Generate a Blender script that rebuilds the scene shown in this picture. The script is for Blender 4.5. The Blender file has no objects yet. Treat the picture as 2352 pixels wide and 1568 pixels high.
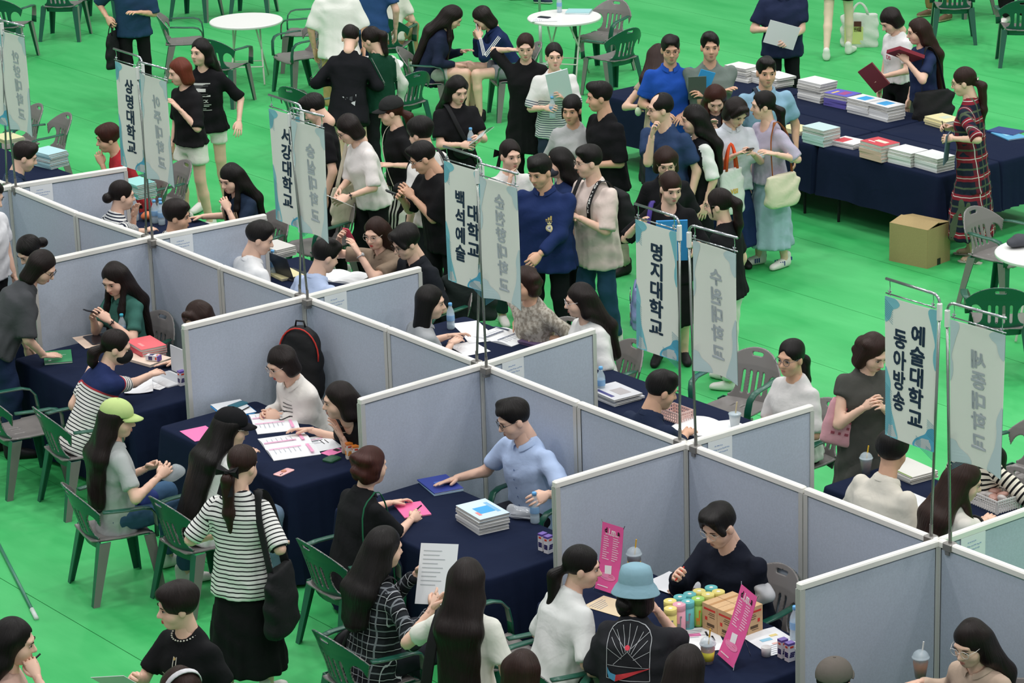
import bpy, bmesh, math, random
import numpy as np
from mathutils import Vector, Matrix
from mathutils.bvhtree import BVHTree
from mathutils.geometry import tessellate_polygon

random.seed(7)
SC = bpy.context.scene
COL = SC.collection
PI = math.pi

# ------------------------------------------------------------------ camera
CAM = np.array([-11.582643, -21.804246, 7.765185])
FOC = 6845.79                                    # focal length in pixels of the 2352 px wide frame
YAW, PITCH, ROLL = 0.914, 0.3148, -0.0314


def _basis():
    cy, sy, cp, sp = math.cos(YAW), math.sin(YAW), math.cos(PITCH), math.sin(PITCH)
    f = np.array([cy * cp, sy * cp, -sp])
    r = np.array([sy, -cy, 0.0])
    u = np.cross(r, f)
    cr, sr = math.cos(ROLL), math.sin(ROLL)
    return r * cr + u * sr, -r * sr + u * cr, f


CR, CU, CF = _basis()
cd = bpy.data.cameras.new('camera')
cd.sensor_width = 36.0
cd.lens = FOC / 2352 * 36
cd.clip_end = 200
cam = bpy.data.objects.new('camera', cd)
COL.objects.link(cam)
cam.matrix_world = Matrix(((CR[0], CU[0], -CF[0], CAM[0]), (CR[1], CU[1], -CF[1], CAM[1]), (CR[2], CU[2], -CF[2], CAM[2]), (0, 0, 0, 1)))
SC.camera = cam

# ------------------------------------------------------------------ world, lamps, exposure
w = bpy.data.worlds.new('hall_air')
SC.world = w
w.use_nodes = True
w.node_tree.nodes['Background'].inputs[0].default_value = (0.93, 0.97, 1.0, 1)
w.node_tree.nodes['Background'].inputs[1].default_value = 0.4
SC.view_settings.view_transform = 'Standard'
SC.view_settings.look = 'None'
SC.view_settings.gamma = 1
SC.view_settings.use_curve_mapping = False
SC.view_settings.exposure = 0.2


def hall_lamp(x, y, p):
    d = bpy.data.lights.new('ceiling_lamp', 'AREA')
    d.shape = 'RECTANGLE'
    d.size, d.size_y = .8, .8
    d.energy = p
    d.color = (1.0, 0.985, 0.96)
    o = bpy.data.objects.new('ceiling_lamp', d)
    o.location = (x, y, 13.0)
    COL.objects.link(o)


for ix in range(5):
    for iy in range(5):
        hall_lamp(-8 + ix * 6.2 + (iy % 2) * 1.5, -19 + iy * 7.0, 192)


# ------------------------------------------------------------------ pixel helpers (2352 x 1568 photograph)
def ray(x, y):
    return CF + CR * (x - 1176) / FOC - CU * (y - 784) / FOC


def at(x, y, z):
    d = ray(x, y)
    return CAM + d * ((z - CAM[2]) / d[2])


def at_depth(x, y, t):
    return CAM + ray(x, y) * t


def depth_of(p):
    return float(CF @ (np.asarray(p, float) - CAM))


def pix(p):
    d = np.asarray(p, float) - CAM
    z = CF @ d
    return 1176 + FOC * (CR @ d) / z, 784 - FOC * (CU @ d) / z


FACE0 = math.degrees(YAW) + 180                 # azimuth that looks back at the camera


# ------------------------------------------------------------------ materials
def lin(c):
    if isinstance(c, str):
        c = [int(c[i:i + 2], 16) for i in (0, 2, 4)]
    c = [v / 255 for v in c]
    return tuple(v / 12.92 if v <= .04045 else ((v + .055) / 1.055) ** 2.4 for v in c) + (1,)


_M = {}


def M(col, rough=.6, spec=.3, bump=None, metal=0, alpha=1, trans=0, var=0, name='paint', emit=0):
    key = (str(col), rough, spec, bump, metal, alpha, trans, var)
    if key in _M:
        return _M[key]
    m = bpy.data.materials.new(name + '_' + str(col))
    m.use_nodes = True
    nt = m.node_tree
    b = nt.nodes['Principled BSDF']
    c = lin(col)
    b.inputs['Base Color'].default_value = c
    b.inputs['Roughness'].default_value = rough
    b.inputs['Specular IOR Level'].default_value = spec
    b.inputs['Metallic'].default_value = metal
    b.inputs['Alpha'].default_value = alpha
    b.inputs['Transmission Weight'].default_value = trans
    if trans:
        b.inputs['IOR'].default_value = 1.25
    tc = None
    if bump or var:
        tc = nt.nodes.new('ShaderNodeTexCoord')
    if bump:
        sc, st = bump[0], bump[1]
        mp = nt.nodes.new('ShaderNodeMapping')
        if len(bump) > 2:
            mp.inputs['Scale'].default_value = bump[2]
        nt.links.new(tc.outputs['Object'], mp.inputs[0])
        n = nt.nodes.new('ShaderNodeTexNoise')
        n.inputs['Scale'].default_value = sc
        n.inputs['Detail'].default_value = 3
        n.inputs['Distortion'].default_value = .6
        nt.links.new(mp.outputs[0], n.inputs[0])
        bp = nt.nodes.new('ShaderNodeBump')
        bp.inputs['Strength'].default_value = st
        bp.inputs['Distance'].default_value = .02
        nt.links.new(n.outputs[0], bp.inputs['Height'])
        nt.links.new(bp.outputs[0], b.inputs['Normal'])
    if var:
        n2 = nt.nodes.new('ShaderNodeTexNoise')
        n2.inputs['Scale'].default_value = 90 if var < .2 else 30
        n2.inputs['Detail'].default_value = 4
        nt.links.new(tc.outputs['Object'], n2.inputs[0])
        mx = nt.nodes.new('ShaderNodeMixRGB')
        mx.inputs[1].default_value = tuple(v * (1 - var) for v in c[:3]) + (1,)
        mx.inputs[2].default_value = tuple(min(1, v * (1 + var)) for v in c[:3]) + (1,)
        nt.links.new(n2.outputs[0], mx.inputs[0])
        nt.links.new(mx.outputs[0], b.inputs['Base Color'])
    _M[key] = m
    return m


def cloth(col, **k):
    return M(col, rough=.85, spec=.15, bump=(7, .5), name='cloth', **k)


def pattern(kind, cols, per, axis=2, duty=.5):
    """woven pattern on the garment's own coordinates (attribute gc, metres)"""
    key = ('pat', kind, cols, per, axis, duty)
    if key in _M:
        return _M[key]
    m = cloth('%s' % cols[0]).copy()
    m.name = 'cloth_' + kind
    nt = m.node_tree
    b = nt.nodes['Principled BSDF']
    at_ = nt.nodes.new('ShaderNodeAttribute')
    at_.attribute_name = 'gc'
    sp = nt.nodes.new('ShaderNodeSeparateXYZ')
    nt.links.new(at_.outputs['Vector'], sp.inputs[0])

    def math_(op, a, v=None):
        n = nt.nodes.new('ShaderNodeMath')
        n.operation = op
        if isinstance(a, (int, float)):
            n.inputs[0].default_value = a
        else:
            nt.links.new(a, n.inputs[0])
        if v is not None:
            if isinstance(v, (int, float)):
                n.inputs[1].default_value = v
            else:
                nt.links.new(v, n.inputs[1])
        return n.outputs[0]

    def band(src, p, lo, hi):
        f = math_('FRACT', math_('DIVIDE', math_('ADD', src, 20 * p), p))
        return math_('MULTIPLY', math_('GREATER_THAN', f, lo), math_('LESS_THAN', f, hi))

    def mix(f, a, c):
        n = nt.nodes.new('ShaderNodeMixRGB')
        if isinstance(f, (int, float)):
            n.inputs[0].default_value = f
        else:
            nt.links.new(f, n.inputs[0])
        for i, v in ((1, a), (2, c)):
            if isinstance(v, str):
                n.inputs[i].default_value = lin(v)
            else:
                nt.links.new(v, n.inputs[i])
        return n.outputs[0]
    if kind == 'stripe':
        out = mix(band(sp.outputs[axis], per, 0, duty), cols[0], cols[1])
    elif kind == 'yoke':                           # stripes below a plain yoke edged with a line
        out = mix(band(sp.outputs[2], per, 0, duty), cols[0], cols[1])
        out = mix(math_('GREATER_THAN', sp.outputs[2], .335), out, cols[3])
        out = mix(math_('GREATER_THAN', sp.outputs[2], .35), out, cols[2])
    elif kind == 'plaid':
        z, x = sp.outputs[2], sp.outputs[0]
        out = mix(math_('MULTIPLY', band(z, per, .0, .32), .8), cols[0], cols[1])
        out = mix(math_('MULTIPLY', band(x, per, .0, .3), .45), out, cols[1])
        for s in (z, x):
            out = mix(band(s, per, .16, .2), out, cols[2])
            out = mix(band(s, per, .6, .7), out, cols[3])
    elif kind == 'half':                           # colour change at a height
        out = mix(math_('GREATER_THAN', sp.outputs[2], per), cols[0], cols[1])
        if len(cols) > 2:
            st = mix(band(sp.outputs[2], .022, 0, .5), cols[0], cols[2])
            out = mix(math_('GREATER_THAN', sp.outputs[2], per), st, cols[1])
    elif kind == 'spots':
        n = nt.nodes.new('ShaderNodeTexNoise')
        n.inputs['Scale'].default_value = per
        n.inputs['Detail'].default_value = 4
        nt.links.new(at_.outputs['Vector'], n.inputs[0])
        r = nt.nodes.new('ShaderNodeValToRGB')
        r.color_ramp.elements[0].position = .42
        r.color_ramp.elements[1].position = .6
        r.color_ramp.elements[0].color = lin(cols[0])
        r.color_ramp.elements[1].color = lin(cols[1])
        nt.links.new(n.outputs[0], r.inputs[0])
        out = r.outputs[0]
    nt.links.new(out, b.inputs['Base Color'])
    _M[key] = m
    return m


def hair_mat(col):
    """strands run along the radius from the crown: attribute hs holds (cos, sin of the azimuth, height)"""
    key = ('hair', col)
    if key in _M:
        return _M[key]
    m = bpy.data.materials.new('hair_' + col)
    m.use_nodes = True
    nt = m.node_tree
    b = nt.nodes['Principled BSDF']
    a = nt.nodes.new('ShaderNodeAttribute')
    a.attribute_name = 'hs'
    n = nt.nodes.new('ShaderNodeTexNoise')
    n.inputs['Scale'].default_value = 13
    n.inputs['Detail'].default_value = 3
    n.inputs['Roughness'].default_value = .65
    nt.links.new(a.outputs['Vector'], n.inputs[0])
    r = nt.nodes.new('ShaderNodeMixRGB')
    c = lin(col)
    r.inputs[1].default_value = tuple(v * .45 for v in c[:3]) + (1,)
    r.inputs[2].default_value = tuple(v * 1.45 for v in c[:3]) + (1,)
    nt.links.new(n.outputs[0], r.inputs[0])
    nt.links.new(r.outputs[0], b.inputs['Base Color'])
    bp = nt.nodes.new('ShaderNodeBump')
    bp.inputs['Strength'].default_value = .55
    bp.inputs['Distance'].default_value = .012
    nt.links.new(n.outputs[0], bp.inputs['Height'])
    nt.links.new(bp.outputs[0], b.inputs['Normal'])
    b.inputs['Roughness'].default_value = .42
    b.inputs['Specular IOR Level'].default_value = .24
    _M[key] = m
    return m


def floor_material():
    m = bpy.data.materials.new('green_mat')
    m.use_nodes = True
    nt = m.node_tree
    b = nt.nodes['Principled BSDF']
    tc = nt.nodes.new('ShaderNodeTexCoord')
    mp = nt.nodes.new('ShaderNodeMapping')
    mp.inputs['Scale'].default_value = (1.6, .35, 1)
    mp.inputs['Rotation'].default_value = (0, 0, .5)
    nt.links.new(tc.outputs['Object'], mp.inputs[0])
    n = nt.nodes.new('ShaderNodeTexNoise')
    n.inputs['Scale'].default_value = 1.2
    n.inputs['Detail'].default_value = 6
    n.inputs['Roughness'].default_value = .62
    nt.links.new(mp.outputs[0], n.inputs[0])
    r = nt.nodes.new('ShaderNodeValToRGB')
    e = r.color_ramp.elements
    e[0].position, e[1].position = .3, .72
    e[0].color = lin((50, 170, 90))
    e[1].color = lin((84, 194, 116))
    nt.links.new(n.outputs[0], r.inputs[0])
    nt.links.new(r.outputs[0], b.inputs['Base Color'])
    b.inputs['Roughness'].default_value = .5
    b.inputs['Specular IOR Level'].default_value = .25
    return m


CHROME = M('c8ccd0', rough=.18, spec=.6, metal=1, name='chrome')
ALU = M('cfd0cc', rough=.4, spec=.5, metal=.25, name='aluminium')
WHITE = M('e8e8e6', rough=.6, name='white')
PAPER = M('e9ebee', rough=.8, name='paper')
PAGES = M('d9d8d2', rough=.9, bump=(4, .8, (1, 1, 60)), name='pages')
NAVY = M('182139', rough=.9, spec=.1, bump=(5, .35), name='table_cloth')
GREYP = M('7d7977', rough=.27, spec=.5, name='chair_plastic')
GREENP = M('1c5746', rough=.3, spec=.5, name='chair_plastic')
BLACK = M('141417', rough=.6, name='black')
SKIN = [M(c, rough=.5, spec=.35, name='skin') for c in ('ebc1aa', 'dbac90', 'f0cfba', 'c59576')]


# ------------------------------------------------------------------ objects
def link(name, me, mats=None, parent=None, loc=None, rot=None):
    o = bpy.data.objects.new(name, me)
    COL.objects.link(o)
    if mats is not None and me is not None and not len(me.materials):
        for m in (mats if isinstance(mats, (list, tuple)) else [mats]):
            me.materials.append(m)
    if parent is not None:
        o.parent = parent
    if loc is not None:
        o.location = loc
    if rot is not None:
        o.rotation_euler = rot
    return o


def tag(o, label, cat, group=None):
    o['label'] = label
    o['category'] = cat
    if group:
        o['group'] = group
    return o


def empty(name, loc=(0, 0, 0), rz=0, label=None, cat=None, group=None):
    o = bpy.data.objects.new(name, None)
    o.empty_display_size = .1
    COL.objects.link(o)
    o.location = loc
    o.rotation_euler = (0, 0, rz)
    if label:
        tag(o, label, cat, group)
    return o


def mesh_of(name, v, f, mats=None, smooth=False, mi=None):
    me = bpy.data.meshes.new(name)
    v = np.asarray(v, np.float32).reshape(-1, 3)
    if isinstance(f, np.ndarray) and f.ndim == 2:
        nf, k = f.shape
        me.vertices.add(len(v))
        me.vertices.foreach_set('co', v.ravel())
        me.loops.add(nf * k)
        me.loops.foreach_set('vertex_index', f.astype(np.int32).ravel())
        me.polygons.add(nf)
        me.polygons.foreach_set('loop_start', np.arange(nf, dtype=np.int32) * k)
        me.update(calc_edges=True)
    else:
        me.from_pydata([tuple(map(float, p)) for p in v], [], [tuple(map(int, q)) for q in f])
    if smooth:
        me.polygons.foreach_set('use_smooth', np.ones(len(me.polygons), bool))
    if mi is not None:
        me.polygons.foreach_set('material_index', np.asarray(mi, np.int32))
    for m in (mats if isinstance(mats, (list, tuple)) else [mats] if mats else []):
        me.materials.append(m)
    me.update()
    return me


class MB:
    """collects simple shapes into one mesh"""

    def __init__(s):
        s.v, s.f, s.m = [], [], []

    def add(s, v, f, mi=0):
        n = len(s.v)
        s.v += [tuple(map(float, p)) for p in v]
        s.f += [tuple(int(i) + n for i in q) for q in f]
        s.m += [mi] * len(f)
        return s

    def box(s, c, d, R=None, mi=0, taper=1.0, ch=0):
        x, y, z = d[0] / 2, d[1] / 2, d[2] / 2
        if ch:
            a = min(ch, x * .9, y * .9)
            ring = [(-x + a, -y), (x - a, -y), (x, -y + a), (x, y - a), (x - a, y), (-x + a, y), (-x, y - a), (-x, -y + a)]
            zc = min(ch, z * .9)
            pts = []
            for zz, k in ((-z, 0), (z - zc, 0), (z, a)):
                for (px, py) in ring:
                    pts.append((px - math.copysign(min(k, abs(px)), px) * (k > 0), py - math.copysign(min(k, abs(py)), py) * (k > 0), zz))
            F = [tuple(range(7, -1, -1)), tuple(range(16, 24))]
            for r_ in (0, 8):
                F += [(r_ + i, r_ + (i + 1) % 8, r_ + 8 + (i + 1) % 8, r_ + 8 + i) for i in range(8)]
            P = np.array(pts)
        else:
            P = np.array([(sx * x * (taper if sz > 0 else 1), sy * y * (taper if sz > 0 else 1), sz * z) for sz in (-1, 1) for sy in (-1, 1) for sx in (-1, 1)])
            F = [(0, 2, 3, 1), (4, 5, 7, 6), (0, 1, 5, 4), (2, 6, 7, 3), (0, 4, 6, 2), (1, 3, 7, 5)]
        if R is not None:
            P = P @ np.asarray(R)
        return s.add(P + np.asarray(c), F, mi)

    def tube(s, pts, r, n=8, mi=0, close=False, caps=True):
        pts = [np.asarray(p, float) for p in pts]
        rr = r if isinstance(r, (list, tuple)) else [r] * len(pts)
        V, prev = [], None
        for i, p in enumerate(pts):
            a = pts[(i - 1) % len(pts)] if (i or close) else p
            b = pts[(i + 1) % len(pts)] if (i < len(pts) - 1 or close) else p
            t = b - a
            t /= np.linalg.norm(t) + 1e-9
            if prev is None:
                u = np.cross(t, (0, 0, 1.0))
                if np.linalg.norm(u) < .2:
                    u = np.cross(t, (0, 1.0, 0))
            else:
                u = prev - t * (prev @ t)
            u /= np.linalg.norm(u) + 1e-9
            prev = u
            v = np.cross(t, u)
            V += [p + rr[i] * (u * math.cos(2 * PI * k / n) + v * math.sin(2 * PI * k / n)) for k in range(n)]
        L = len(pts)
        F = []
        for i in range(L if close else L - 1):
            j = (i + 1) % L
            F += [(i * n + k, i * n + (k + 1) % n, j * n + (k + 1) % n, j * n + k) for k in range(n)]
        if caps and not close:
            F += [tuple(range(n - 1, -1, -1)), tuple(range((L - 1) * n, L * n))]
        return s.add(V, F, mi)

    def lathe(s, prof, c=(0, 0, 0), n=16, mi=0, R=None):
        V = np.array([(r * math.cos(2 * PI * k / n), r * math.sin(2 * PI * k / n), z) for r, z in prof for k in range(n)])
        if R is not None:
            V = V @ np.asarray(R)
        F = []
        for i in range(len(prof) - 1):
            F += [(i * n + k, i * n + (k + 1) % n, (i + 1) * n + (k + 1) % n, (i + 1) * n + k) for k in range(n)]
        if prof[0][0] > 1e-6:
            F.append(tuple(range(n - 1, -1, -1)))
        if prof[-1][0] > 1e-6:
            F.append(tuple(range((len(prof) - 1) * n, len(prof) * n)))
        return s.add(V + np.asarray(c), F, mi)

    def mesh(s, name, mats, smooth=False):
        return mesh_of(name, s.v, s.f, mats, smooth, s.m)

    def obj(s, name, mats, parent=None, smooth=False, **k):
        return link(name, s.mesh(name, mats, smooth), None, parent, **k)


def autosmooth(o, ang=40):
    me = o.data
    me.polygons.foreach_set('use_smooth', np.ones(len(me.polygons), bool))
    me.set_sharp_from_angle(angle=math.radians(ang))
    return o


def dup(root, loc=None, rz=None, label=None, group=None, tree=True):
    r = root.copy()
    COL.objects.link(r)
    if loc is not None:
        r.location = loc
    if rz is not None:
        r.rotation_euler = (0, 0, rz)
    if label:
        r['label'] = label
    if group:
        r['group'] = group
    if tree:
        for ch in list(root.children):
            c = ch.copy()
            COL.objects.link(c)
            c.parent = r
            for g in ch.children:
                d = g.copy()
                COL.objects.link(d)
                d.parent = c
    return r


def RZ(a):
    c, s = math.cos(a), math.sin(a)
    return np.array([[c, s, 0], [-s, c, 0], [0, 0, 1.0]])      # rows: p @ RZ(a) turns by +a about z


# ------------------------------------------------------------------ signed distance grids and surface nets
def smin(a, b, k):
    h = np.maximum(k - np.abs(a - b), 0) / k
    return np.minimum(a, b) - h * h * (k * .25)


def smax(a, b, k=.014):
    h = np.maximum(k - np.abs(a - b), 0) / k
    return np.maximum(a, b) + h * h * (k * .25)


class Cone:
    def __init__(s, a, b, ra, rb, flat=False, flat0=False):
        s.a, s.b = np.asarray(a, float), np.asarray(b, float)
        s.ra, s.rb, s.flat, s.flat0 = ra, rb, flat, flat0
        m = max(ra, rb)
        s.lo, s.hi = np.minimum(s.a, s.b) - m, np.maximum(s.a, s.b) + m

    def __call__(s, X, Y, Z):
        d = s.b - s.a
        L2 = d @ d + 1e-12
        x, y, z = X - s.a[0], Y - s.a[1], Z - s.a[2]
        tr = (x * d[0] + y * d[1] + z * d[2]) / L2
        t = np.clip(tr, 0, 1)
        D = np.sqrt((x - t * d[0]) ** 2 + (y - t * d[1]) ** 2 + (z - t * d[2]) ** 2) - (s.ra + (s.rb - s.ra) * t)
        L = math.sqrt(L2)
        if s.flat:
            D = smax(D, (tr - 1) * L)
        if s.flat0:
            D = smax(D, -tr * L)
        return D


class Ell:
    def __init__(s, c, r, R=None):
        s.c, s.r = np.asarray(c, float), np.asarray(r, float)
        s.R = R                                     # rows are the axes
        m = s.r if R is None else np.full(3, s.r.max())
        s.lo, s.hi = s.c - m, s.c + m

    def __call__(s, X, Y, Z):
        x, y, z = X - s.c[0], Y - s.c[1], Z - s.c[2]
        if s.R is not None:
            R = s.R
            x, y, z = R[0][0] * x + R[0][1] * y + R[0][2] * z, R[1][0] * x + R[1][1] * y + R[1][2] * z, R[2][0] * x + R[2][1] * y + R[2][2] * z
        k0 = np.sqrt((x / s.r[0]) ** 2 + (y / s.r[1]) ** 2 + (z / s.r[2]) ** 2)
        k1 = np.sqrt((x / s.r[0] ** 2) ** 2 + (y / s.r[1] ** 2) ** 2 + (z / s.r[2] ** 2) ** 2) + 1e-9
        return k0 * (k0 - 1) / k1


class Loft:
    """stacked super-ellipses along the local z axis; prof rows: z, half width, half depth, forward offset"""

    def __init__(s, O, R, prof, n=2.3, fold=0):
        s.O, s.R, s.p, s.n, s.fold = np.asarray(O, float), np.asarray(R, float), np.asarray(prof, float), n, fold
        p = s.p
        m = max(p[:, 1].max(), (p[:, 2] + np.abs(p[:, 3])).max()) + .02
        e0, e1 = s.O + s.R[2] * p[0, 0], s.O + s.R[2] * p[-1, 0]
        s.lo, s.hi = np.minimum(e0, e1) - m, np.maximum(e0, e1) + m

    def __call__(s, X, Y, Z):
        R = s.R
        x, y, z = X - s.O[0], Y - s.O[1], Z - s.O[2]
        x, y, z = R[0][0] * x + R[0][1] * y + R[0][2] * z, R[1][0] * x + R[1][1] * y + R[1][2] * z, R[2][0] * x + R[2][1] * y + R[2][2] * z
        p = s.p
        a = np.interp(z, p[:, 0], p[:, 1])
        b = np.interp(z, p[:, 0], p[:, 2])
        yo = np.interp(z, p[:, 0], p[:, 3])
        if s.fold:
            th = np.arctan2(y - yo, x)
            dep = np.clip((p[-1, 0] - z) / (p[-1, 0] - p[0, 0]), 0, 1)
            g = 1 + s.fold * dep * np.sin(th * 13 + np.sin(th * 4) * 1.5)
            a, b = a * g, b * g
        r = (np.abs(x / a) ** s.n + np.abs((y - yo) / b) ** s.n) ** (1 / s.n)
        D = (r - 1) * np.minimum(a, b)
        return smax(D, np.maximum(z - p[-1, 0], p[0, 0] - z), .016)


class Fld:
    def __init__(s, prims, h, pad=.03):
        lo = np.min([p.lo for p in prims], 0) - pad - h * 2
        hi = np.max([p.hi for p in prims], 0) + pad + h * 2
        s.h, s.lo = h, lo
        s.n = np.maximum(np.ceil((hi - lo) / h).astype(int) + 1, 3)
        s.F = np.full(s.n, 9.0, np.float32)
        s.ax = [(lo[i] + h * np.arange(s.n[i])).astype(np.float32) for i in range(3)]

    def sub(s, p, m):
        a = np.clip(np.floor((p.lo - m - s.lo) / s.h).astype(int), 0, s.n)
        b = np.clip(np.ceil((p.hi + m - s.lo) / s.h).astype(int) + 1, 0, s.n)
        sl = tuple(slice(a[i], b[i]) for i in range(3))
        return sl, s.ax[0][sl[0]][:, None, None], s.ax[1][sl[1]][None, :, None], s.ax[2][sl[2]][None, None, :]

    def add(s, p, k=.02):
        sl, X, Y, Z = s.sub(p, k + 2 * s.h)
        if s.F[sl].size:
            s.F[sl] = smin(s.F[sl], p(X, Y, Z), k)
        return s

    def cut(s, p, k=0):
        sl, X, Y, Z = s.sub(p, .02 + k)
        if s.F[sl].size:
            d = -p(X, Y, Z)
            s.F[sl] = -smin(-s.F[sl], -d, k) if k else np.maximum(s.F[sl], d)
        return s

    def wrinkle(s, amp, R=None):
        X, Y, Z = s.ax[0][:, None, None], s.ax[1][None, :, None], s.ax[2][None, None, :]
        s.F = s.F + amp * (np.sin(X * 31 + Z * 19) * np.sin(Y * 27 - Z * 23) + .6 * np.sin(Z * 47 + X * 21 - Y * 17)).astype(np.float32)
        return s

    def mesh(s):
        return surface_nets(s.F, s.lo, s.h)


_C8 = np.array([(i, j, k) for i in (0, 1) for j in (0, 1) for k in (0, 1)])
_E12 = [(a, b) for a in range(8) for b in range(a + 1, 8) if np.abs(_C8[a] - _C8[b]).sum() == 1]


def surface_nets(F, lo, h):
    S = F < 0
    n = np.array(F.shape)
    cnt = np.zeros(n - 1, np.uint8)
    for i, j, k in _C8:
        cnt += S[i:n[0] - 1 + i, j:n[1] - 1 + j, k:n[2] - 1 + k]
    act = (cnt > 0) & (cnt < 8)
    idx = np.argwhere(act)
    if not len(idx):
        return np.zeros((0, 3)), np.zeros((0, 4), int)
    ids = np.full(n - 1, -1, np.int32)
    ids[act] = np.arange(len(idx))
    V = np.stack([F[idx[:, 0] + c[0], idx[:, 1] + c[1], idx[:, 2] + c[2]] for c in _C8], 1)
    P = np.zeros((len(idx), 3))
    c_ = np.zeros(len(idx))
    for a, b in _E12:
        va, vb = V[:, a], V[:, b]
        m = (va < 0) != (vb < 0)
        t = np.where(m, va / np.where(m, va - vb, 1), 0)
        P += m[:, None] * (_C8[a] + t[:, None] * (_C8[b] - _C8[a]))
        c_ += m
    P = (P / c_[:, None] + idx) * h + lo
    Q = []
    for ax in range(3):
        o1, o2 = (ax + 1) % 3, (ax + 2) % 3
        sl0, sl1 = [slice(None)] * 3, [slice(None)] * 3
        sl0[ax], sl1[ax] = slice(0, -1), slice(1, None)
        A, B = S[tuple(sl0)], S[tuple(sl1)]
        e = np.argwhere(A != B)
        e = e[(e[:, o1] > 0) & (e[:, o2] > 0) & (e[:, o1] < n[o1] - 1) & (e[:, o2] < n[o2] - 1)]
        if not len(e):
            continue
        up = A[e[:, 0], e[:, 1], e[:, 2]]
        q = []
        for d1, d2 in ((1, 1), (0, 1), (0, 0), (1, 0)):
            c = e.copy()
            c[:, o1] -= d1
            c[:, o2] -= d2
            q.append(ids[c[:, 0], c[:, 1], c[:, 2]])
        q = np.stack(q, 1)
        q[~up] = q[~up][:, ::-1]
        Q.append(q)
    return P, np.concatenate(Q)


# ------------------------------------------------------------------ lettering (built-in font, made once while the scene is small)
_G = {}


def text_mesh(s, off=.0, res=2):
    key = (s, off)
    if key not in _G:
        c = bpy.data.curves.new('glyph', 'FONT')
        c.body = s
        c.size = 1
        c.offset = off
        c.resolution_u = res
        o = bpy.data.objects.new('glyph', c)
        COL.objects.link(o)
        dg = bpy.context.evaluated_depsgraph_get()
        me = bpy.data.meshes.new_from_object(o.evaluated_get(dg))
        v = np.array([tuple(q.co) for q in me.vertices])[:, :2]
        f = [tuple(p.vertices) for p in me.polygons]
        mn, mx = v.min(0), v.max(0)
        _G[key] = (v - (mn + mx) / 2, f, mx - mn)
        bpy.data.meshes.remove(me)
        bpy.data.objects.remove(o)
        bpy.data.curves.remove(c)
    return _G[key]


def smooth_poly(pts, n=5):
    P = [np.asarray(p, float) for p in pts]
    out = []
    L = len(P)
    for i in range(L):
        a, b, c, d = P[i - 1], P[i], P[(i + 1) % L], P[(i + 2) % L]
        for t in np.linspace(0, 1, n, endpoint=False):
            out.append(.5 * (2 * b + (c - a) * t + (2 * a - 5 * b + 4 * c - d) * t * t + (3 * b - a - 3 * c + d) * t ** 3))
    return out


def fill(poly):
    return [tuple(t) for t in tessellate_polygon([[Vector((p[0], p[1], 0)) for p in poly]])]

# ------------------------------------------------------------------ the setting: floor of green sports mats
FM = floor_material()
mb = MB()
mb.box((6, -3, -.03), (44, 46, .03))
floor = mb.obj('floor', M('0c4426', rough=.9, name='underlay'))
floor['kind'] = 'structure'
for k in range(-9, 18):
    x0 = 5.65 + 1.21 * k
    if x0 < -7 or x0 > 25:
        continue
    mb = MB()
    mb.box((x0 + .605, -3, -.0075), (1.204, 45, .015))
    link('floor_mat', mb.mesh('floor_mat', FM), None, floor)

# far hall walls, beyond the frame
for nm_, c, d in (('wall_back', (26, -2, 7), (.3, 50, 14)), ('wall_left', (6, 22, 7), (44, .3, 14))):
    mb = MB()
    mb.box(c, d)
    o = mb.obj(nm_, M('b9bab4', rough=.9, name='hall_wall'))
    o['kind'] = 'structure'
# ------------------------------------------------------------------ partitions
PH = 1.35
FELT = M('b9c2d1', rough=.95, spec=.1, var=.14, name='felt')
TRIM = M('eceae4', rough=.35, spec=.5, name='pale_trim')
J = {-1: (-.0, 2.28), 0: (0, .09), 1: (.02, -2.12), 2: (.01, -4.29), 3: (.01, -6.43), 4: (-.01, -8.55), 5: (-.02, -10.74), 6: (-.02, -12.9)}
Sm = {-1: (-.01, 1.18), 0: (-.03, -1.07), 1: (0, -3.19), 2: (.02, -5.33), 3: (-.01, -7.49), 4: (-.01, -9.63), 5: (-.02, -11.8)}
Lp = {0: (-1.05, .12), 1: (-1.05, -2.1), 2: (-1.04, -4.27), 3: (-1.05, -6.46), 4: (-1.07, -8.53), 5: (-1.07, -10.68)}
Rp = {0: (1.04, -.08), 1: (1.06, -2.21), 2: (1.08, -4.28), 3: (1.07, -6.35), 4: (1.06, -8.57), 5: (1.05, -10.75)}


def panel(a, b, label):
    a, b = np.array(a + (0,)), np.array(b + (0,))
    d = b - a
    L = np.linalg.norm(d) - .012
    t = empty('felt_divider', tuple((a + b) / 2), math.atan2(d[1], d[0]), label, 'divider', 'felt dividers of the booths')
    m = MB()
    m.box((0, 0, .70), (L - .06, .03, 1.2))
    m.obj('felt_panel', FELT, t)
    m = MB()
    m.box((0, 0, PH - .019), (L, .046, .038), ch=.008)
    m.obj('top_rail', TRIM, t)
    for s in (-1, 1):
        m = MB()
        for q in (-.0165, 0, .0165):
            m.box((s * (L / 2 - .016), q, PH / 2 - .02), (.034, .011, PH - .04))
        m.box((s * (L / 2 - .018), 0, PH / 2 - .02), (.03, .04, PH - .044))
        m.obj('side_post', ALU, t)
    m = MB()
    m.box((0, 0, .06), (L - .06, .036, .08))
    m.obj('bottom_rail', ALU, t)
    return t


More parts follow.
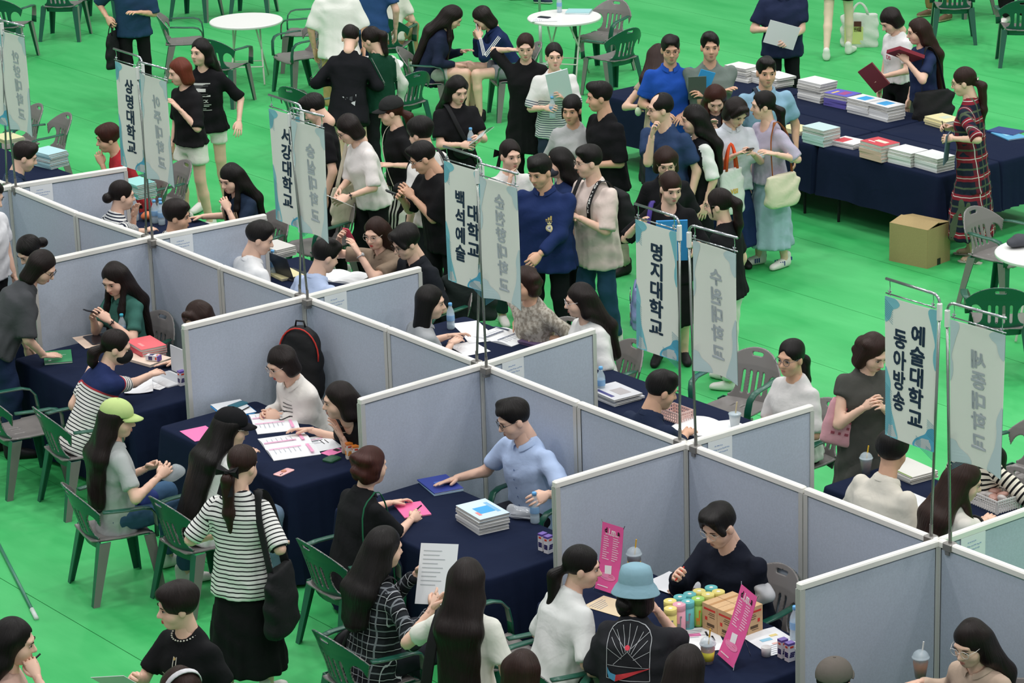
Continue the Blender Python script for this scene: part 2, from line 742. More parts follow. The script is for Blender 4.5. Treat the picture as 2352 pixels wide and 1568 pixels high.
nm = {0: 'far left', 1: 'second from the left', 2: 'third', 3: 'fourth', 4: 'fifth', 5: 'nearest'}
who = {-1: 'at the left picture edge', 0: 'left of the striped bun woman', 1: 'behind the man in the white shirt', 2: 'behind the woman with the grey jacket',
       3: 'behind the seated man in navy', 4: 'behind the beige polo man', 5: 'at the right picture edge'}
for k in range(-1, 6):
    panel(J[k], Sm[k], 'grey blue felt long wall panel, farther of two, ' + who[k])
    panel(Sm[k], J[k + 1], 'grey blue felt long wall panel, nearer of two, ' + who[k])
wl = {0: 'cut by the left picture edge', 1: 'behind the woman in the green blouse', 2: 'left of the woman in the white jacket', 3: 'left of the pale blue shirt',
      4: 'behind the pink table banner', 5: 'nearest at lower right'}
wr = {0: 'left of the striped bun woman', 1: 'behind the young man in white', 2: 'in front of the woman in brown', 3: 'left of the four water bottles',
      4: 'before the girl with glasses', 5: 'at the right picture edge'}
for k in range(0, 6):
    panel(Lp[k], J[k], 'grey blue felt side panel facing the viewer, ' + wl[k])
    panel(J[k], Rp[k], 'grey blue felt side panel beyond the long wall, ' + wr[k])

# white notices taped at the top of the far-side dividers
for k in range(6):
    a, b = np.array(J[k]), np.array(Rp[k])
    u = (b - a) / np.linalg.norm(b - a)
    m = MB()
    m.box((0, 0, 0), (.2, .003, .15))
    c = a + u * .26
    o = m.obj('paper_notice', PAPER, loc=(c[0] + u[1] * .022, c[1] - u[0] * .022, PH - .115), rot=(0, 0, math.atan2(u[1], u[0])))
    tag(o, 'small white paper notice on the side panel ' + wr[k], 'notice', 'notices on the dividers')
    m = MB()
    for r, (z, x0, x1) in enumerate(((.035, -.04, .02), (.01, -.075, .075), (-.012, -.07, .06))):
        x = x0
        while x < x1:
            w_ = random.uniform(.006, .013)
            m.box((x, -.0022, z + random.uniform(-.002, .002)), (w_, .0006, .007))
            x += w_ + .004
    m.obj('printed_lines', M('a3b3d0', name='ink'), o)

# ------------------------------------------------------------------ hanging name banners on poles
TEAL, TEAL2, DEEP = M('7fc3cf', rough=.8, name='print'), M('5bb0d0', rough=.8, name='print'), M('23384c', rough=.8, name='print')
FTEAL, FGREY = M('c4d8db', rough=.9, name='faint_print'), M('b4bcc2', rough=.9, name='faint_print')
FGREY2 = M('c0c4c6', rough=.9, name='faint_print')
FLAG = M('eeefec', rough=.85, spec=.1, name='flag_cloth')
_nt = FLAG.node_tree
_tr = _nt.nodes.new('ShaderNodeBsdfTranslucent')
_tr.inputs[0].default_value = lin('f4f4f0')
_mx = _nt.nodes.new('ShaderNodeMixShader')
_mx.inputs[0].default_value = .4
_nt.links.new(_nt.nodes['Principled BSDF'].outputs[0], _mx.inputs[1])
_nt.links.new(_tr.outputs[0], _mx.inputs[2])
_nt.links.new(_mx.outputs[0], _nt.nodes['Material Output'].inputs[0])
FW, FH = .40, .84


def flag_warp(u, v, seed):
    """u across 0..1, v down 0..1 -> local x, bulge, z"""
    bul = .030 * math.sin(PI * u) * (.25 + .9 * v) + .012 * math.sin(3 * v + seed) * (u - .5)
    return (u - .5) * FW, bul, -v * FH + .012 * math.sin(PI * u) * v


def flag_shape(polys, mi, side, seed, out, mirror=False):
    for v, f in polys:
        P = []
        for (uu, vv) in v:
            if mirror:
                uu = 1 - uu
            x, b, z = flag_warp(uu, vv, seed)
            P.append((x, b + side * .0022, z))
        out.add(P, f, mi)


def blob(pts, n=4):
    p = [(min(max(a, 0), 1), min(max(b, 0), 1)) for a, b in smooth_poly(pts, n)]
    return (p, fill(p))


def hatch(u0, v0, u1, v1, n, clip=None):
    out = []
    for i in range(n):
        v = v0 + (v1 - v0) * i / n
        out.append(([(u0, v), (u1, v + .045 * (u1 - u0) / .15), (u1, v + .045 * (u1 - u0) / .15 + .004), (u0, v + .004)], [(0, 1, 2, 3)]))
    return out


BLOBS = [blob([(0, 0), (.2, 0), (.3, .03), (.26, .06), (.16, .085), (.13, .13), (.08, .165), (0, .17)]),
         blob([(.84, .02), (1, .0), (1, .2), (1, .42), (.95, .37), (.95, .3), (.97, .24), (.9, .12)]),
         blob([(0, .51), (.08, .55), (.135, .62), (.12, .7), (.16, .8), (.26, .9), (.33, 1), (.1, 1), (0, 1), (0, .75)])]
BLOBS2 = [blob([(1, .84), (.9, .85), (.85, .89), (.76, .92), (.67, .955), (.65, 1), (.85, 1), (1, 1), (1, .92)])]
HATCH = hatch(0, .62, .17, .97, 22) + hatch(.7, .92, .98, .985, 6) + hatch(0, .02, .17, .15, 8) + hatch(.88, .78, 1, .9, 9)


def glyph_polys(ch, cu, cv, hu, hv):
    v, f, d = text_mesh(ch, .008)
    s = 1 / .95
    out = []
    for k in range(7):                                  # heavier strokes: the glyph repeated with small shifts
        a = k * PI / 3
        q = .030 * (k < 6)
        out.append((np.stack([cu + (v[:, 0] + q * math.cos(a)) * s * hu, cv - (v[:, 1] + q * math.sin(a)) * s * hv], 1), f))
    return out


def columns(cols, top, step, cu, hv, hu):
    """cols: list of words, each a vertical column, left to right; returns polygons"""
    out = []
    for i, wd in enumerate(cols):
        t = top[i]
        for j, ch in enumerate(wd):
            out += glyph_polys(ch, cu[i], t + step * j, hu, hv)
    return out


def banner(base, y0, y1, ztop, front_to_cam, cols, label, lay, x=0, lean=0, flagspan=None):
    """pole clamped on the partition top; the flag spans y0..y1 in the spine's plane; front faces -x (towards the viewer) or +x"""
    t = empty('banner_stand', (base[0], base[1], PH), 0, label, 'banner', 'hanging name banners over the booths')
    px, py = 0, 0
    ya, yb = y0 - base[1], y1 - base[1]               # flag corners relative to base
    near = ya
    far = yb
    sg = 1 if far > near else -1
    zt = ztop - PH
    topy = near - sg * .02
    m = MB()
    m.tube([(0, 0, .02), (0, topy * .5, zt * .5 - .05), (0, topy, zt - .13)], .0085, 10)
    m.obj('pole', M('8f9691', rough=.25, spec=.6, metal=.8, name='steel'), t, True)
    m = MB()
    m.box((0, topy, zt - .085), (.03, .026, .1), ch=.006)
    m.obj('pole_joint', WHITE, t)
    m = MB()
    m.tube([(0, 0, 0), (0, 0, .07)], .0105, 10)
    m.box((0, 0, -.02), (.062, .07, .045), ch=.006)
    m.box((0, -.0, -.05), (.052, .03, .04))
    m.obj('clamp', M('8d8a86', rough=.4, metal=.6, name='steel'), t)
    m = MB()
    arc = [(0, topy, zt - .04)] + [(0, topy + sg * .05 * (1 - math.cos(a)), zt - .04 + .05 * math.sin(a)) for a in np.linspace(.3, PI / 2, 5)]
    m.tube(arc + [(0, far + sg * .0, zt + .015)], .0085, 10)
    m.obj('top_arm', CHROME, t, True)
    m = MB()
    m.tube([(0, near + sg * .01, zt - .07), (0, far, zt - .07)], .0045, 8)
    m.obj('hanging_rod', CHROME, t, True)
    for yy in (near + sg * .03, far - sg * .03):
        m = MB()
        m.tube([(0, yy, zt + .01), (.004, yy, zt - .03), (0, yy, zt - .06), (.012, yy + .008, zt - .085)], .003, 6)
        m.tube([(0, yy - .012, zt - .05), (0, yy + .012, zt - .075)], .004, 6)
        m.tube([(0, yy + .012, zt - .05), (0, yy - .012, zt - .075)], .004, 6)
        m.obj('hook', CHROME, t)
    seed = base[1]
    nu, nv = 10, 16
    V = []
    for i in range(nv + 1):
        for j in range(nu + 1):
            V.append(flag_warp(j / nu, i / nv, seed))
    V = np.array(V)
    V2 = np.concatenate([V + (0, -.0012, 0), V + (0, .0012, 0)])
    n1 = len(V)
    F = []
    for i in range(nv):
        for j in range(nu):
            a = i * (nu + 1) + j
            F += [(a, a + nu + 1, a + nu + 2, a + 1), (a + n1, a + 1 + n1, a + nu + 2 + n1, a + nu + 1 + n1)]
    # local flag frame: +y side of the sheet is the printed front
    rz = math.radians(90) if front_to_cam else math.radians(-90)
    yc = (ya + yb) / 2
    fl = link('flag', mesh_of('flag', V2, F, FLAG, True), None, t, (0, yc, zt - .085), (0, 0, rz))
    top, step, cu, hv, hu = lay
    txt = columns(cols, top, step, cu, hv, hu)
    # front print seen from +y: its left is at +x, so mirror u
    fr = MB()
    flag_shape(BLOBS, 0, 1, seed, fr, True)
    flag_shape(BLOBS2, 1, 1, seed, fr, True)
    fr.obj('printed_shapes', [TEAL, TEAL2], fl)
    ht = MB()
    flag_shape(HATCH, 0, 1.35, seed, ht, True)
    ht.obj('printed_hatching', M('4f97ab', rough=.8, name='print'), fl)
    tx = MB()
    flag_shape(txt, 0, 1.5, seed, tx, True)
    tx.obj('lettering', DEEP, fl)
    if not front_to_cam:                                # the print shows faintly through the thin cloth
        bk = MB()
        flag_shape(BLOBS + BLOBS2, 0, -1, seed, bk, True)
        bk.obj('show_through_shapes', FTEAL, fl)
        bt = MB()
        flag_shape(txt, 0, -1.5, seed, bt, True)
        bt.obj('show_through_lettering', FGREY, fl)
    return t


ONE = ((.20,), .146, (.55,), .136, .34)
RONE = ((.235,), .146, (.5,), .128, .30)
NEAR = {0: (-.06, -.04), 1: (-.04, -.06), 2: (-.07, .0), 3: (-.05, -.08), 4: (.06, -.07), 5: (.04, -.06)}
for k, left, right in ((0, ['안산대학교'], ['안양대학교']), (1, ['상명대학교'], ['아주대학교']), (2, ['서강대학교'], ['숭실대학교']), (3, ['백석예술', '대학교'], ['순천향대학교']),
                       (4, ['명지대학교'], ['수원대학교']), (5, ['동아방송', '예술대학교'], ['세종대학교'])):
    jx, jy = J[k]
    na, nb = NEAR[k]
    if k == 3:
        lay = ((.275, .365), .152, (.46, .79), .138, .30)
    elif k == 5:
        lay = ((.275, .21), .148, (.33, .67), .138, .29)
    else:
        lay = ONE
    lb = 'banner cut off by the left picture edge, only its teal rim showing' if k == 0 else 'pale banner with dark Korean lettering and teal corners, ' + {1: 'above the person in red', 2: 'above the young man in white', 3: 'above the woman with a bob', 4: 'above the seated man in navy', 5: 'above the beige polo man'}[k]
    banner((jx, jy + .06), jy + na, jy + na + .4, 2.79, True, left, lb, lay)
    lay = RONE if k != 3 else ((.16,), .14, (.52,), .125, .28)
    banner((jx - (.035 if k in (1, 2, 3) else 0), jy - .09), jy + nb, jy + nb - .42, 2.765, False, right, 'banner seen from its back with faint mirrored lettering, ' + {0: 'cut by the left picture edge', 1: 'before the girls in shorts', 2: 'before the white tee woman', 3: 'before the navy jacket boy', 4: 'above the empty grey chair', 5: 'nearest the right picture edge'}[k], lay)


class Box_:
    """rounded box field"""

    def __init__(s, c, d, R=None, r=.01):
        s.c, s.d, s.r = np.asarray(c, float), np.asarray(d, float) / 2, r
        s.R = np.eye(3) if R is None else np.asarray(R)
        m = np.abs(s.R.T) @ s.d
        s.lo, s.hi = s.c - m, s.c + m

    def __call__(s, X, Y, Z):
        R = s.R
        x, y, z = X - s.c[0], Y - s.c[1], Z - s.c[2]
        q = [np.abs(R[i][0] * x + R[i][1] * y + R[i][2] * z) - (s.d[i] - s.r) for i in range(3)]
        o = np.sqrt(sum(np.maximum(v, 0) ** 2 for v in q))
        return o + np.minimum(np.maximum(np.maximum(q[0], q[1]), q[2]), 0) - s.r


# ------------------------------------------------------------------ stacking plastic armchairs
class BackSheet:
    lo, hi = np.array([-.30, -.36, .40]), np.array([.30, -.05, .83])

    def __call__(s, X, Y, Z):
        ys = -.205 - .30 * (Z - .43) - .12 * np.maximum(Z - .68, 0) + 1.15 * X * X
        d = np.abs(Y - ys) * .93 - .0075
        ax = np.abs(X)
        w = np.interp(Z, [.40, .46, .56, .64, .70], [.17, .19, .245, .275, .30])
        out = np.maximum(ax - w, Z - (.805 - 1.55 * X * X - 5 * X ** 4)) * .8
        h = np.maximum(np.sqrt(np.maximum(ax - .034, 0) ** 2 + (Z - .757) ** 2) - .0125, -9)
        for sx in (.028, .085):
            h = np.minimum(h, np.sqrt((ax - sx) ** 2 + np.maximum(np.abs(Z - .555) - .07, 0) ** 2) - .0115)
        side = np.sqrt(((ax - .19) / .052) ** 2 + ((Z - .545) / .085) ** 2) * .052 - .052
        h = np.minimum(h, side)
        return np.maximum(np.maximum(d, out), -h)


class SeatSheet:
    lo, hi = np.array([-.24, -.24, .34]), np.array([.24, .25, .45])

    def __call__(s, X, Y, Z):
        zs = .418 + .35 * X * X + .10 * np.maximum(Y, 0) ** 2 - np.maximum(Y - .15, 0) ** 2 * 6.5 + .12 * np.minimum(Y, 0) ** 2
        d = np.abs(Z - zs) * .9 - .0085
        w = np.interp(Y, [-.24, -.1, .2], [.175, .20, .225])
        q = np.maximum(np.abs(X) - w, np.abs(Y - .0) - .225)
        sl = np.minimum.reduce([np.sqrt((X - k) ** 2 + np.maximum(np.abs(Y + .06) - .035, 0) ** 2) - .004 for k in (-.06, -.02, .02, .06)])
        return np.maximum(np.maximum(d, q), -sl)


def band(pts, w, h, up, n=10):
    """a strap of oval section along pts"""
    m = MB()
    V = []
    P = [np.asarray(p, float) for p in pts]
    for i, p in enumerate(P):
        t = P[min(i + 1, len(P) - 1)] - P[max(i - 1, 0)]
        t /= np.linalg.norm(t)
        u = np.asarray(up[i] if isinstance(up, list) else up, float)
        u = u - t * (t @ u)
        u /= np.linalg.norm(u)
        s = np.cross(t, u)
        ww = w[i] if isinstance(w, (list, tuple)) else w
        for k in range(n):
            a = 2 * PI * k / n
            c_, s_ = math.cos(a), math.sin(a)
            V.append(p + s * ww * math.copysign(abs(c_) ** .6, c_) + u * h * math.copysign(abs(s_) ** .6, s_))
    F = [(i * n + k, i * n + (k + 1) % n, (i + 1) * n + (k + 1) % n, (i + 1) * n + k) for i in range(len(P) - 1) for k in range(n)]
    F += [tuple(range(n - 1, -1, -1)), tuple(range((len(P) - 1) * n, len(P) * n))]
    return m.add(V, F)


def chair_meshes():
    out = {}
    v, f = Fld([BackSheet()], .0066).add(BackSheet()).mesh()
    out['backrest'] = mesh_of('backrest', v, f, GREYP, True)
    v, f = Fld([SeatSheet()], .0095).add(SeatSheet()).mesh()
    out['seat'] = mesh_of('seat', v, f, GREYP, True)
    for s in (-1, 1):
        pts = [(s * .255, -.155, .655), (s * .272, -.08, .655), (s * .282, .02, .65), (s * .282, .11, .647), (s * .272, .17, .63), (s * .258, .205, .585), (s * .245, .215, .50), (s * .238, .215, .42)]
        up = [(0, 0, 1)] * 4 + [(0, .5, 1), (0, 1, .5), (0, 1, .1), (0, 1, 0)]
        out['armrest%d' % s] = band(pts, [.024, .027, .028, .028, .028, .028, .03, .032], .008, up).mesh('armrest', GREYP, True)
        for nm_, (y0, y1, e) in dict(f=(.205, .245, 1), b=(-.185, -.275, -1)).items():
            m = MB()
            for (z0, z1) in ((0, .43),):
                def ring(z, t):
                    cx = s * (.235 + .035 * (1 - t))
                    cy = y0 + (y1 - y0) * (1 - t)
                    a, b = (.072, .078) if t > .5 else (.042, .046)
                    th = .009
                    return [(cx, cy, z), (cx - s * a, cy, z), (cx - s * a, cy - e * th, z), (cx - s * th, cy - e * th, z), (cx - s * th, cy - e * b, z), (cx, cy - e * b, z)]
                V = ring(0, 0) + ring(.43, 1)
                F = [(i, (i + 1) % 6, 6 + (i + 1) % 6, 6 + i) for i in range(6)] + [(0, 1, 2, 3), (0, 3, 4, 5), (6, 7, 8, 9), (6, 9, 10, 11)]
                m.add(V, F)
            me = m.mesh('leg', GREYP)
            bm = bmesh.new()
            bm.from_mesh(me)
            bmesh.ops.recalc_face_normals(bm, faces=bm.faces)
            bm.to_mesh(me)
            bm.free()
            out['leg%s%d' % (nm_, s)] = me
    return out


def two_tone(me, kind):
    me.materials.append(GREENP)
    n = np.zeros(len(me.polygons) * 3, np.float32)
    me.polygons.foreach_get('normal', n)
    n = n.reshape(-1, 3)
    if kind == 'backrest':
        g = n[:, 1] < -.25
    elif kind == 'seat':
        g = n[:, 2] < -.1
    elif kind.startswith('arm'):
        g = n[:, 2] < .1
    else:
        sd = -1 if '-' in kind else 1
        g = n[:, 0] * sd < .5
    me.polygons.foreach_set('material_index', g.astype(np.int32))


CH = chair_meshes()
for k_, me_ in CH.items():
    two_tone(me_, k_)


def chair(loc, rz, label, group=None):
    """rz: azimuth in degrees the sitter faces"""
    t = empty('plastic_armchair', tuple(loc), math.radians(rz - 90), label, 'chair', group)
    for k, me in CH.items():
        link(me.name.split('.')[0], me, None, t)
    return t


def chair_px(x, y, z, ang, label, off=0):
    p = at(x, y, z)
    return chair((p[0], p[1], 0), FACE0 + ang, label)


for x, y, z, ang, lb in (
        (20, 55, .43, 165, 'grey and green plastic armchair seen from behind, cut by the top left picture corner'),
        (146, 8, .43, 170, 'grey and green plastic armchair at the top edge left of the black bag'),
        (232, -30, .43, 170, 'grey and green plastic armchair at the top edge above the black bag'),
        (580, -42, .43, 170, 'grey and green plastic armchair at the top edge above the empty white round table'),
        (448, -35, .43, 160, 'grey and green plastic armchair at the top edge right of the man in navy'),
        (425, 95, .43, 95, 'grey and green plastic armchair left of the empty white round table'),
        (512, 150, .43, 155, 'grey and green plastic armchair seen from behind, next to the girl with long black hair'),
        (695, 75, .43, -95, 'grey and green plastic armchair right of the empty white round table, farther one'),
        (688, 128, .43, -60, 'grey and green plastic armchair right of the empty white round table, nearer one'),
        (715, 265, .43, 140, 'grey and green plastic armchair seen from behind, left of the person in a track jacket'),
        (918, 232, .43, -140, 'grey and green plastic armchair seen from behind, above the black cap'),
        (1385, 82, .43, -35, 'grey and green plastic armchair facing the viewer behind the round table with booklets'),
        (1405, 130, .43, -140, 'grey and green plastic armchair seen from behind, left of the man in the blue polo'),
        (2190, 12, .43, 175, 'grey and green plastic armchair at the top edge above the two students with books'),
        (2345, 60, .43, 175, 'grey and green plastic armchair cut off by the top right picture corner'),
        (2300, 585, .43, 45, 'grey and green plastic armchair facing the viewer at the right picture edge'),
        (2295, 735, .43, 172, 'grey and green plastic armchair seen from behind at the right picture edge'),
        (95, 352, .43, -62, 'grey and green plastic armchair behind the pale teal book stack at left'),
        (30, 330, .43, -62, 'grey and green plastic armchair behind the leftmost banner'),
        (365, 468, .43, -60, 'grey and green plastic armchair behind the banner beside the girl with highlighted hair'),
        (735, 560, .43, -55, 'grey and green plastic armchair half hidden behind the second large banner'),
        (1690, 935, .43, -38, 'empty grey and green plastic armchair at the table of the man in navy'),
        (55, 985, .43, 120, 'grey and green plastic armchair at the left picture edge behind the leaning person'),
        (1800, 1438, .43, -35, 'grey and green plastic armchair between the cartons and the nearest divider'),
        (1160, 1500, .43, 125, 'grey and green plastic armchair between the long haired girl and the ponytail girl'),
        (2345, 1095, .43, -50, 'grey and green plastic armchair cut by the right picture edge beside the basket')):
    chair_px(x, y, z, ang, lb)

# ------------------------------------------------------------------ tables
def cloth_mesh(L, D, z=.72, zb=.05, seed=0, sag=0):
    """L along y, D along x; a cloth over a table with a hanging skirt"""
    rnd = random.Random(seed)
    per, r = [], .035
    for cx, cy, a0 in ((D / 2 - r, L / 2 - r, 0), (-D / 2 + r, L / 2 - r, 90), (-D / 2 + r, -L / 2 + r, 180), (D / 2 - r, -L / 2 + r, 270)):
        arc = [(cx + r * math.cos(math.radians(a)), cy + r * math.sin(math.radians(a)), math.cos(math.radians(a)), math.sin(math.radians(a)), 1.0) for a in (a0, a0 + 30, a0 + 60, a0 + 90)]
        per += arc
        nx = ((0, L), (D, 0), (0, L), (D, 0))[a0 // 90]
        n = int(max(nx) / .09)
        e = arc[-1]
        s = (-1, 0) if a0 == 0 else (0, -1) if a0 == 90 else (1, 0) if a0 == 180 else (0, 1)
        ln = (D if a0 in (0, 180) else L) - 2 * r
        for i in range(1, n):
            per.append((e[0] + s[0] * ln * i / n, e[1] + s[1] * ln * i / n, e[2], e[3], 0.0))
    N = len(per)
    ph = [rnd.uniform(0, 6) for _ in range(4)]
    rows = []
    for (off, zz, fa) in ((-.012, z, 0), (0, z - .004, 0), (.006, z - .014, 0), (.010, z - .05, .1), (.016, z - .2, .45), (.024, z - .42, .8), (.03, zb, 1)):
        row = []
        for i, (x, y, nx, ny, c) in enumerate(per):
            t = i / N * 2 * PI
            fo = fa * (.014 * math.sin(t * 23 + ph[0]) + .010 * math.sin(t * 37 + ph[1]) + .03 * c)
            row.append((x + nx * (off + fo), y + ny * (off + fo), zz))
        rows.append(row)
    V = [p for r_ in rows for p in r_]
    F = [(k * N + i, (k + 1) * N + i, (k + 1) * N + (i + 1) % N, k * N + (i + 1) % N) for k in range(len(rows) - 1) for i in range(N)]
    # the top as a grid-like fan
    V.append((0, 0, z + .0005))
    F += [(i, (i + 1) % N, len(V) - 1) for i in range(N)]
    return V, F


def cloth_table(x0, x1, y0, y1, label, zb=.03, rz=0, legs=False, tlabel=None):
    L, D = y1 - y0, x1 - x0
    c = ((x0 + x1) / 2, (y0 + y1) / 2, 0)
    v, f = cloth_mesh(L, D, zb=zb, seed=int(x0 * 10 + y0 * 100))
    o = link('tablecloth', mesh_of('tablecloth', v, f, NAVY), None, None, c, (0, 0, rz))
    autosmooth(o, 50)
    tag(o, label, 'tablecloth', 'navy tablecloths')
    if legs:
        t = empty('folding_table', c, rz, tlabel, 'table', 'folding tables under navy cloths')
        m = MB()
        m.box((0, 0, .70), (D - .03, L - .03, .024))
        m.obj('tabletop', M('54504a', rough=.6, name='board'), t)
        for sy in (-1, 1):
            for sx in (-1, 1):
                m = MB()
                m.tube([(sx * (D / 2 - .09), sy * (L / 2 - .22), .69), (sx * (D / 2 - .08), sy * (L / 2 - .2), .0)], .0135, 8)
                m.obj('leg', BLACK, t)
            m = MB()
            m.tube([(-(D / 2 - .09), sy * (L / 2 - .21), .35), (D / 2 - .09, sy * (L / 2 - .21), .35)], .009, 6)
            m.tube([(0, sy * (L / 2 - .21), .35), (0, sy * (L / 2 - .5), .68)], .008, 6)
            m.obj('brace', BLACK, t)
    return o


LX0, LX1 = -1.40, -.58
for (y0, y1, lb) in ((-4.1, -2.38, 'dark navy cloth over the table with the green book and red books'), (-6.12, -4.47, 'dark navy cloth over the table with the open pink magazines'),
                     (-8.27, -6.63, 'dark navy cloth over the table with the thick white book stack'), (-10.5, -8.75, 'dark navy cloth over the table with the cartons and coloured tubes'),
                     (-12.75, -11.1, 'dark navy cloth over the table cut by the bottom right picture edge'), (-1.9, -.4, 'dark navy cloth over the table at the left picture edge')):
    cloth_table(LX0, LX1, y0, y1, lb)
RX0, RX1 = 1.12, 1.76
for (y0, y1, lb) in ((2.1, 3.8, 'navy cloth over the table with the tall pale teal stack at left'), (-1.25, .55, 'navy cloth over the table of the striped woman with a bun'),
                     (-3.4, -1.6, 'navy cloth over the table of the woman in brown'), (-5.6, -3.9, 'navy cloth over the table with the purple brochures'),
                     (-7.4, -5.62, 'navy cloth over the table of the seated man in navy'), (-10.2, -8.5, 'navy cloth over the table of the man in the beige polo')):
    dx = .1 if y0 < -8 else 0
    cloth_table(RX0 + dx, RX1 + dx, y0, y1, lb)
BT = ((7.42, 8.2, -3.57, -1.98, 'with the red books'), (7.4, 8.18, -1.94, -.34, 'with the pale teal stack'), (7.32, 8.1, -.3, 1.15, 'at the far left end of the book tables'),
      (8.22, 9.0, -3.57, -1.98, 'behind the woman in the plaid dress'), (8.2, 8.98, -1.94, -.34, 'with the purple and blue printed stacks'), (8.12, 8.9, -.3, 1.15, 'with the loose white stacks behind the crowd'))
for (a, b, c, d, lb) in BT:
    cloth_table(a, b, c, d, 'navy cloth over the long book table ' + lb, .26, 0, True, 'dark folding table under the navy cloth ' + lb)


def round_table(x, y, label, ang=0):
    p = at(x, y, .72)
    t = empty('round_table', (p[0], p[1], 0), ang, label, 'table', 'white round folding tables')
    R_ = .425
    m = MB()
    m.lathe([(R_ - .04, .685), (R_ - .005, .69), (R_, .70), (R_, .712), (R_ - .008, .72), (0, .721)], n=40)
    autosmooth(m.obj('tabletop', M('efefec', rough=.35, name='white_plastic'), t), 35)
    for s in (-1, 1):
        for e in (-1, 1):
            m = MB()
            m.tube([(s * .25, e * .13, .69), (s * .1 * 0, e * .16, .38), (-s * .27, e * .2, .012)], .011, 8)
            m.obj('leg', M('dcd9d0', rough=.4, name='cream_metal'), t, True)
    m = MB()
    for s in (-1, 1):
        m.tube([(-s * .16, -.185, .2), (-s * .16, .185, .2)], .008, 6)
        m.tube([(s * .25, -.13, .675), (s * .25, .13, .675)], .008, 6)
    m.obj('crossbar', M('dcd9d0', rough=.4, name='cream_metal'), t)
    return t


round_table(565, 46, 'white round folding table with nothing on it, between armchairs', .9)
round_table(836, 148, 'white round folding table half hidden by the person in a black track jacket', .5)
round_table(1296, 38, 'white round folding table holding a water bottle and booklets', .6)
round_table(2404, 578, 'white round folding table cut by the right picture edge with a grey pouch', .6)

# ------------------------------------------------------------------ printed matter
_BK = {}


def book_mesh(w, d, h, col):
    k = (w, d, h, col)
    if k not in _BK:
        m = MB()
        c = .0016
        m.box((0, 0, h - c / 2), (w, d, c))
        m.box((0, 0, c / 2), (w, d, c))
        m.box((-w / 2 + c / 2, 0, h / 2), (c, d, h - 2 * c))
        q = MB()
        q.box((.001, 0, h / 2), (w - .004, d - .005, h - 2 * c))
        _BK[k] = (m.mesh('booklet', M(col, rough=.45, spec=.4, name='cover')), q.mesh('page_block', PAGES))
    return _BK[k]


def book(p, rz, size, col, label, group=None, name='booklet', prints=None):
    w, d, h = size
    a, b = book_mesh(w, d, h, col)
    o = link(name, a, None, None, tuple(p), (0, 0, rz))
    tag(o, label, 'book', group)
    link('page_block', b, None, o)
    if prints:
        m = MB()
        mats = []
        for (x, y, ww, dd, c) in prints:
            mt = M(c, rough=.5, name='print')
            if mt not in mats:
                mats.append(mt)
            m.box((x * w, y * d, h + .0006), (ww * w, dd * d, .0008), mi=mats.index(mt))
        m.obj('cover_print', mats, o)
    return o


BLUEP = [(0, 0, .62, .42, '3aa0dc'), (-.2, .36, .3, .06, '9ccbe6'), (.1, -.36, .7, .05, '9ccbe6')]


def stack(px, py, n, col, lab, ang=0, size=(.21, .297, .018), z0=.722, jit=.006, top=None, tcol=None, world=None):
    """px,py: pixel of the centre of the stack's top"""
    w, d, h = size
    p = at(px, py, z0 + n * h) if world is None else np.array(world)
    rnd = random.Random(int(px * 7 + py))
    g = 'copies in the stack: ' + lab
    for i in range(n):
        c = (p[0] + rnd.uniform(-jit, jit), p[1] + rnd.uniform(-jit, jit), z0 + i * h)
        last = i == n - 1
        book(c, math.radians(ang) + rnd.uniform(-.03, .03) + (PI if i // 3 % 2 else 0), size, (tcol or col) if last else col, ('topmost copy of the ' if last else 'lower copy in the ') + lab,
             None if last else g, prints=top if last else None)


Z_ = .722
stack(1877, 184, 7, 'e6e6e4', 'plain white book stack at the far edge of the book tables', 0, (.235, .33, .028))
stack(1935, 213, 5, '6a63b4', 'purple book stack on the book tables', 4, (.22, .30, .026), top=[(0, .1, .6, .3, 'a04a86'), (.1, -.25, .5, .1, 'e0c36a')], tcol='5f5bc0')
stack(1988, 226, 5, 'e4e5e6', 'white and blue stack, left one of two neighbours', 0, (.225, .30, .029), top=BLUEP[:1])
stack(2035, 237, 5, 'e4e5e6', 'white and blue stack, right one of two neighbours', -3, (.225, .31, .029), top=BLUEP[:1])
stack(2168, 270, 3, 'e9e0ae', 'pale yellow stack beside the plaid dress', -5, (.22, .32, .026), top=[(.1, 0, .5, .3, 'cdd7c0')])
stack(2310, 300, 2, '2c3f78', 'dark blue magazines at the far right', 10, (.21, .3, .008), tcol='27407a')
stack(2318, 309, 1, '5aa3cc', 'bright blue magazine at the far right', -15, (.21, .32, .01), top=[(.1, .1, .6, .3, '9fd4ea')])
stack(1887, 290, 5, 'bfd8d9', 'pale teal book stack on the near edge of the book tables', 0, (.22, .29, .032))
stack(1830, 292, 3, 'd8d3a4', 'small pale yellow stack behind the cream bag woman', 3, (.21, .29, .014))
stack(1951, 322, 3, 'd8d4d4', 'white and red stack, left one of the two red stacks', 3, (.215, .29, .016), top=[(-.1, .2, .7, .4, 'c9434e'), (.2, -.3, .3, .12, 'eeeeee')], tcol='e4dede')
stack(2020, 325, 5, 'd9b8a8', 'thick red stack, right one of the two red stacks', -3, (.225, .30, .031), top=[(-.05, .05, .25, .5, 'efd9c4'), (.2, -.2, .06, .3, 'f2f2f2')], tcol='c8404c')
stack(2085, 342, 5, 'e2e5e4', 'white stack, left one of the pair beside the plaid dress', 0, (.22, .29, .026))
stack(2147, 354, 5, 'e2e5e4', 'white stack, right one of the pair beside the plaid dress', -2, (.22, .3, .026))
stack(1708, 150, 6, 'e2e2e0', 'loose white stack behind the man in grey green', 5, (.22, .3, .024), jit=.02)
stack(1783, 172, 5, 'e2e2e0', 'loose white stack right of the denim shirt man', -8, (.22, .3, .022), jit=.02)
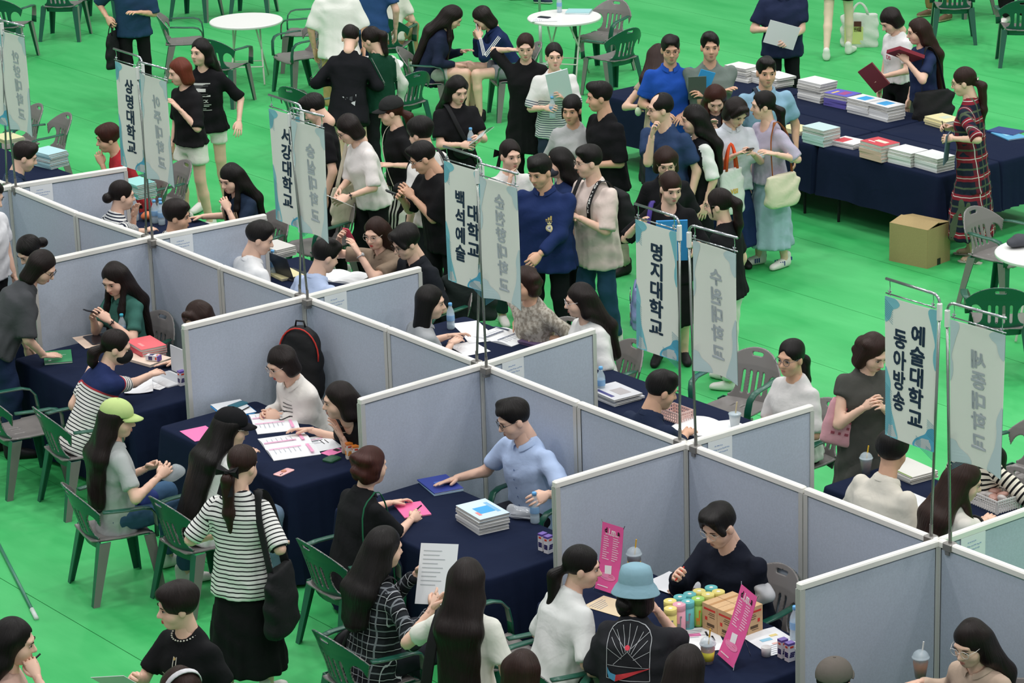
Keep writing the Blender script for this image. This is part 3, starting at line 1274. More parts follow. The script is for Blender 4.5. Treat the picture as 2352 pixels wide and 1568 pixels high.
stack(1745, 160, 5, 'e2e2e0', 'loose white stack hidden partly by the denim shirt man', 0, (.22, .3, .022), jit=.02)
# booths
stack(112, 345, 9, 'a9d5dc', 'tall pale teal stack beside the young man at left', 8, (.22, .30, .016), tcol='b4dbe2')
stack(18, 312, 3, 'd9d6a8', 'pale yellow stack at the left picture edge', 0, (.21, .29, .014))
stack(318, 415, 8, '8fcfcb', 'turquoise stack behind the woman with a bun', 0, (.2, .28, .017), tcol='9ad6d2')
stack(637, 562, 5, 'cfcdc8', 'grey white stack beside the young man in white', 0, (.2, .28, .016))
stack(655, 626, 2, 'e3d9a8', 'pale yellow books in front of the water bottles', -6, (.21, .29, .01))
stack(334, 786, 4, 'e2646c', 'red book stack on the table with the green book', -5, (.21, .297, .02), top=[(.25, .1, .12, .3, 'ee9a9a')], tcol='ee6d74')
stack(1108, 1168, 5, 'dedfdf', 'thick white and blue stack before the man in pale blue', -8, (.22, .31, .022), top=[(.0, .05, .5, .36, '49a8e2'), (-.32, 0, .12, .6, '86b9dd'), (.3, .2, .1, .2, 'e58f8f')], tcol='cfe2ee')
stack(1012, 1110, 2, 'a9cfe6', 'blue magazines under the hand of the man in pale blue', -14, (.21, .297, .009), tcol='34459a', top=[(0, 0, .3, .3, '4b6ec0')])
stack(1412, 895, 4, 'c9cacf', 'glossy magazine stack beside the four bottles', -4, (.25, .33, .013), top=[(-.1, .1, .4, .4, 'a9a4a6'), (.35, 0, .12, .6, '3f3f7a')], jit=.02)
stack(1245, 782, 3, '5b4a6c', 'purple brochures in front of the long haired girl', 8, (.22, .3, .008), top=[(.1, .0, .4, .3, '8b6f9a'), (.05, 0, .1, .16, 'd8d8da')])
stack(2088, 1073, 4, 'd9d8d2', 'white magazine stack with green spines behind the beige polo man', -5, (.23, .32, .012), top=[(.46, 0, .06, 1, '6f8a44')])
stack(2104, 1178, 2, 'dcdad6', 'thick white volumes beside the beige polo man', 5, (.21, .29, .02))
stack(1330, 24, 3, 'cfe0e2', 'pale booklets on the round table', 40, (.2, .28, .008), tcol='a8d6da')
book(at(133, 822, Z_) + (0, 0, 0), math.radians(-28), (.21, .297, .014), '2f8a55', 'green book under the hand of the leaning person', prints=[(.2, .1, .2, .02, 'b9d8c4'), (-.3, -.3, .1, .1, 'dfe8e2')])
book(at(338, 826, Z_), math.radians(10), (.22, .32, .02), 'ecd6c4', 'cream box folder beneath the red books')
book(at(948, 1172, Z_), math.radians(-20), (.18, .25, .008), 'f06fa4', 'bright pink booklet the reddish haired woman writes on')
book(at(460, 996, Z_), math.radians(-8), (.2, .26, .003), 'ee78b2', 'pink leaflet beside the black cap girl', name='leaflet')


def sheet(px, py, rz, label, z=Z_ + .001, size=(.21, .297), curl=.0, col='e9ebee', prints=(), name='paper_sheet', cat='paper', group=None, pts=None):
    """a sheet of paper lying flat, slightly curled, with printed blocks"""
    p = at(px, py, z) if pts is None else pts
    n = 6
    V = [((i / n - .5) * size[0], (j / n - .5) * size[1], curl * ((i / n - .5) ** 2 + .4 * (j / n - .5) ** 2) * 4 + .001) for i in range(n + 1) for j in range(n + 1)]
    F = [(i * (n + 1) + j, (i + 1) * (n + 1) + j, (i + 1) * (n + 1) + j + 1, i * (n + 1) + j + 1) for i in range(n) for j in range(n)]
    V2 = V + [(a, b, c - .0012) for a, b, c in V]
    k = len(V)
    F2 = F + [tuple(reversed([q + k for q in f])) for f in F]
    o = link(name, mesh_of(name, V2, F2, M(col, rough=.8, name='paper'), True), None, None, tuple(p), (0, 0, math.radians(rz)))
    tag(o, label, cat, group)
    if prints:
        m, mats = MB(), []
        for (x, y, ww, dd, c) in prints:
            mt = M(c, rough=.6, name='print')
            if mt not in mats:
                mats.append(mt)
            zz = curl * (x * x + .4 * y * y) * 4 + .0022
            m.box((x * size[0], y * size[1], zz), (ww * size[0], dd * size[1], .0006), mi=mats.index(mt))
        m.obj('print', mats, o)
    return o


def lines(n, x0=-.4, w=.7, y0=.38, dy=-.07, c='9aa0aa', seed=0):
    r = random.Random(seed)
    out = []
    for i in range(n):
        ww = w * r.uniform(.55, 1)
        out.append((x0 + ww / 2, y0 + dy * i, ww, .014, c))
    return out


def open_booklet(px, py, rz, label, tint='f0a8cc', z=Z_, sc=1.0, col='eef0f2', prints=True):
    p = at(px, py, z)
    t = empty('open_booklet', tuple(p), math.radians(rz), label, 'book')
    for s in (-1, 1):
        n = 6
        V = []
        for i in range(n + 1):
            u = i / n
            for v in (-.5, .5):
                V.append((s * u * .205 * sc, v * .29 * sc, .004 + .022 * math.sin(min(u * 3.2, PI)) * (1 - u * .55)))
        F = [(i * 2, i * 2 + 2, i * 2 + 3, i * 2 + 1) if s > 0 else (i * 2 + 1, i * 2 + 3, i * 2 + 2, i * 2) for i in range(n)]
        k = len(V)
        V += [(a, b, 0) for a, b, c in V]
        F += [tuple(reversed([q + k for q in f])) for f in F]
        F += [(n * 2, n * 2 + k, n * 2 + 1 + k, n * 2 + 1)] + [(i * 2, i * 2 + k, i * 2 + 2 + k, i * 2 + 2) for i in range(n)] + [(i * 2 + 1, i * 2 + 3, i * 2 + 3 + k, i * 2 + 1 + k) for i in range(n)]
        link('page', mesh_of('page', V, F, M(col, rough=.7, name='paper'), False), None, t)
    if prints:
        m = MB()
        for s in (-1, 1):
            m.box((s * .115 * sc, -.1 * sc, .0245), (.15 * sc, .02 * sc, .001), mi=0)
            m.box((s * .06 * sc, .04 * sc, .026), (.012 * sc, .2 * sc, .001), mi=0)
            for q in range(6):
                m.box((s * (.1 + .0) * sc, (.11 - .03 * q) * sc, .0225), (.09 * sc * random.uniform(.5, 1), .004, .001), mi=1)
        m.obj('print', [M(tint, rough=.6, name='print'), M('b9bcc4', rough=.6, name='print')], t)
    return t


sheet(215, 782, -12, 'pale peach paper under the dark tablet', size=(.24, .32), col='eed3bf')
m = MB()
m.box((0, 0, .004), (.17, .25, .008), ch=.012)
o = m.obj('tablet', M('2a2830', rough=.15, spec=.6, name='screen'), loc=tuple(at(225, 779, Z_ + .003)), rot=(0, 0, -.2))
tag(o, 'dark tablet lying beside the woman in the green blouse', 'tablet')
sheet(318, 890, -30, 'white paper sheet near the arm of the masked woman', size=(.21, .29), curl=.01)
sheet(352, 880, 20, 'white paper sheet in front of the laptop', size=(.2, .28), z=Z_ + .0025)
open_booklet(630, 970, 65, 'open white and pink magazine under the clasped hands', sc=1.05)
open_booklet(664, 1026, 70, 'large open white and pink magazine in front of the black tee woman', sc=1.15)
sheet(735, 1018, -12, 'white sheet with large black lettering beside the open magazine', size=(.22, .3), prints=[(-.1, .2, .6, .02, '222226'), (.0, .3, .5, .02, 'e35fa4'), (.1, .05, .03, .3, '222226'), (.25, .05, .03, .25, '222226')] + lines(6, seed=4), z=Z_ + .002)
sheet(765, 1037, 10, 'pink card beside the tumbler', size=(.15, .1), col='ee86b8', prints=[(.25, 0, .25, .5, '2b2b2b')])
open_booklet(785, 637, 115, 'open white book in front of the man in a light blue shirt', prints=False)
sheet(1080, 752, -20, 'white sheet beside the tall water bottle', size=(.21, .3))
sheet(1098, 772, -25, 'second white sheet under the open brochure', size=(.21, .3), z=Z_ + .003)
open_booklet(1158, 774, 100, 'open brochure with a dark spine between two women', tint='45506a')
sheet(1078, 800, -10, 'white sheet beside the elbow of the grey jacket woman', size=(.21, .3))
open_booklet(1625, 985, 110, 'thick open white book in front of the man in navy', sc=1.2, prints=False)
sheet(1668, 985, -25, 'white sheet beneath the thick open book', size=(.25, .35))
sheet(2108, 1160, 0, 'white paper sheets beside the beige polo man', size=(.22, .3), curl=.01)
sheet(1552, 1345, 5, 'white paper in front of the man with the red pen', size=(.25, .35), curl=.006)
sheet(1610, 1468, -30, 'white print with pink and black strokes under the drink', size=(.24, .34), prints=[(-.1, .2, .3, .12, 'ea86bc'), (.2, .2, .05, .2, '2b2b30'), (.3, .0, .05, .2, '2b2b30')] + lines(5, seed=9))
sheet(1775, 1472, -10, 'white printed sheet with blue and yellow blocks by the nearest divider', size=(.24, .34), prints=[(-.1, .1, .3, .1, '8fc4dc'), (.2, .2, .2, .08, 'e2cf8c'), (.1, -.1, .4, .06, 'e6b7b0')] + lines(6, y0=-.15, seed=2))
sheet(1405, 1392, 12, 'tan printed leaflet beside the bucket hat', size=(.2, .28), col='d9c6a6', prints=lines(5, seed=6))
sheet(1250, 45, 50, 'paper with a phone on it on the round table', size=(.21, .3), prints=lines(5, seed=8))


def slab(name, px, py, rz, size, col, label, cat, z=Z_, rough=.3, extra=None):
    m = MB()
    m.box((0, 0, size[2] / 2), size, ch=min(size[0], size[1]) * .12)
    o = m.obj(name, M(col, rough=rough, spec=.5, name='case'), loc=tuple(at(px, py, z)), rot=(0, 0, math.radians(rz)))
    autosmooth(o, 40)
    tag(o, label, cat)
    if extra:
        extra(o)
    return o


def grip(o):
    m = MB()
    m.lathe([(.018, .009), (.02, .013), (.017, .016), (0, .016)], n=14)
    m.obj('phone_grip', M('c98a72', rough=.4, name='grip'), o)
    m = MB()
    for k in range(2):
        m.lathe([(.006, .008), (.006, .0105), (0, .0105)], (-.022, .058 - .016 * k, 0), 10)
    m.obj('camera_lens', BLACK, o)


slab('phone', 652, 1085, 105, (.072, .15, .009), 'ecb4b4', 'pink phone with a round copper grip on the navy cloth', 'phone', extra=grip)
slab('phone', 1250, 40, 20, (.075, .15, .009), '1c2030', 'dark phone on the round table', 'phone', z=Z_ + .004)
slab('phone', 362, 834, 60, (.07, .14, .009), 'e6d9c8', 'cream phone beside the reaching arm', 'phone')


def wallet_x(o):
    m = MB()
    m.tube([(-.045, -.047, .01), (.045, -.047, .01)], .002, 6)
    m.obj('zip', M('b9a058', rough=.3, metal=.8, name='brass'), o)


slab('wallet', 762, 1056, 105, (.09, .11, .02), '1d5238', 'small dark green wallet on the navy cloth', 'wallet', rough=.6, extra=wallet_x)
f = slab('folder', 536, 940, -12, (.25, .34, .008), '2f87c8', 'blue clip folder holding white papers beside the black cap girl', 'folder')
m = MB()
m.box((0, .0, .0095), (.23, .32, .002))
m.obj('paper', PAPER, f)
slab('phone', 546, 930, 100, (.075, .15, .012), '2f6f80', 'teal phone case on the blue folder', 'phone', z=Z_ + .012)
m = MB()
m.tube([(0, -.07, .006), (0, .07, .006)], .004, 8)
o = m.obj('pen', BLACK, loc=tuple(at(560, 942, Z_ + .012)), rot=(0, 0, -1.2))
tag(o, 'black pen on the blue folder', 'pen')

# laptop
p = at(388, 872, Z_)
t = empty('laptop', tuple(p), math.radians(0), 'white laptop half hidden by the divider edge beside the masked woman', 'laptop')
m = MB()
m.box((0, 0, .008), (.22, .31, .016), ch=.01)
m.obj('keyboard_base', M('d9dadd', rough=.4, name='white_case'), t)
m = MB()
m.box((.03, 0, .0165), (.1, .27, .001))
m.obj('keys', M('b4b7bd', rough=.6, name='keys'), t)
m = MB()
m.box((.125, 0, .11), (.008, .31, .2))
m.obj('screen_lid', M('d9dadd', rough=.4, name='white_case'), t)
# second laptop
p = at(672, 632, Z_)
t = empty('laptop', tuple(p), math.radians(180), 'dark laptop in front of the man in the light blue shirt', 'laptop')
m = MB()
m.box((0, 0, .008), (.22, .3, .016), ch=.01)
m.obj('keyboard_base', M('2b2d33', rough=.4, name='dark_case'), t)
m = MB()
m.box((.12, 0, .11), (.008, .3, .2), R=np.array([[math.cos(.3), 0, -math.sin(.3)], [0, 1, 0], [math.sin(.3), 0, math.cos(.3)]]))
m.obj('screen_lid', M('30333c', rough=.3, name='dark_case'), t)

# ------------------------------------------------------------------ bottles, cups, cartons of juice
CLEAR = M('dcebf3', rough=.08, spec=.6, alpha=.42, name='clear_plastic')
WATER = M('b9d6e6', rough=.05, spec=.6, alpha=.45, name='water')
m = MB()
m.lathe([(.0, .002), (.026, .0), (.031, .008), (.031, .05), (.029, .055), (.031, .06), (.031, .13), (.028, .145), (.014, .178), (.013, .192)], n=16)
BOT = m.mesh('bottle_body', CLEAR, True)
m = MB()
m.lathe([(.0, .19), (.0155, .19), (.0155, .208), (.013, .211), (0, .211)], n=14)
CAP = {c: None for c in ()}
m2 = MB()
m2.lathe([(.0318, .07), (.0322, .072), (.0322, .112), (.0318, .114)], n=16)
LABEL = m2.mesh('bottle_label', M('8db9e2', rough=.4, alpha=.8, name='label'), True)
LABEL2 = m2.mesh('bottle_label', M('cfe3ee', rough=.4, name='label'), True)
m3 = MB()
m3.lathe([(0, .004), (.028, .005), (.028, .12), (0, .12)], n=14)
WAT = m3.mesh('water_fill', WATER, True)
CAPM = m.mesh('bottle_cap', M('6fb4ea', rough=.4, name='cap'), True)
CAPC = m.mesh('bottle_cap', M('49b8d0', rough=.4, name='cap'), True)


def bottle(px, py, label, group=None, base=True, z=Z_, cap=None, lab=None, loc=None):
    p = at(px, py, z) if loc is None else loc
    t = empty('water_bottle', tuple(p), random.uniform(0, 6), label, 'bottle', group)
    link('bottle_body', BOT, None, t)
    link('bottle_cap', cap or CAPM, None, t)
    link('bottle_label', lab or LABEL, None, t)
    link('water_fill', WAT, None, t)
    return t


for px, py, lb in ((1036, 755, 'tall clear water bottle beside the grey jacket woman'), (1229, 1200, 'clear water bottle under the hand of the man in pale blue'), (820, 1022, 'clear water bottle behind the cream tumbler'),
                   (283, 780, 'clear water bottle with turquoise cap beside the green blouse woman'), (1285, 28, 'clear water bottle on the round table'), (1826, 1468, 'clear water bottle half behind the nearest divider'),
                   (948, 728, 'clear water bottle behind the woman with the bob'), (312, 506, 'clear water bottle beside the striped woman with a bun')):
    bottle(px, py, lb, cap=CAPC if px == 283 else None)
for k, (px, py) in enumerate(((1347, 905), (1365, 900), (1363, 912), (1381, 905))):
    bottle(px, py, ('leftmost', 'rear', 'front', 'rightmost')[k] + ' water bottle of the four by the magazine stack', 'four bottles by the magazines')
for k, (px, py) in enumerate(((598, 628), (614, 634), (629, 630), (590, 640))):
    bottle(px, py, ('second', 'third', 'rightmost', 'leftmost')[k] + ' water bottle in the row before the young man in white', 'bottles before the young man in white')
for k, (px, py) in enumerate(((357, 512), (371, 508), (372, 516))):
    bottle(px, py, ('left', 'rear', 'front')[k] + ' water bottle of the three by the highlighted hair girl', 'three bottles on the far table')


def cup(px, py, label, drink, straw, sc=1.0, dome=True, z=Z_, wrap=None, scol='e8b93a'):
    t = empty('iced_drink', tuple(at(px, py, z)), 0, label, 'cup')
    m = MB()
    m.lathe([(0, 0), (.029 * sc, 0), (.045 * sc, .115 * sc), (.047 * sc, .118 * sc)], n=18)
    m.obj('cup_wall', CLEAR, t, True)
    m = MB()
    m.lathe([(0, .003), (.028 * sc, .003), (.041 * sc, .095 * sc), (0, .096 * sc)], n=16)
    m.obj('drink', M(drink, rough=.2, spec=.5, name='drink'), t, True)
    m = MB()
    prof = [(.048 * sc, .116 * sc), (.049 * sc, .122 * sc)] + ([(.045 * sc * math.cos(a), .122 * sc + .04 * sc * math.sin(a)) for a in np.linspace(.05, 1.2, 6)] if dome else [(.04 * sc, .126 * sc), (.0, .126 * sc)])
    m.lathe(prof, n=18)
    m.obj('lid', CLEAR, t, True)
    m = MB()
    for a in range(5):
        m.box((.018 * math.cos(a * 1.3) * sc, .018 * math.sin(a * 1.3) * sc, .1 * sc), (.02, .02, .016), R=RZ(a))
    m.obj('ice', CLEAR, t)
    if straw:
        m = MB()
        m.tube([(0, .01, .02), (.012, -.01, .21 * sc)], .0045, 8)
        m.obj('straw', M(scol, rough=.4, name='straw'), t)
    if wrap:
        m = MB()
        m.lathe([(.0335 * sc, .02 * sc), (.0405 * sc, .075 * sc)], n=18)
        m.obj('sleeve', M(wrap, rough=.6, name='sleeve'), t, True)
    return t


cup(1457, 1315, 'iced coffee with domed lid and yellow straw by the upright pink banner', '4a2a1c', True, 1.05, wrap='dfae36')
cup(1626, 1522, 'pinkish iced drink with yellow printed sleeve and yellow straw', 'c79a86', True, 1.0, wrap='d8d04a')
cup(2114, 1556, 'iced tea with domed lid and white straw at the bottom right', 'b9744a', True, 1.05, scol='eeeeea')
cup(1989, 1088, 'iced drink with yellow straw behind the beige polo man', '6a4636', True, .95)
cup(1688, 985, 'clear iced drink beside the thick open book', 'd8d6d2', True, .95, dome=False, scol='d8c79c')
cup(927, 758, 'red iced drink behind the woman with the bob', 'd8482c', True, .9, scol='d9a08c')
m = MB()
m.lathe([(0, 0), (.028, 0), (.03, .01), (.033, .16), (.034, .165)], n=18)
t = m.obj('tumbler', M('dccfb8', rough=.45, name='cream_tumbler'), None, True, loc=tuple(at(795, 1040, Z_)))
tag(t, 'cream tumbler with black lid beside the orange juice cartons', 'tumbler')
m = MB()
m.lathe([(.0345, .165), (.0355, .17), (.0345, .2), (.03, .205), (.026, .2), (0, .198)], n=18)
m.obj('lid', BLACK, t, True)


def juice(px, py, rz, label, kind, z=Z_, lying=False):
    t = empty('juice_carton', tuple(at(px, py, z)), math.radians(rz), label, 'carton', 'small juice cartons')
    if lying:
        t.rotation_euler = (PI / 2, 0, math.radians(rz))
        t.location.z += .024
    body, acc, dot = {'grape': ('e2dfe2', '6d54a6', '2c2560'), 'orange': ('e9e2d8', 'e9863a', 'ee9a2a')}[kind]
    m = MB()
    m.box((0, 0, .055), (.048, .038, .11))
    m.obj('carton_body', M(body, rough=.35, name='carton'), t)
    m = MB()
    m.box((0, 0, .1115), (.049, .039, .003))
    m.box((0, .0, .105), (.0486, .0386, .012))
    m.obj('coloured_top', M(acc, rough=.35, name='carton_print'), t)
    m = MB()
    for s in (-1, 1):
        for k in range(7):
            a = k * .9
            m.lathe([(.007, 0), (.007, .001), (0, .0012)], (.010 * math.cos(a), 0, 0), 8)
    m = MB()
    for k in range(9):
        cx, cz = (k % 3 - 1) * .011, .03 + (k // 3) * .011
        for s in (-1, 1):
            m.box((cx + .003 * (k // 3), s * .0195, cz), (.0095, .001, .0095))
            m.box((s * .0245, cx * .9, cz), (.001, .009, .0095))
    m.obj('fruit_print', M(dot, rough=.4, name='carton_print'), t)
    m = MB()
    for s in (-1, 1):
        m.box((0, s * .0196, .088), (.024, .001, .012))
        m.box((s * .0246, 0, .088), (.001, .02, .012))
    m.obj('red_logo_patch', M('d8452e', rough=.4, name='carton_print'), t)
    return t


juice(1247, 1262, 8, 'grape juice carton by the divider post, left one of two', 'grape')
juice(1260, 1268, 8, 'grape juice carton by the divider post, right one of two', 'grape')
juice(1798, 1508, -5, 'grape juice carton at the table corner, left one of two', 'grape')
juice(1814, 1516, -5, 'grape juice carton at the table corner, right one of two', 'grape')
juice(418, 884, 0, 'grape juice carton beside the laptop screen', 'grape')
juice(338, 826, 30, 'grape juice carton lying beside the red books', 'grape', lying=True, z=Z_ + .021)
juice(803, 1052, -20, 'orange juice carton beside the tumbler, left one of two', 'orange')
juice(818, 1058, -20, 'orange juice carton beside the tumbler, right one of two', 'orange')

# ------------------------------------------------------------------ table of the nearest booth: tubes, cartons, pink banners
TC = {'y': 'e0d27c', 't': '62b4b8', 'p': 'e2a2b4', 'g': '9cc860'}
for k, (x, y, c) in enumerate(((1415, 860, 'y'), (1418, 925, 'y'), (1493, 890, 'p'), (1500, 825, 't'), (1568, 865, 't'), (1583, 800, 't'), (1655, 840, 'g'), (1665, 775, 'y'), (1740, 805, 'y'), (1768, 745, 't'), (1830, 780, 'y'))):
    p = at(1160 + x / 3.734, 1148 + y / 3.734, Z_ + .17)
    nm_ = {'y': 'yellow', 't': 'teal', 'p': 'pink', 'g': 'green'}[c]
    wh = ('at the far left rear', 'at the far left front', 'beside the yellow ones at left', 'second in the rear row', 'in front at the middle', 'third in the rear row', 'with a giraffe print', 'fourth in the rear row', 'beside the green one', 'at the back', 'nearest the cartons')[k]
    t = empty('paper_tube', (p[0], p[1], Z_), math.radians(FACE0 - 90), '%s round paper tube %s of the group' % (nm_, wh), 'tube', 'coloured paper tubes')
    m = MB()
    m.lathe([(0, 0), (.036, 0), (.037, .003), (.037, .135)], n=20)
    m.obj('tube_body', M(TC[c], rough=.5, name='tube_card'), t, True)
    m = MB()
    m.lathe([(.0375, .135), (.0385, .136), (.0385, .168), (.036, .17), (.034, .168), (0, .168)], n=20)
    m.obj('tube_lid', M(TC[c], rough=.45, name='tube_card'), t, True)
    m = MB()
    m.lathe([(.012, .1685), (.011, .1692), (0, .1692)], n=12)
    m.obj('lid_emblem', M('e9e6da', rough=.5, name='print'), t)
    if c in 'gp' or k in (1, 4):
        q = MB()
        col = 'e58a34' if c == 'g' else '8a8a90'
        for (u, z, w_, h_) in ((0, .03, .006, .03), (.3, .03, .006, .03), (.15, .05, .022, .018), (.38, .075, .007, .04), (.45, .1, .012, .012)):
            a = -.25 + u * 1.0 - PI / 2 + PI
            cx, cy = .0376 * math.cos(a), .0376 * math.sin(a)
            q.box((cx, cy, z), (w_, .0012, h_), R=RZ(a - PI / 2))
        q.obj('animal_print', M(col, rough=.6, name='print'), t)
CARD = M('cdaa82', rough=.85, spec=.1, var=.1, name='cardboard')
c0 = at(1160 + 1818 / 3.734, 1148 + 878 / 3.734, Z_ + .165)
for k in range(4):
    i, j = k // 2, k % 2
    t = empty('carton', (c0[0] + .122 * i, c0[1] - .131 * j, Z_), 0, ('left front', 'right front', 'left rear', 'right rear')[k] + ' brown carton with red label in the block of four', 'box', 'brown cartons on the table')
    m = MB()
    m.box((0, 0, .0825), (.118, .128, .165))
    m.obj('carton_body', CARD, t)
    m = MB()
    m.box((0, 0, .1655), (.118, .02, .001))
    m.obj('tape', M('b98d60', rough=.3, name='tape'), t)
    m = MB()
    for (u, z, w_, h_, mi) in ((0, .135, .11, .012, 0), (-.025, .115, .05, .004, 1), (-.02, .104, .06, .004, 1), (-.025, .09, .05, .004, 1), (.035, .075, .022, .022, 0), (-.01, .04, .07, .018, 1), (0, .022, .06, .003, 1)):
        m.box((-.0595, u * .85, z), (.001, w_ * .9, h_), mi=mi)
        m.box((u * .8, -.0645, z), (w_ * .85, .001, h_), mi=mi)
    m.obj('printed_label', [M('cf3b34', rough=.6, name='print'), M('5a4632', rough=.6, name='print')], t)


def mini_banner(tops, bots, label, lean):
    """small pink X banner on a table; tops/bots: pixel corners"""
    zb, zt = Z_ + .02, Z_ + .47
    b0, b1 = at(*bots[0], zb), at(*bots[1], zb)
    c = (b0 + b1) / 2
    u = b1 - b0
    W = np.linalg.norm(u)
    t0, t1 = tops
    # height along the sheet from the pixels, leaning about the foot line
    tc = ((t0[0] + t1[0]) / 2, (t0[1] + t1[1]) / 2)
    best = None
    n = np.array([u[1], -u[0], 0]) / W
    for H in np.linspace(.3, .6, 61):
        for l in np.linspace(-.35, .35, 29):
            q = c + n * l * H + np.array([0, 0, H * math.sqrt(1 - l * l)])
            a = pix(q)
            e = (a[0] - tc[0]) ** 2 + (a[1] - tc[1]) ** 2
            if best is None or e < best[0] - 1e-6:
                best = (e, H, l)
    _, H, l = best
    return c, u / W, n, W, H, l


PINK = M('ec5fa2', rough=.5, name='pink_banner')
for k, (tops, bots, lb) in enumerate(((((1378, 1195), (1438, 1215)), ((1366, 1350), (1414, 1366)), 'upright pink table banner with white text beside the ponytail girl'),
                                      (((1713, 1345), (1752, 1373)), ((1648, 1502), (1684, 1534)), 'tilted pink table banner with white text in front of the cartons'))):
    c, u, n, W, H, l = mini_banner(tops, bots, lb, 0)
    W = max(W, .17)
    t = empty('table_banner', tuple(c), math.atan2(u[1], u[0]), lb, 'banner', 'pink table banners')
    roll = 0
    # sideways slope comes from the line between the top and bottom centres
    piv = empty('banner_sheet', (0, 0, 0))
    bpy.data.objects.remove(piv)
    tiltx = math.asin(l)                            # local frame: x along u, y = -n, z up
    def put(x, z, off):
        return (x, -(l * z) - off * math.cos(tiltx), z * math.cos(tiltx) - off * math.sin(tiltx) * 0)
    nz = 8
    V = [put(sx * W / 2, H * i / nz, -.012 * math.sin(PI * i / nz)) for i in range(nz + 1) for sx in (-1, 1)]
    F = [(i * 2, i * 2 + 1, i * 2 + 3, i * 2 + 2) for i in range(nz)]
    kk = len(V)
    V += [(a, b + .0015, c_) for a, b, c_ in V]
    F += [tuple(reversed([q + kk for q in f_])) for f_ in F]
    link('sheet', mesh_of('sheet', V, F, PINK), None, t)

    def flat(polys, mats, name):
        m = MB()
        for (v, f_, mi) in polys:
            m.add([put(x * W, z * H, -.012 * math.sin(PI * z) + .0022) for x, z in v], f_, mi)
        m.obj(name, mats, t)
    tx = []
    for ch, cx, mi in (('d', -.3, 0), ('i', -.13, 1), ('m', .06, 1), ('a', .3, 0)):
        v, f_, d = text_mesh(ch, .03)
        dz = .012 if ch in 'di' else 0
        tx.append(([(cx + a * .26, .885 + dz + b * .26 * W / H) for a, b in v], f_, mi))
    v, f_, d = text_mesh('동아방송예술대학교', .02)
    tx.append(([(a * .62 / d[0], .84 + b * .62 / d[0] * W / H) for a, b in v], f_, 1))
    flat(tx, [BLACK, M('f6f2f4', rough=.6, name='print')], 'lettering')
    rr = random.Random(3)
    ln = []
    for col_ in (-.38, .06):
        for r_ in range(11):
            w_ = rr.uniform(.16, .32)
            z = .79 - .033 * r_
            ln.append(([(col_, z), (col_ + w_, z), (col_ + w_, z + .011), (col_, z + .011)], [(0, 1, 2, 3)], 0))
    ln.append(([(-.4, .06), (.1, .06), (.1, .075), (-.4, .075)], [(0, 1, 2, 3)], 0))
    flat(ln, [M('f6dce8', rough=.6, name='print')], 'small_text')
    pr = []

    def disc(cx, cz, rx, rz_, mi):
        v = [(cx + rx * math.cos(a), cz + rz_ * math.sin(a)) for a in np.linspace(0, 2 * PI, 14, endpoint=False)]
        pr.append((v, fill(v), mi))
    disc(.0, .22, .38, .055, 0)
    disc(-.1, .2, .16, .02, 1)
    disc(.15, .23, .12, .03, 2)
    disc(-.28, .24, .06, .02, 2)
    pr.append(([(-.15, .25), (.15, .27), (.12, .39), (-.2, .37)], [(0, 1, 2, 3)], 1))
    pr.append(([(-.02, .28), (.1, .285), (.08, .33), (-.04, .325)], [(0, 1, 2, 3)], 0))
    flat(pr, [M('f08ab8', rough=.6, name='print'), M('f1ecf0', rough=.6, name='print'), M('e8645a', rough=.6, name='print')], 'picture_print')
    m = MB()
    m.tube([put(-W / 2 - .01, -.01, .0), put(0, H * .5, -.03), put(W / 2 + .008, H + .015, 0)], .0025, 6)
    m.tube([put(W / 2 + .01, -.01, .0), put(0, H * .5, -.03), put(-W / 2 - .008, H + .015, 0)], .0025, 6)
    m.tube([put(0, H * .45, -.03), (0, .16, .0)], .0025, 6)
    m.obj('wire_stand', CHROME, t)

# small white cup with a stick, white bag with straws
m = MB()
m.lathe([(0, 0), (.026, 0), (.03, .055), (.028, .055), (.024, .004), (0, .004)], n=16)
o = m.obj('paper_cup', WHITE, None, True, loc=tuple(at(1760, 1505, Z_)))
tag(o, 'small white cup behind the tilted pink banner', 'cup')
v, f_ = Fld([Ell((0, 0, .05), (.08, .06, .06))], .008).add(Ell((0, 0, .05), (.075, .055, .055))).add(Ell((.05, .02, .09), (.03, .03, .03)), .03).add(Ell((-.03, .0, .11), (.03, .03, .03)), .03).wrinkle(.014).mesh()
o = link('plastic_bag', mesh_of('plastic_bag', v, f_, M('e8e8ea', rough=.3, alpha=.8, name='thin_plastic'), True), None, None, tuple(at(1752, 1385, Z_ + .02)))
tag(o, 'crumpled white plastic bag behind the cartons', 'bag')
m = MB()
m.tube([(-.03, 0, .03), (-.045, .01, .2)], .005, 8)
m.tube([(-.015, 0, .03), (-.028, .02, .19)], .005, 8)
o = m.obj('straw', M('e6b83a', rough=.4, name='straw'), o)
# clear bag of white pens
t = empty('pen_bundle', tuple(at(1195, 1190, Z_)), .6, 'clear bag full of white pens beside the thick book stack', 'bag')
v, f_ = Fld([Ell((0, 0, .04), (.08, .1, .05))], .008).add(Ell((0, -.02, .035), (.05, .09, .035))).add(Ell((0, .07, .06), (.03, .03, .03)), .04).wrinkle(.007).mesh()
link('bag_film', mesh_of('bag_film', v, f_, M('e2e6ec', rough=.12, spec=.7, alpha=.4, name='film'), True), None, t)
rr = random.Random(5)
for k in range(16):
    m = MB()
    x, z = rr.uniform(-.035, .035), rr.uniform(.01, .05)
    m.tube([(x, -.09, z), (x + rr.uniform(-.01, .01), .05, z + rr.uniform(-.005, .01))], .0045, 6)
    m.obj('pen', M('d6d8dc', rough=.3, name='pen_white') if k % 3 else M('7a7d84', rough=.3, name='pen_grey'), t)


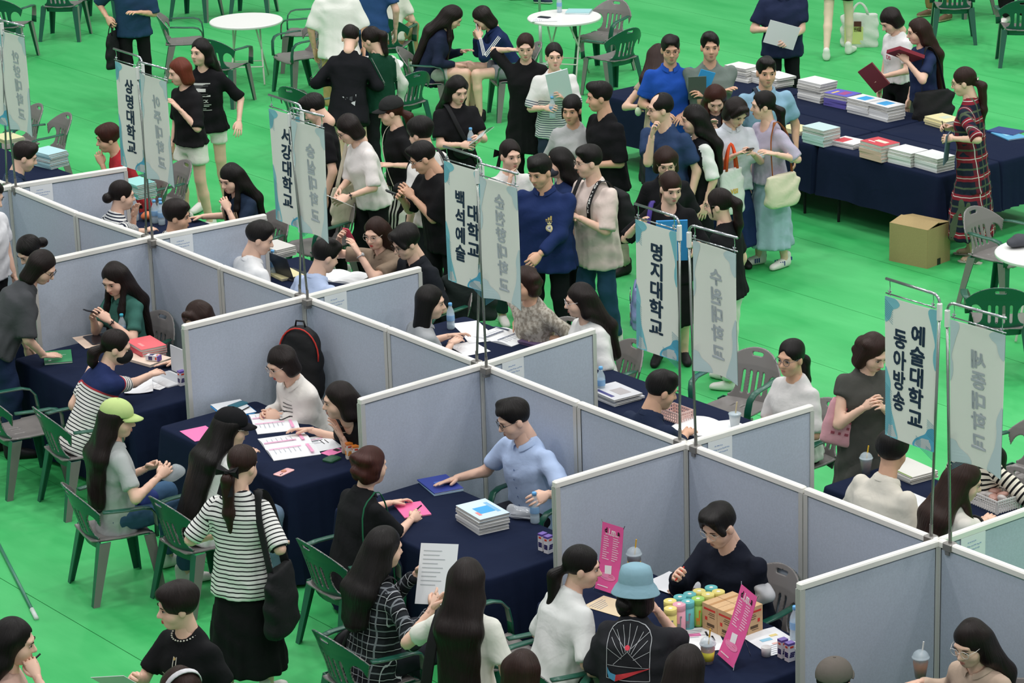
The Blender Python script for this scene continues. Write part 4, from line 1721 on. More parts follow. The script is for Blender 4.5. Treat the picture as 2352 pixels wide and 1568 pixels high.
def basket(px, py, L, D, H, col, label, rz=0, z=Z_):
    t = empty('basket', tuple(at(px, py, z)), math.radians(rz), label, 'basket')
    mt = M(col, rough=.5, name='basket_plastic')
    m = MB()
    m.box((0, 0, .003), (D * .9, L * .9, .006))
    m.obj('basket_floor', mt, t)
    for s, ax in ((-1, 0), (1, 0), (-1, 1), (1, 1)):
        m = MB()
        ln = L if ax == 0 else D
        off = (D if ax == 0 else L) / 2
        n = int(ln / .02)
        def bx(u, zz, du, dz):
            if ax == 0:
                m.box((s * off * (.92 + .08 * zz / H), u, zz), (.004, du, dz))
            else:
                m.box((u, s * off * (.92 + .08 * zz / H), zz), (du, .004, dz))
        for i in range(n + 1):
            bx(-ln / 2 + ln * i / n, H / 2, .008, H)
        for zz in np.linspace(.006, H - .006, max(3, int(H / .018))):
            bx(0, zz, ln, .008)
        bx(0, H - .005, ln + .01, .012)
        m.obj('basket_side', mt, t)
    return t


basket(1553, 962, .2, .14, .08, 'd9b8b0', 'small pink lattice basket in front of the man in navy', 0)
bk = basket(2284, 1160, .27, .2, .09, 'e2e0de', 'white lattice basket of wrapped snacks at the right', -5)
for k in range(6):
    v, f_ = Fld([Ell((0, 0, 0), (.05, .04, .03))], .009).add(Ell((0, 0, 0), (.045, .035, .022))).wrinkle(.005).mesh()
    p = at(2284, 1160, Z_) + (random.uniform(-.06, .06), random.uniform(-.09, .09), .06 + .02 * (k // 3))
    o = link('snack_packet', mesh_of('snack_packet', v, f_, M('d6a698' if k % 2 else 'd9d2d0', rough=.15, spec=.7, alpha=.75, name='wrapper'), True), None, None, tuple(p), (random.uniform(-.4, .4), random.uniform(-.4, .4), k))
    tag(o, 'shiny wrapped snack packet in the white lattice basket', 'snack', 'wrapped snacks in the basket')
v, f_ = Fld([Ell((0, 0, .04), (.07, .07, .05))], .009).add(Ell((0, 0, .04), (.055, .06, .035))).wrinkle(.006).mesh()
o = link('snack_bag', mesh_of('snack_bag', v, f_, M('e0784a', rough=.3, var=.35, name='wrapper'), True), None, None, tuple(at(338, 506, Z_)))
tag(o, 'orange patterned snack bag beside the three bottles', 'snack')
o = link('pouch', mesh_of('pouch', *Fld([Ell((0, 0, .05), (.16, .1, .07))], .012).add(Ell((0, 0, .05), (.13, .08, .05))).wrinkle(.006).mesh(), M('45474e', rough=.8, name='felt_pouch'), True), None, None, tuple(at(2342, 566, Z_)))
tag(o, 'dark grey pouch on the round table at the right edge', 'bag')

# ------------------------------------------------------------------ things on the floor
p = at(2112, 600, 0)
t = empty('cardboard_box', (p[0] + .02, p[1] + .02, 0), math.radians(8), 'brown cardboard box on the green floor beside the plaid dress', 'box')
BW, BD, BH = .34, .42, .36
m = MB()
for s in (-1, 1):
    m.box((s * BW / 2, 0, BH / 2), (.006, BD, BH))
    m.box((0, s * BD / 2, BH / 2), (BW, .006, BH))
m.box((0, 0, .004), (BW, BD, .008))
CARD2 = M('ab966c', rough=.9, spec=.1, var=.1, name='cardboard')  # darker, greener cardboard: bounce light from the green floor is put into the colour
m.obj('box_walls', CARD2, t)
for s, a in ((-1, 12), (1, 8)):
    m = MB()
    m.box((0, 0, 0), (BW / 2 + .01, BD, .005))
    fl = m.obj('flap', CARD2, t, loc=(s * BW / 4, 0, BH + .015), rot=(0, math.radians(s * a), 0))
m = MB()
m.box((-.0, -BD / 2 - .004, .03), (.05, .002, .06))
m.obj('dark_tape', M('33302c', rough=.4, name='tape'), t)
# pole with a white tip lying at lower left
a, b = at(-15, 1225, .012), at(84, 1420, .012)
m = MB()
m.tube([a, a + (b - a) * .9], .012, 10)
o = m.obj('floor_pole', M('3d7d66', rough=.35, spec=.5, name='pole_paint'), None, True)
tag(o, 'dark green pole with a white tip lying on the floor at lower left', 'pole')
m = MB()
m.tube([a + (b - a) * .9, b], .016, 10)
m.obj('tip', M('cfd8d4', rough=.5, name='rubber'), o, True)
# upright pole in front of the round table with booklets
p = at(1243, 150, 0)
t = empty('metal_pole', (p[0], p[1], 0), 0, 'pale metal pole standing in front of the round table with booklets', 'pole')
m = MB()
m.tube([(0, 0, 0), (0, 0, .55)], .02, 12)
m.obj('lower_tube', M('b4c6ba', rough=.3, metal=.3, name='pale_metal'), t, True)
m = MB()
m.tube([(0, 0, .5), (0, 0, 2.0)], .015, 12)
m.obj('upper_tube', M('b4c6ba', rough=.3, metal=.3, name='pale_metal'), t, True)
m = MB()
m.lathe([(.023, .52), (.023, .58), (.015, .59)], n=12)
m.lathe([(.11, 0), (.11, .012), (.02, .03)], n=20)
m.obj('collar', M('9fb0a6', rough=.4, name='pale_metal'), t)


class Quad_:
    pass


def soft_bag(loc, rz, size, col, label, handles='long', name='tote_bag', cat='bag', hcol=None, tilt=(0, 0), wr=.004, hl=.25, prints=None):
    """a soft bag: body and two handle loops; loc = middle of the bag's top edge"""
    w_, d_, h_ = size
    t = empty(name, tuple(loc), rz, label, cat)
    t.rotation_euler = (tilt[0], tilt[1], rz)
    E_ = np.eye(3)
    L = Loft((0, 0, -h_), E_, [(0, w_ * .44, d_ * .42, 0), (h_ * .1, w_ * .5, d_ * .5, 0), (h_ * .5, w_ * .5, d_ * .48, 0), (h_, w_ * .47, d_ * .22, 0)], n=3)
    v, f_ = Fld([L], .016).add(L).wrinkle(wr).mesh()
    link('bag_body', mesh_of('bag_body', v, f_, M(col, rough=.75, bump=(8, .5), name='bag_cloth'), True), None, t)
    if handles:
        for s in (-1, 1):
            pts = [(-w_ * .22 + (w_ * .44) * u, s * d_ * .2 * (1 - math.sin(PI * u)), hl * math.sin(PI * u) ** .7 - .02) for u in np.linspace(0, 1, 9)]
            o = band(pts, .014, .003, [(0, s, .2)] * 9, 6).obj('handle', M(hcol or col, rough=.7, name='strap'), t, True)
    if prints:
        m, mats = MB(), []
        for (x, z, ww, hh, c) in prints:
            mt = M(c, rough=.6, name='print')
            if mt not in mats:
                mats.append(mt)
            for s in (-1, 1):
                m.box((x * w_, s * d_ * .50, -h_ * z), (ww * w_, .004, hh * h_), mi=mats.index(mt))
        m.obj('print', mats, t)
    return t


def wall_pack(loc, rz, label):
    """black backpack with red piping hung by the divider"""
    t = empty('backpack', tuple(loc), rz, label, 'backpack')
    L = Loft((0, 0, 0), np.eye(3), [(0, .13, .08, 0), (.08, .16, .1, 0), (.36, .16, .09, 0), (.5, .13, .07, 0), (.56, .06, .04, 0)], n=2.6)
    v, f_ = Fld([L], .014).add(L).wrinkle(.004).mesh()
    link('pack_body', mesh_of('pack_body', v, f_, M('1a1a1c', rough=.7, bump=(8, .4), name='pack_cloth'), True), None, t)
    m = MB()
    m.tube([(.155 * math.cos(a), -.055, .36 + .2 * math.sin(a)) for a in np.linspace(-.2, PI + .2, 16)], .006, 6)
    m.obj('piping', M('c5342c', rough=.5, name='red_piping'), t, True)
    m = MB()
    m.tube([(-.04, 0, .55), (-.03, 0, .6), (.03, 0, .6), (.04, 0, .55)], .008, 6)
    m.obj('top_loop', BLACK, t, True)
    return t


p = at(690, 755, 1.2)
wall_pack((p[0], p[1], .66), math.radians(FACE0 + 90 - 20), 'black backpack with red piping standing behind the white jacket woman')


# ------------------------------------------------------------------ people
def rx(a):
    c, s = math.cos(a), math.sin(a)
    return np.array([[1, 0, 0], [0, c, s], [0, -s, c]])          # rows are axes; row-vector convention p @ R


def unit(v):
    v = np.asarray(v, float)
    return v / (np.linalg.norm(v) + 1e-9)


def head_mesh(h):
    P = [(Ell((0, -.018, .036), (.077, .096, .088)), .01), (Ell((0, .022, -.032), (.064, .072, .08)), .03), (Ell((0, .05, -.088), (.036, .036, .03)), .03),
         (Ell((.038, .048, -.036), (.03, .03, .032)), .02), (Ell((-.038, .048, -.036), (.03, .03, .032)), .02),
         (Ell((0, .074, .03), (.05, .018, .013)), .02),
         (Cone((0, .086, .012), (0, .108, -.026), .007, .0125), .010), (Ell((.012, .096, -.031), (.0085, .011, .008)), .006), (Ell((-.012, .096, -.031), (.0085, .011, .008)), .006),
         (Ell((0, .086, -.057), (.022, .011, .006)), .006), (Ell((0, .084, -.067), (.018, .011, .0065)), .005),
         (Ell((.078, -.008, -.012), (.011, .021, .033)), .008), (Ell((-.078, -.008, -.012), (.011, .021, .033)), .008),
         (Cone((0, -.022, -.05), (0, -.036, -.16), .052, .054), .03)]
    F = Fld([p for p, k in P], h)
    for p, k in P:
        F.add(p, k)
    for s in (-1, 1):
        F.cut(Ell((s * .033, .100, .006), (.017, .016, .012)), .012)
    return F.mesh()


HEADS = {h: head_mesh(h) for h in (.0084, .013)}


def hand_mesh(curl, spread=.0):
    """right hand, wrist at the origin, fingers +y, back +z, thumb on -x"""
    m = MB()
    n = 8
    rings = [(-.03, .024, .021), (0, .025, .018), (.03, .037, .016), (.06, .041, .0145), (.085, .039, .012), (.094, .032, .008)]
    V = [(a * math.cos(2 * PI * k / n + .2), y, b * math.sin(2 * PI * k / n + .2) - .002 * (y > .05)) for y, a, b in rings for k in range(n)]
    F = [(i * n + k, i * n + (k + 1) % n, (i + 1) * n + (k + 1) % n, (i + 1) * n + k) for i in range(len(rings) - 1) for k in range(n)] + [tuple(range(n - 1, -1, -1)), tuple(range((len(rings) - 1) * n, len(rings) * n))]
    m.add(V, F)
    for x, y, L, r, a in ((-.029, .083, .071, .0085, -.08), (-.0095, .087, .079, .009, -.01), (.0105, .085, .073, .0085, .06), (.0285, .077, .058, .0075, .14)):
        p = np.array([x, y - .012, 0.])
        pts, rr = [p.copy()], [r * 1.05]
        ang = curl * .25
        for seg, (fl, rk) in enumerate(((.45 * L + .012, 1.0), (.30 * L, .92), (.25 * L, .72))):
            d = np.array([math.sin(a + spread * x * 8) * math.cos(ang), math.cos(ang), -math.sin(ang)])
            for q in (.5, 1):
                pts.append(p + d * fl * q)
                rr.append(r * rk)
            p = p + d * fl
            ang += curl * (1.05, .8, .4)[seg]
        pts.append(p + d * r * .5)
        rr.append(r * .3)
        m.tube(pts, rr, 6)
    c = min(curl, .8)
    m.tube([(-.018, .012, -.004), (-.036, .034, -.010), (-.047 + .01 * c, .058, -.016 - .012 * c), (-.050 + .025 * c, .078, -.022 - .016 * c), (-.050 + .03 * c, .088, -.024 - .018 * c)], [.0135, .0125, .0105, .0095, .004], 7)
    return np.array(m.v), m.f


HANDS = {k: hand_mesh(c) for k, c in (('relax', .38), ('flat', .08), ('grip', 1.15), ('hold', .75))}


def shoe_mesh():
    P = [Loft((0, 0, 0), np.array([[1, 0, 0], [0, 0, 1.0], [0, 1.0, 0]])[:, :], [(-.07, .03, .034, .034), (-.04, .036, .042, .042), (.03, .037, .045, .04), (.09, .042, .034, .032), (.15, .036, .026, .026), (.178, .02, .016, .02)], n=2.6)]
    F = Fld(P, .011)
    for p in P:
        F.add(p)
    F.add(Cone((0, -.035, .05), (0, -.045, .11), .040, .037), .02)
    F.cut(Box_((0, 0, -.05), (.3, .6, .1)))
    v, f = F.mesh()
    mi = (v[f].mean(1)[:, 2] < .022).astype(int)
    return v, f, mi


SHV, SHF, SHMI = shoe_mesh()
_SH = {}


def shoe_data(up, sole):
    k = (up, sole)
    if k not in _SH:
        _SH[k] = mesh_of('shoe', SHV, SHF, [M(up, rough=.6, name='shoe'), M(sole, rough=.6, name='sole')], True, SHMI)
    return _SH[k]


m = MB()
for zz, mi, r in ((0, 0, (.0150, .006, .0046)),):
    n = 10
    V, F = [], []
    for i in range(5):
        a = -PI / 2 + PI * i / 4
        for k in range(n):
            b = 2 * PI * k / n
            V.append((r[0] * math.cos(a) * math.cos(b), r[1] * math.sin(a) * 0 + r[1] * math.cos(a) * math.sin(b), r[2] * math.sin(a)))
    F = [(i * n + k, i * n + (k + 1) % n, (i + 1) * n + (k + 1) % n, (i + 1) * n + k) for i in range(4) for k in range(n)]
    m.add(V, F, 0)
m.lathe([(.0062, 0), (.005, .0016), (0, .0022)], (0, .005, .0003), 10, 1, R=np.array([[1, 0, 0], [0, 0, -1], [0, 1, 0]]))
m.tube([(-.0175, .0015, .0015), (-.009, .0045, .0058), (0, .0055, .0068), (.009, .0045, .0058), (.0175, .0015, .0010)], [.0012, .0019, .0021, .0019, .0012], 5, 2)
EYE = m.mesh('eye', [M('e6e0da', rough=.25, name='eye_white'), M('17100e', rough=.2, name='iris'), M('1c1412', rough=.7, name='lash')], True)
m = MB()
m.tube([(-.019, .0, -.003), (-.008, .004, .002), (.006, .0045, .003), (.018, -.001, -.001)], [.0014, .0028, .0028, .0014], 5)
BROW = m.mesh('eyebrow', M('2a1d17', rough=.9, name='brow'), True)
m = MB()
m.tube([(-.021, -.005, .001), (-.008, .0025, .0035), (0, .004, .0025), (.008, .0025, .0035), (.021, -.005, .001)], [.001, .0036, .0036, .0036, .001], 6)
m.tube([(-.019, -.005, -.001), (-.008, .002, -.006), (0, .0035, -.0072), (.008, .002, -.006), (.019, -.005, -.001)], [.001, .0042, .0046, .0042, .001], 6)
LIPS = {c: m.mesh('lips', M({'b9625a': 'b8786c', 'a8604f': 'a87866', 'c8433f': 'c04a46'}[c], rough=.4, spec=.4, name='lips'), True) for c in ('b9625a', 'a8604f', 'c8433f')}
_GL = {}


def glasses_mesh(col):
    if col not in _GL:
        m = MB()
        for s in (-1, 1):
            m.tube([(s * .034 + .026 * math.cos(a), .106 - .004 * abs(math.cos(a)), .002 + .022 * math.sin(a)) for a in np.linspace(0, 2 * PI, 14, endpoint=False)], .0017, 5, close=True)
            m.tube([(s * .06, .102, .008), (s * .079, .06, .01), (s * .084, .0, .008), (s * .082, -.02, -.004)], .0016, 5)
        m.tube([(-.009, .107, .006), (0, .111, .009), (.009, .107, .006)], .0016, 5)
        _GL[col] = m.mesh('glasses', M(col, rough=.3, spec=.5, metal=.2, name='frame'), True)
    return _GL[col]


class Pose:
    pass


DARKH = '15100f'
HAIRC = {'k': '151110', 'd': '1d1412', 'b': '2e1b15', 'r': '3a1a12', 'R': '6a3020', 'Q': '42201a', 'g': '2b2523'}
PEOPLE = []


def person(px, py, ang, label, sit=0, h=1.64, sex='f', hd=None, hp=12, hr=0, lean=None, tilt=0, top=('tee', 'e6e6e6', 'short'), bot=('pants', '1c1c20'), hair=('long', 'k', .3),
           rh=None, lh=None, skin=0, glasses=None, shoes=('e4e2dc', 'dcdad4'), lips='b9625a', zp=None, loose=1.0, fat=1.0, seatless=False, far=False, stance=.1, feet=None, slc=None, extra=None, chair_label=None, cap=None, hands=('relax', 'relax'), mask=None, knees=.1, fr=None, noleg=False):
    """px,py: pixel of the head centre; ang: where the body faces (0 = to the viewer, 90 = picture right, 180 = away)"""
    k = h / 1.64
    if lean is None:
        lean = 12 if sit else 3
    hd = ang if hd is None else hd
    yaw = math.radians(FACE0 + ang) - PI / 2          # local +y looks this way
    yawh = math.radians(FACE0 + hd) - PI / 2
    male = sex == 'm'
    pz = (.545 if sit else .862 * k) if zp is None else zp
    # torso frame in person space (rows: x right, y forward, z up)
    T = np.array([[1, 0, 0], [0, 1, 0], [0, 0, 1.0]])
    a = math.radians(lean)
    T = np.array([[1, 0, 0], [0, math.cos(a), -math.sin(a)], [0, math.sin(a), math.cos(a)]])
    if tilt:
        b = math.radians(tilt)                        # to the person's right
        Q = np.array([[math.cos(b), 0, -math.sin(b)], [0, 1, 0], [math.sin(b), 0, math.cos(b)]])
        T = T @ Q
    pel = np.array([0, 0, pz])
    tk = k * (1.085 if not sit else 1.10)
    neck = pel + T[2] * .475 * tk
    # head frame
    yr = yawh - yaw
    p_ = math.radians(hp)
    Hh = np.array([[1, 0, 0], [0, math.cos(p_), -math.sin(p_)], [0, math.sin(p_), math.cos(p_)]])
    if hr:
        b = math.radians(hr)
        Hh = np.array([[math.cos(b), 0, -math.sin(b)], [0, 1, 0], [math.sin(b), 0, math.cos(b)]]) @ Hh
    Hh = Hh @ RZ(yr)
    hs = (1.0 if not male else 1.05) * (.985 + .015 * k)
    nd = unit(T[2] * .6 + np.array([0, 0, .4]))
    hc = neck + nd * .056 * tk + Hh[2] * .078 * hs + Hh[1] * .030 * hs
    # place in the world so that the head centre meets its pixel
    R = RZ(yaw)
    W = at(px, py, hc[2]) - np.append((hc @ R)[:2], 0) if feet is None else at(feet[0], feet[1], 0)
    W[2] = 0

    def toworld(p):
        return np.asarray(p) @ R + W

    def tolocal(p):
        return (np.asarray(p) - W) @ R.T
    dep0 = depth_of(toworld((0, 0, pz + .3)))

    def target(spec):
        if spec is None:
            return None
        if spec[0] == 'd':                            # pixel and metres nearer than the body
            return tolocal(at_depth(spec[1], spec[2], dep0 - spec[3]))
        if spec[0] == 'p':                            # pixel and height
            return tolocal(at(spec[1], spec[2], spec[3]))
        if spec[0] == 'h':                            # head frame
            return hc + np.array(spec[1:4]) @ Hh
        return np.array(spec, float)
    root = empty('person', tuple(W), yaw, label, 'person')
    if label.startswith('*'):
        root['label'] = label[1:]
    vb = .0175 if not far else .021
    # ---- arms
    sw = (.158 if not male else .186) * k * fat ** .5
    l1, l2 = .275 * k, .235 * k
    arms = []
    for s, spec, hk in ((1, rh, hands[0]), (-1, lh, hands[1])):
        S = pel + (np.array([s * sw, -.005, .372 * tk])) @ T
        t = target(spec)
        if t is None:
            if sit:
                t = np.array([s * .1, .33, pz + .13])
            else:
                t = S + np.array([s * .07, .05, -(l1 + l2 + .03)])
        d = t - S
        L = np.linalg.norm(d)
        a1, a2 = l1, l2 + .065
        mx = (a1 + a2) * .995
        if L > mx:
            t = S + d / L * mx
            d = t - S
            L = mx
        if L < .16:
            t = S + unit(d) * .16
            d = t - S
            L = .16
        u = d / L
        hint = np.array([s * .55, -.45, -.75])
        hint = unit(hint - u * (hint @ u))
        ca = (a1 * a1 + L * L - a2 * a2) / (2 * a1 * L)
        ca = max(-1, min(1, ca))
        E = S + u * a1 * ca + hint * a1 * math.sqrt(1 - ca * ca)
        fd = unit(t - E)
        Wr = E + fd * l2
        hang = spec is None and not sit
        back = np.array([s * 1.0, .3, 0]) if hang else np.array([s * .35, -.15, 1.0])
        if hk in ('grip', 'hold') and not hang:
            back = np.array([s * .75, .35, .5])
        hy = unit(fd + (np.array([0, .25, -.05]) if spec is not None and spec[0] == 'p' else 0))
        if spec is not None and spec[0] == 'p':
            hy = unit(np.array([hy[0], hy[1], hy[2] * .25]))
        back = unit(back - hy * (back @ hy))
        hx = np.cross(hy, back)
        arms.append((s, S, E, Wr, np.array([hx, hy, back]), hk))
    # ---- legs
    legs = []
    hipw = (.092 if not male else .09) * k
    for s in (-1, 1):
        H = pel + np.array([s * hipw, 0, -.03])
        if sit:
            K = np.array([s * (.085 + knees), .43 * k, pz + .0])
            A = np.array([s * (.09 + knees * .8), .40 * k, .085])
        else:
            fo = stance * s * .6
            K = np.array([s * (.085 + .02), .03 + fo * .5, .49 * k])
            A = np.array([s * (.095 + .015), -.02 + fo, .085])
        legs.append((s, H, K, A))
    # ---- skin: neck, arms, chest and legs in one surface, head and hands joined on
    tk_, tc, tsl = top[0], top[1], top[2]
    vs = .022 if not far else .026
    C = []
    C.append((Cone(pel + T[2] * .40 * tk, hc + np.array([0, -.025, -.055]) @ Hh, .056 if not male else .064, .05 if not male else .058), .03))
    C.append((Loft(pel, T, [(-.06, .13 * k, .09, 0), (.1, .115 * k, .08, 0), (.27 * tk, .125 * k, .08, 0), (.35 * tk, .112 * k, .07, 0), (.41 * tk, .085 * k, .06, -.008), (.455 * tk, .06, .05, -.01)]), .03))
    for s, S, E, Wr, Hm, hk in arms:
        f_ = (1.12 if male else 1.0) * fat ** .5
        C.append((Cone(S + (E - S) * .12, E, .040 * f_, .037 * f_), .02))
        C.append((Cone(E, Wr, .038 * f_, .025 * f_), .012))
    bare = bot[0] in ('shorts', 'skirt', 'bare', 'culottes')
    for s, H, K, A in legs:
        if noleg:
            continue
        C.append((Cone(H, K, (.074 if bare else .064) * fat ** .5, .055 if bare else .048), .03))
        C.append((Cone(K, K + (A - K) * .35, .053 if bare else .046, .052 if bare else .044), .02))
        C.append((Cone(K + (A - K) * .35, A, .052 if bare else .044, .034), .02))
        C.append((Cone(A + np.array([0, -.015, -.03]), A + np.array([0, .11, -.06]), .032, .026), .02))
    F = Fld([c for c, q in C], vs)
    for c, q in C:
        F.add(c, q)
    v, f = F.mesh()
    hv, hf = HEADS[.013 if (abs(((hd + 180) % 360) - 180) > 115 or far) else .0084]
    hv2 = (hv * hs) @ Hh + hc
    V, Fc = [v, hv2], [f, hf + len(v)]
    n0 = len(v) + len(hv)
    tri = []
    for s, S, E, Wr, Hm, hk in arms:
        q, qf = HANDS[hk]
        q = q * np.array([s, 1, 1]) * (1.0 if not male else 1.08) * k ** .5
        q = q @ Hm + Wr
        # Hm is right handed for s=1; the mirrored hand keeps its outward faces by reversing
        V.append(q)
        tri += [tuple(np.array(c) + n0) if s > 0 else tuple(reversed([int(z) + n0 for z in c])) for c in qf]
        n0 += len(q)
    V = np.concatenate(V)
    allf = np.concatenate(Fc)
    nq = len(allf)
    # assemble quads plus polygons of the hands
    me = bpy.data.meshes.new('body')
    polys = [tuple(c) for c in tri]
    ls = np.concatenate([np.arange(nq) * 4, nq * 4 + np.cumsum([0] + [len(c) for c in polys[:-1]])]) if polys else np.arange(nq) * 4
    li = np.concatenate([allf.ravel(), np.array([z for c in polys for z in c])]).astype(np.int32)
    me.vertices.add(len(V))
    me.vertices.foreach_set('co', V.astype(np.float32).ravel())
    me.loops.add(len(li))
    me.loops.foreach_set('vertex_index', li)
    me.polygons.add(len(ls))
    me.polygons.foreach_set('loop_start', ls.astype(np.int32))
    me.update(calc_edges=True)
    me.polygons.foreach_set('use_smooth', np.ones(len(me.polygons), bool))
    me.materials.append(SKIN[skin])
    link('body', me, None, root)

    def put_head(data, p, rz=0, name=None, flip=False):
        o = link(name or data.name.split('.')[0], data, None, root)
        A_ = np.eye(4)
        Rm = (RZ(rz) @ Hh) * hs
        if flip:
            Rm = np.diag([-1, 1, 1]) @ Rm
        A_[:3, :3] = Rm.T
        A_[:3, 3] = hc + (np.array(p) * hs) @ Hh
        o.matrix_basis = Matrix(A_.tolist())
        return o
    # ---- face
    vis = abs(((hd + 180) % 360) - 180) < 118
    if vis:
        for s in (-1, 1):
            put_head(EYE, (s * .033, .0815, .005), -s * .22)
            put_head(BROW, (s * .035, .0885, .028), -s * .25, flip=s < 0)
        put_head(LIPS[lips if not male else 'a8604f'], (0, .0925, -.062))
        if glasses:
            put_head(glasses_mesh(glasses), (0, -.003, .003))
        if mask:
            F = Fld([Ell((0, .05, -.04), (.08, .09, .075))], .009).add(Ell((0, .05, -.047), (.070, .076, .062)), .01).add(Ell((0, .085, -.024), (.032, .036, .03)), .03)
            v, f = F.mesh()
            put_head(mesh_of('face_mask', v, f, M(mask, rough=.8, name='mask'), True), (0, 0, 0))
    elif glasses and abs(((hd + 180) % 360) - 180) < 150:
        put_head(glasses_mesh(glasses), (0, -.003, .003))
    # ---- upper garment
    lz = loose * (1.0 if not male else 1.1) * fat
    kk = k * lz
    hem = top[4] if len(top) > 4 and top[4] is not None else (-.1 if not sit else -.08)
    kw = top[3] if len(top) > 3 else None
    flare = top[5] if len(top) > 5 else 1.0
    wb = 1.0 if male else .93
    prof = [(hem, .184 * kk * flare, .141 * lz * flare, .0), (hem * .5 + .02, .174 * kk * (1 + flare) / 2, .128 * lz, .0), (.13 * tk, .16 * kk * wb, .117 * lz, .005), (.27 * tk, .168 * kk, .122 * lz, .012 if not male else .006), (.33 * tk, .170 * kk, .112 * lz, .0), (.378 * tk, .156 * k, .096, -.006), (.415 * tk, .124 * k, .082, -.012), (.445 * tk, .09 * k, .070, -.014), (.482 * tk, .064, .06, -.01)]
    prof.sort(key=lambda q: q[0])
    P = [(Loft(pel, T, prof, 2.35, .035), .02)]
    slv = []
    for s, S, E, Wr, Hm, hk in arms:
        f_ = (1.12 if male else 1.0) * fat ** .5
        if tsl in ('none', 'cap'):
            e = S + (E - S) * (.05 if tsl == 'none' else .3)
            slv.append((Cone(S - (E - S) * .05, e, .055 * f_, .06 * f_, True), S, E))
        elif tsl == 'short':
            slv.append((Cone(S - (E - S) * .02, S + (E - S) * .74, .052 * f_, .060 * f_ * lz ** .6, True), S, E))
        elif tsl == 'elbow':
            slv.append((Cone(S - (E - S) * .02, S + (E - S) * .98, .052 * f_, .062 * f_ * lz ** .6, True), S, E))
        else:
            slv.append((Cone(S - (E - S) * .02, E, .053 * f_, .051 * f_), S, E))
            slv.append((Cone(E, E + (Wr - E) * (.92 if tsl == 'long' else .55), .051 * f_, .042 * f_, True), E, Wr))
    F = Fld([p for p, q in P] + [c for c, _, _ in slv], vb)
    for p, q in P:
        F.add(p, q)
    for c, _, _ in slv:
        F.add(c, .045)
    F.wrinkle(.0036)
    nk = {'v': (.075, .07, .11), 'crew': (.066, .062, .045), 'collar': (.062, .066, .06), 'boat': (.085, .062, .04)}
    nt_ = 'collar' if tk_ in ('shirt', 'polo', 'jacket') else 'crew' if tk_ in ('tee', 'sweater', 'dress') else tk_
    nr = nk.get(nt_, nk['crew'])
    F.cut(Ell(pel + T[2] * .478 * tk + T[1] * (.022 if nt_ != 'v' else .05), nr, T), .012)
    v, f = F.mesh()
    mt = kw if isinstance(kw, bpy.types.Material) else cloth(tc)
    sh = mesh_of({'tee': 'shirt', 'v': 'shirt', 'boat': 'shirt', 'sweater': 'sweater', 'dress': 'dress', 'jacket': 'jacket', 'polo': 'polo_shirt', 'shirt': 'shirt'}.get(tk_, 'shirt'), v, f, mt, True)
    if slc:
        sh.materials.append(cloth(slc))
        dt = P[0][0](v[:, 0], v[:, 1], v[:, 2])
        ms = np.zeros(len(v), bool)
        for c, A0, B0 in slv:
            ms |= c(v[:, 0], v[:, 1], v[:, 2]) < dt - .006
        sh.polygons.foreach_set('material_index', ms[f].all(1).astype(np.int32))
    if isinstance(kw, bpy.types.Material):
        loc = (v - pel) @ T.T
        ang_ = np.arctan2(loc[:, 0], loc[:, 1] + 1e-6)
        gc = np.stack([loc[:, 0], loc[:, 1], loc[:, 2]], 1)
        dt = P[0][0](v[:, 0], v[:, 1], v[:, 2])
        for c, A0, B0 in slv:
            dd = c(v[:, 0], v[:, 1], v[:, 2])
            m_ = dd < dt - .012
            ax_ = unit(B0 - A0)
            off = np.linalg.norm(A0 - slv[0][1]) * 0
            t_ = (v - A0) @ ax_
            gc[m_, 2] = .40 * tk - t_[m_] * 1.0
            dt = np.minimum(dt, dd)
        at_ = sh.attributes.new('gc', 'FLOAT_VECTOR', 'POINT')
        at_.data.foreach_set('vector', gc.astype(np.float32).ravel())
    so = link(sh.name.split('.')[0], sh, None, root)
    pose = Pose()
    pose.__dict__.update(root=root, T=T, pel=pel, neck=neck, Hh=Hh, hc=hc, arms=arms, legs=legs, R=R, W=W, toworld=toworld, tolocal=tolocal, tk=tk, k=k, shirt=(v, f), lz=lz, hs=hs, put_head=put_head, yaw=yaw, target=target, dep0=dep0)
    if tk_ in ('shirt', 'polo', 'jacket'):
        m = MB()
        c0 = pel + T[2] * .438 * tk + T[1] * .0
        n = 18
        rr_ = .068 if not male else .074
        Vc = []
        for i in range(n):
            a = PI / 2 + .28 + (2 * PI - .56) * i / (n - 1)
            ca, sa = math.cos(a), math.sin(a)
            for (dr, dz) in ((0, .012), (-.002, .038), (.012, .034), (.024, .004 if tk_ != 'jacket' else .012)):
                fz = -.035 * max(sa, 0) ** 2
                Vc.append(c0 + T[0] * (rr_ + dr) * ca + T[1] * ((rr_ + dr) * .92 * sa) + T[2] * (dz + fz))
        Fq = [(i * 4 + j, (i + 1) * 4 + j, (i + 1) * 4 + j + 1, i * 4 + j + 1) for i in range(n - 1) for j in range(3)]
        Vn = len(Vc)
        Vc2 = Vc + [p - T[2] * .003 for p in Vc]
        Fq += [tuple(reversed([q + Vn for q in c])) for c in Fq]
        m.add(Vc2, Fq)
        cm = cloth(top[6]) if len(top) > 6 else mt
        m.obj('collar', cm, root, True)
    # ---- lower garment
    bk, bc = bot[0], bot[1]
    bmat = bot[3] if len(bot) > 3 and isinstance(bot[3], bpy.types.Material) else cloth(bc)
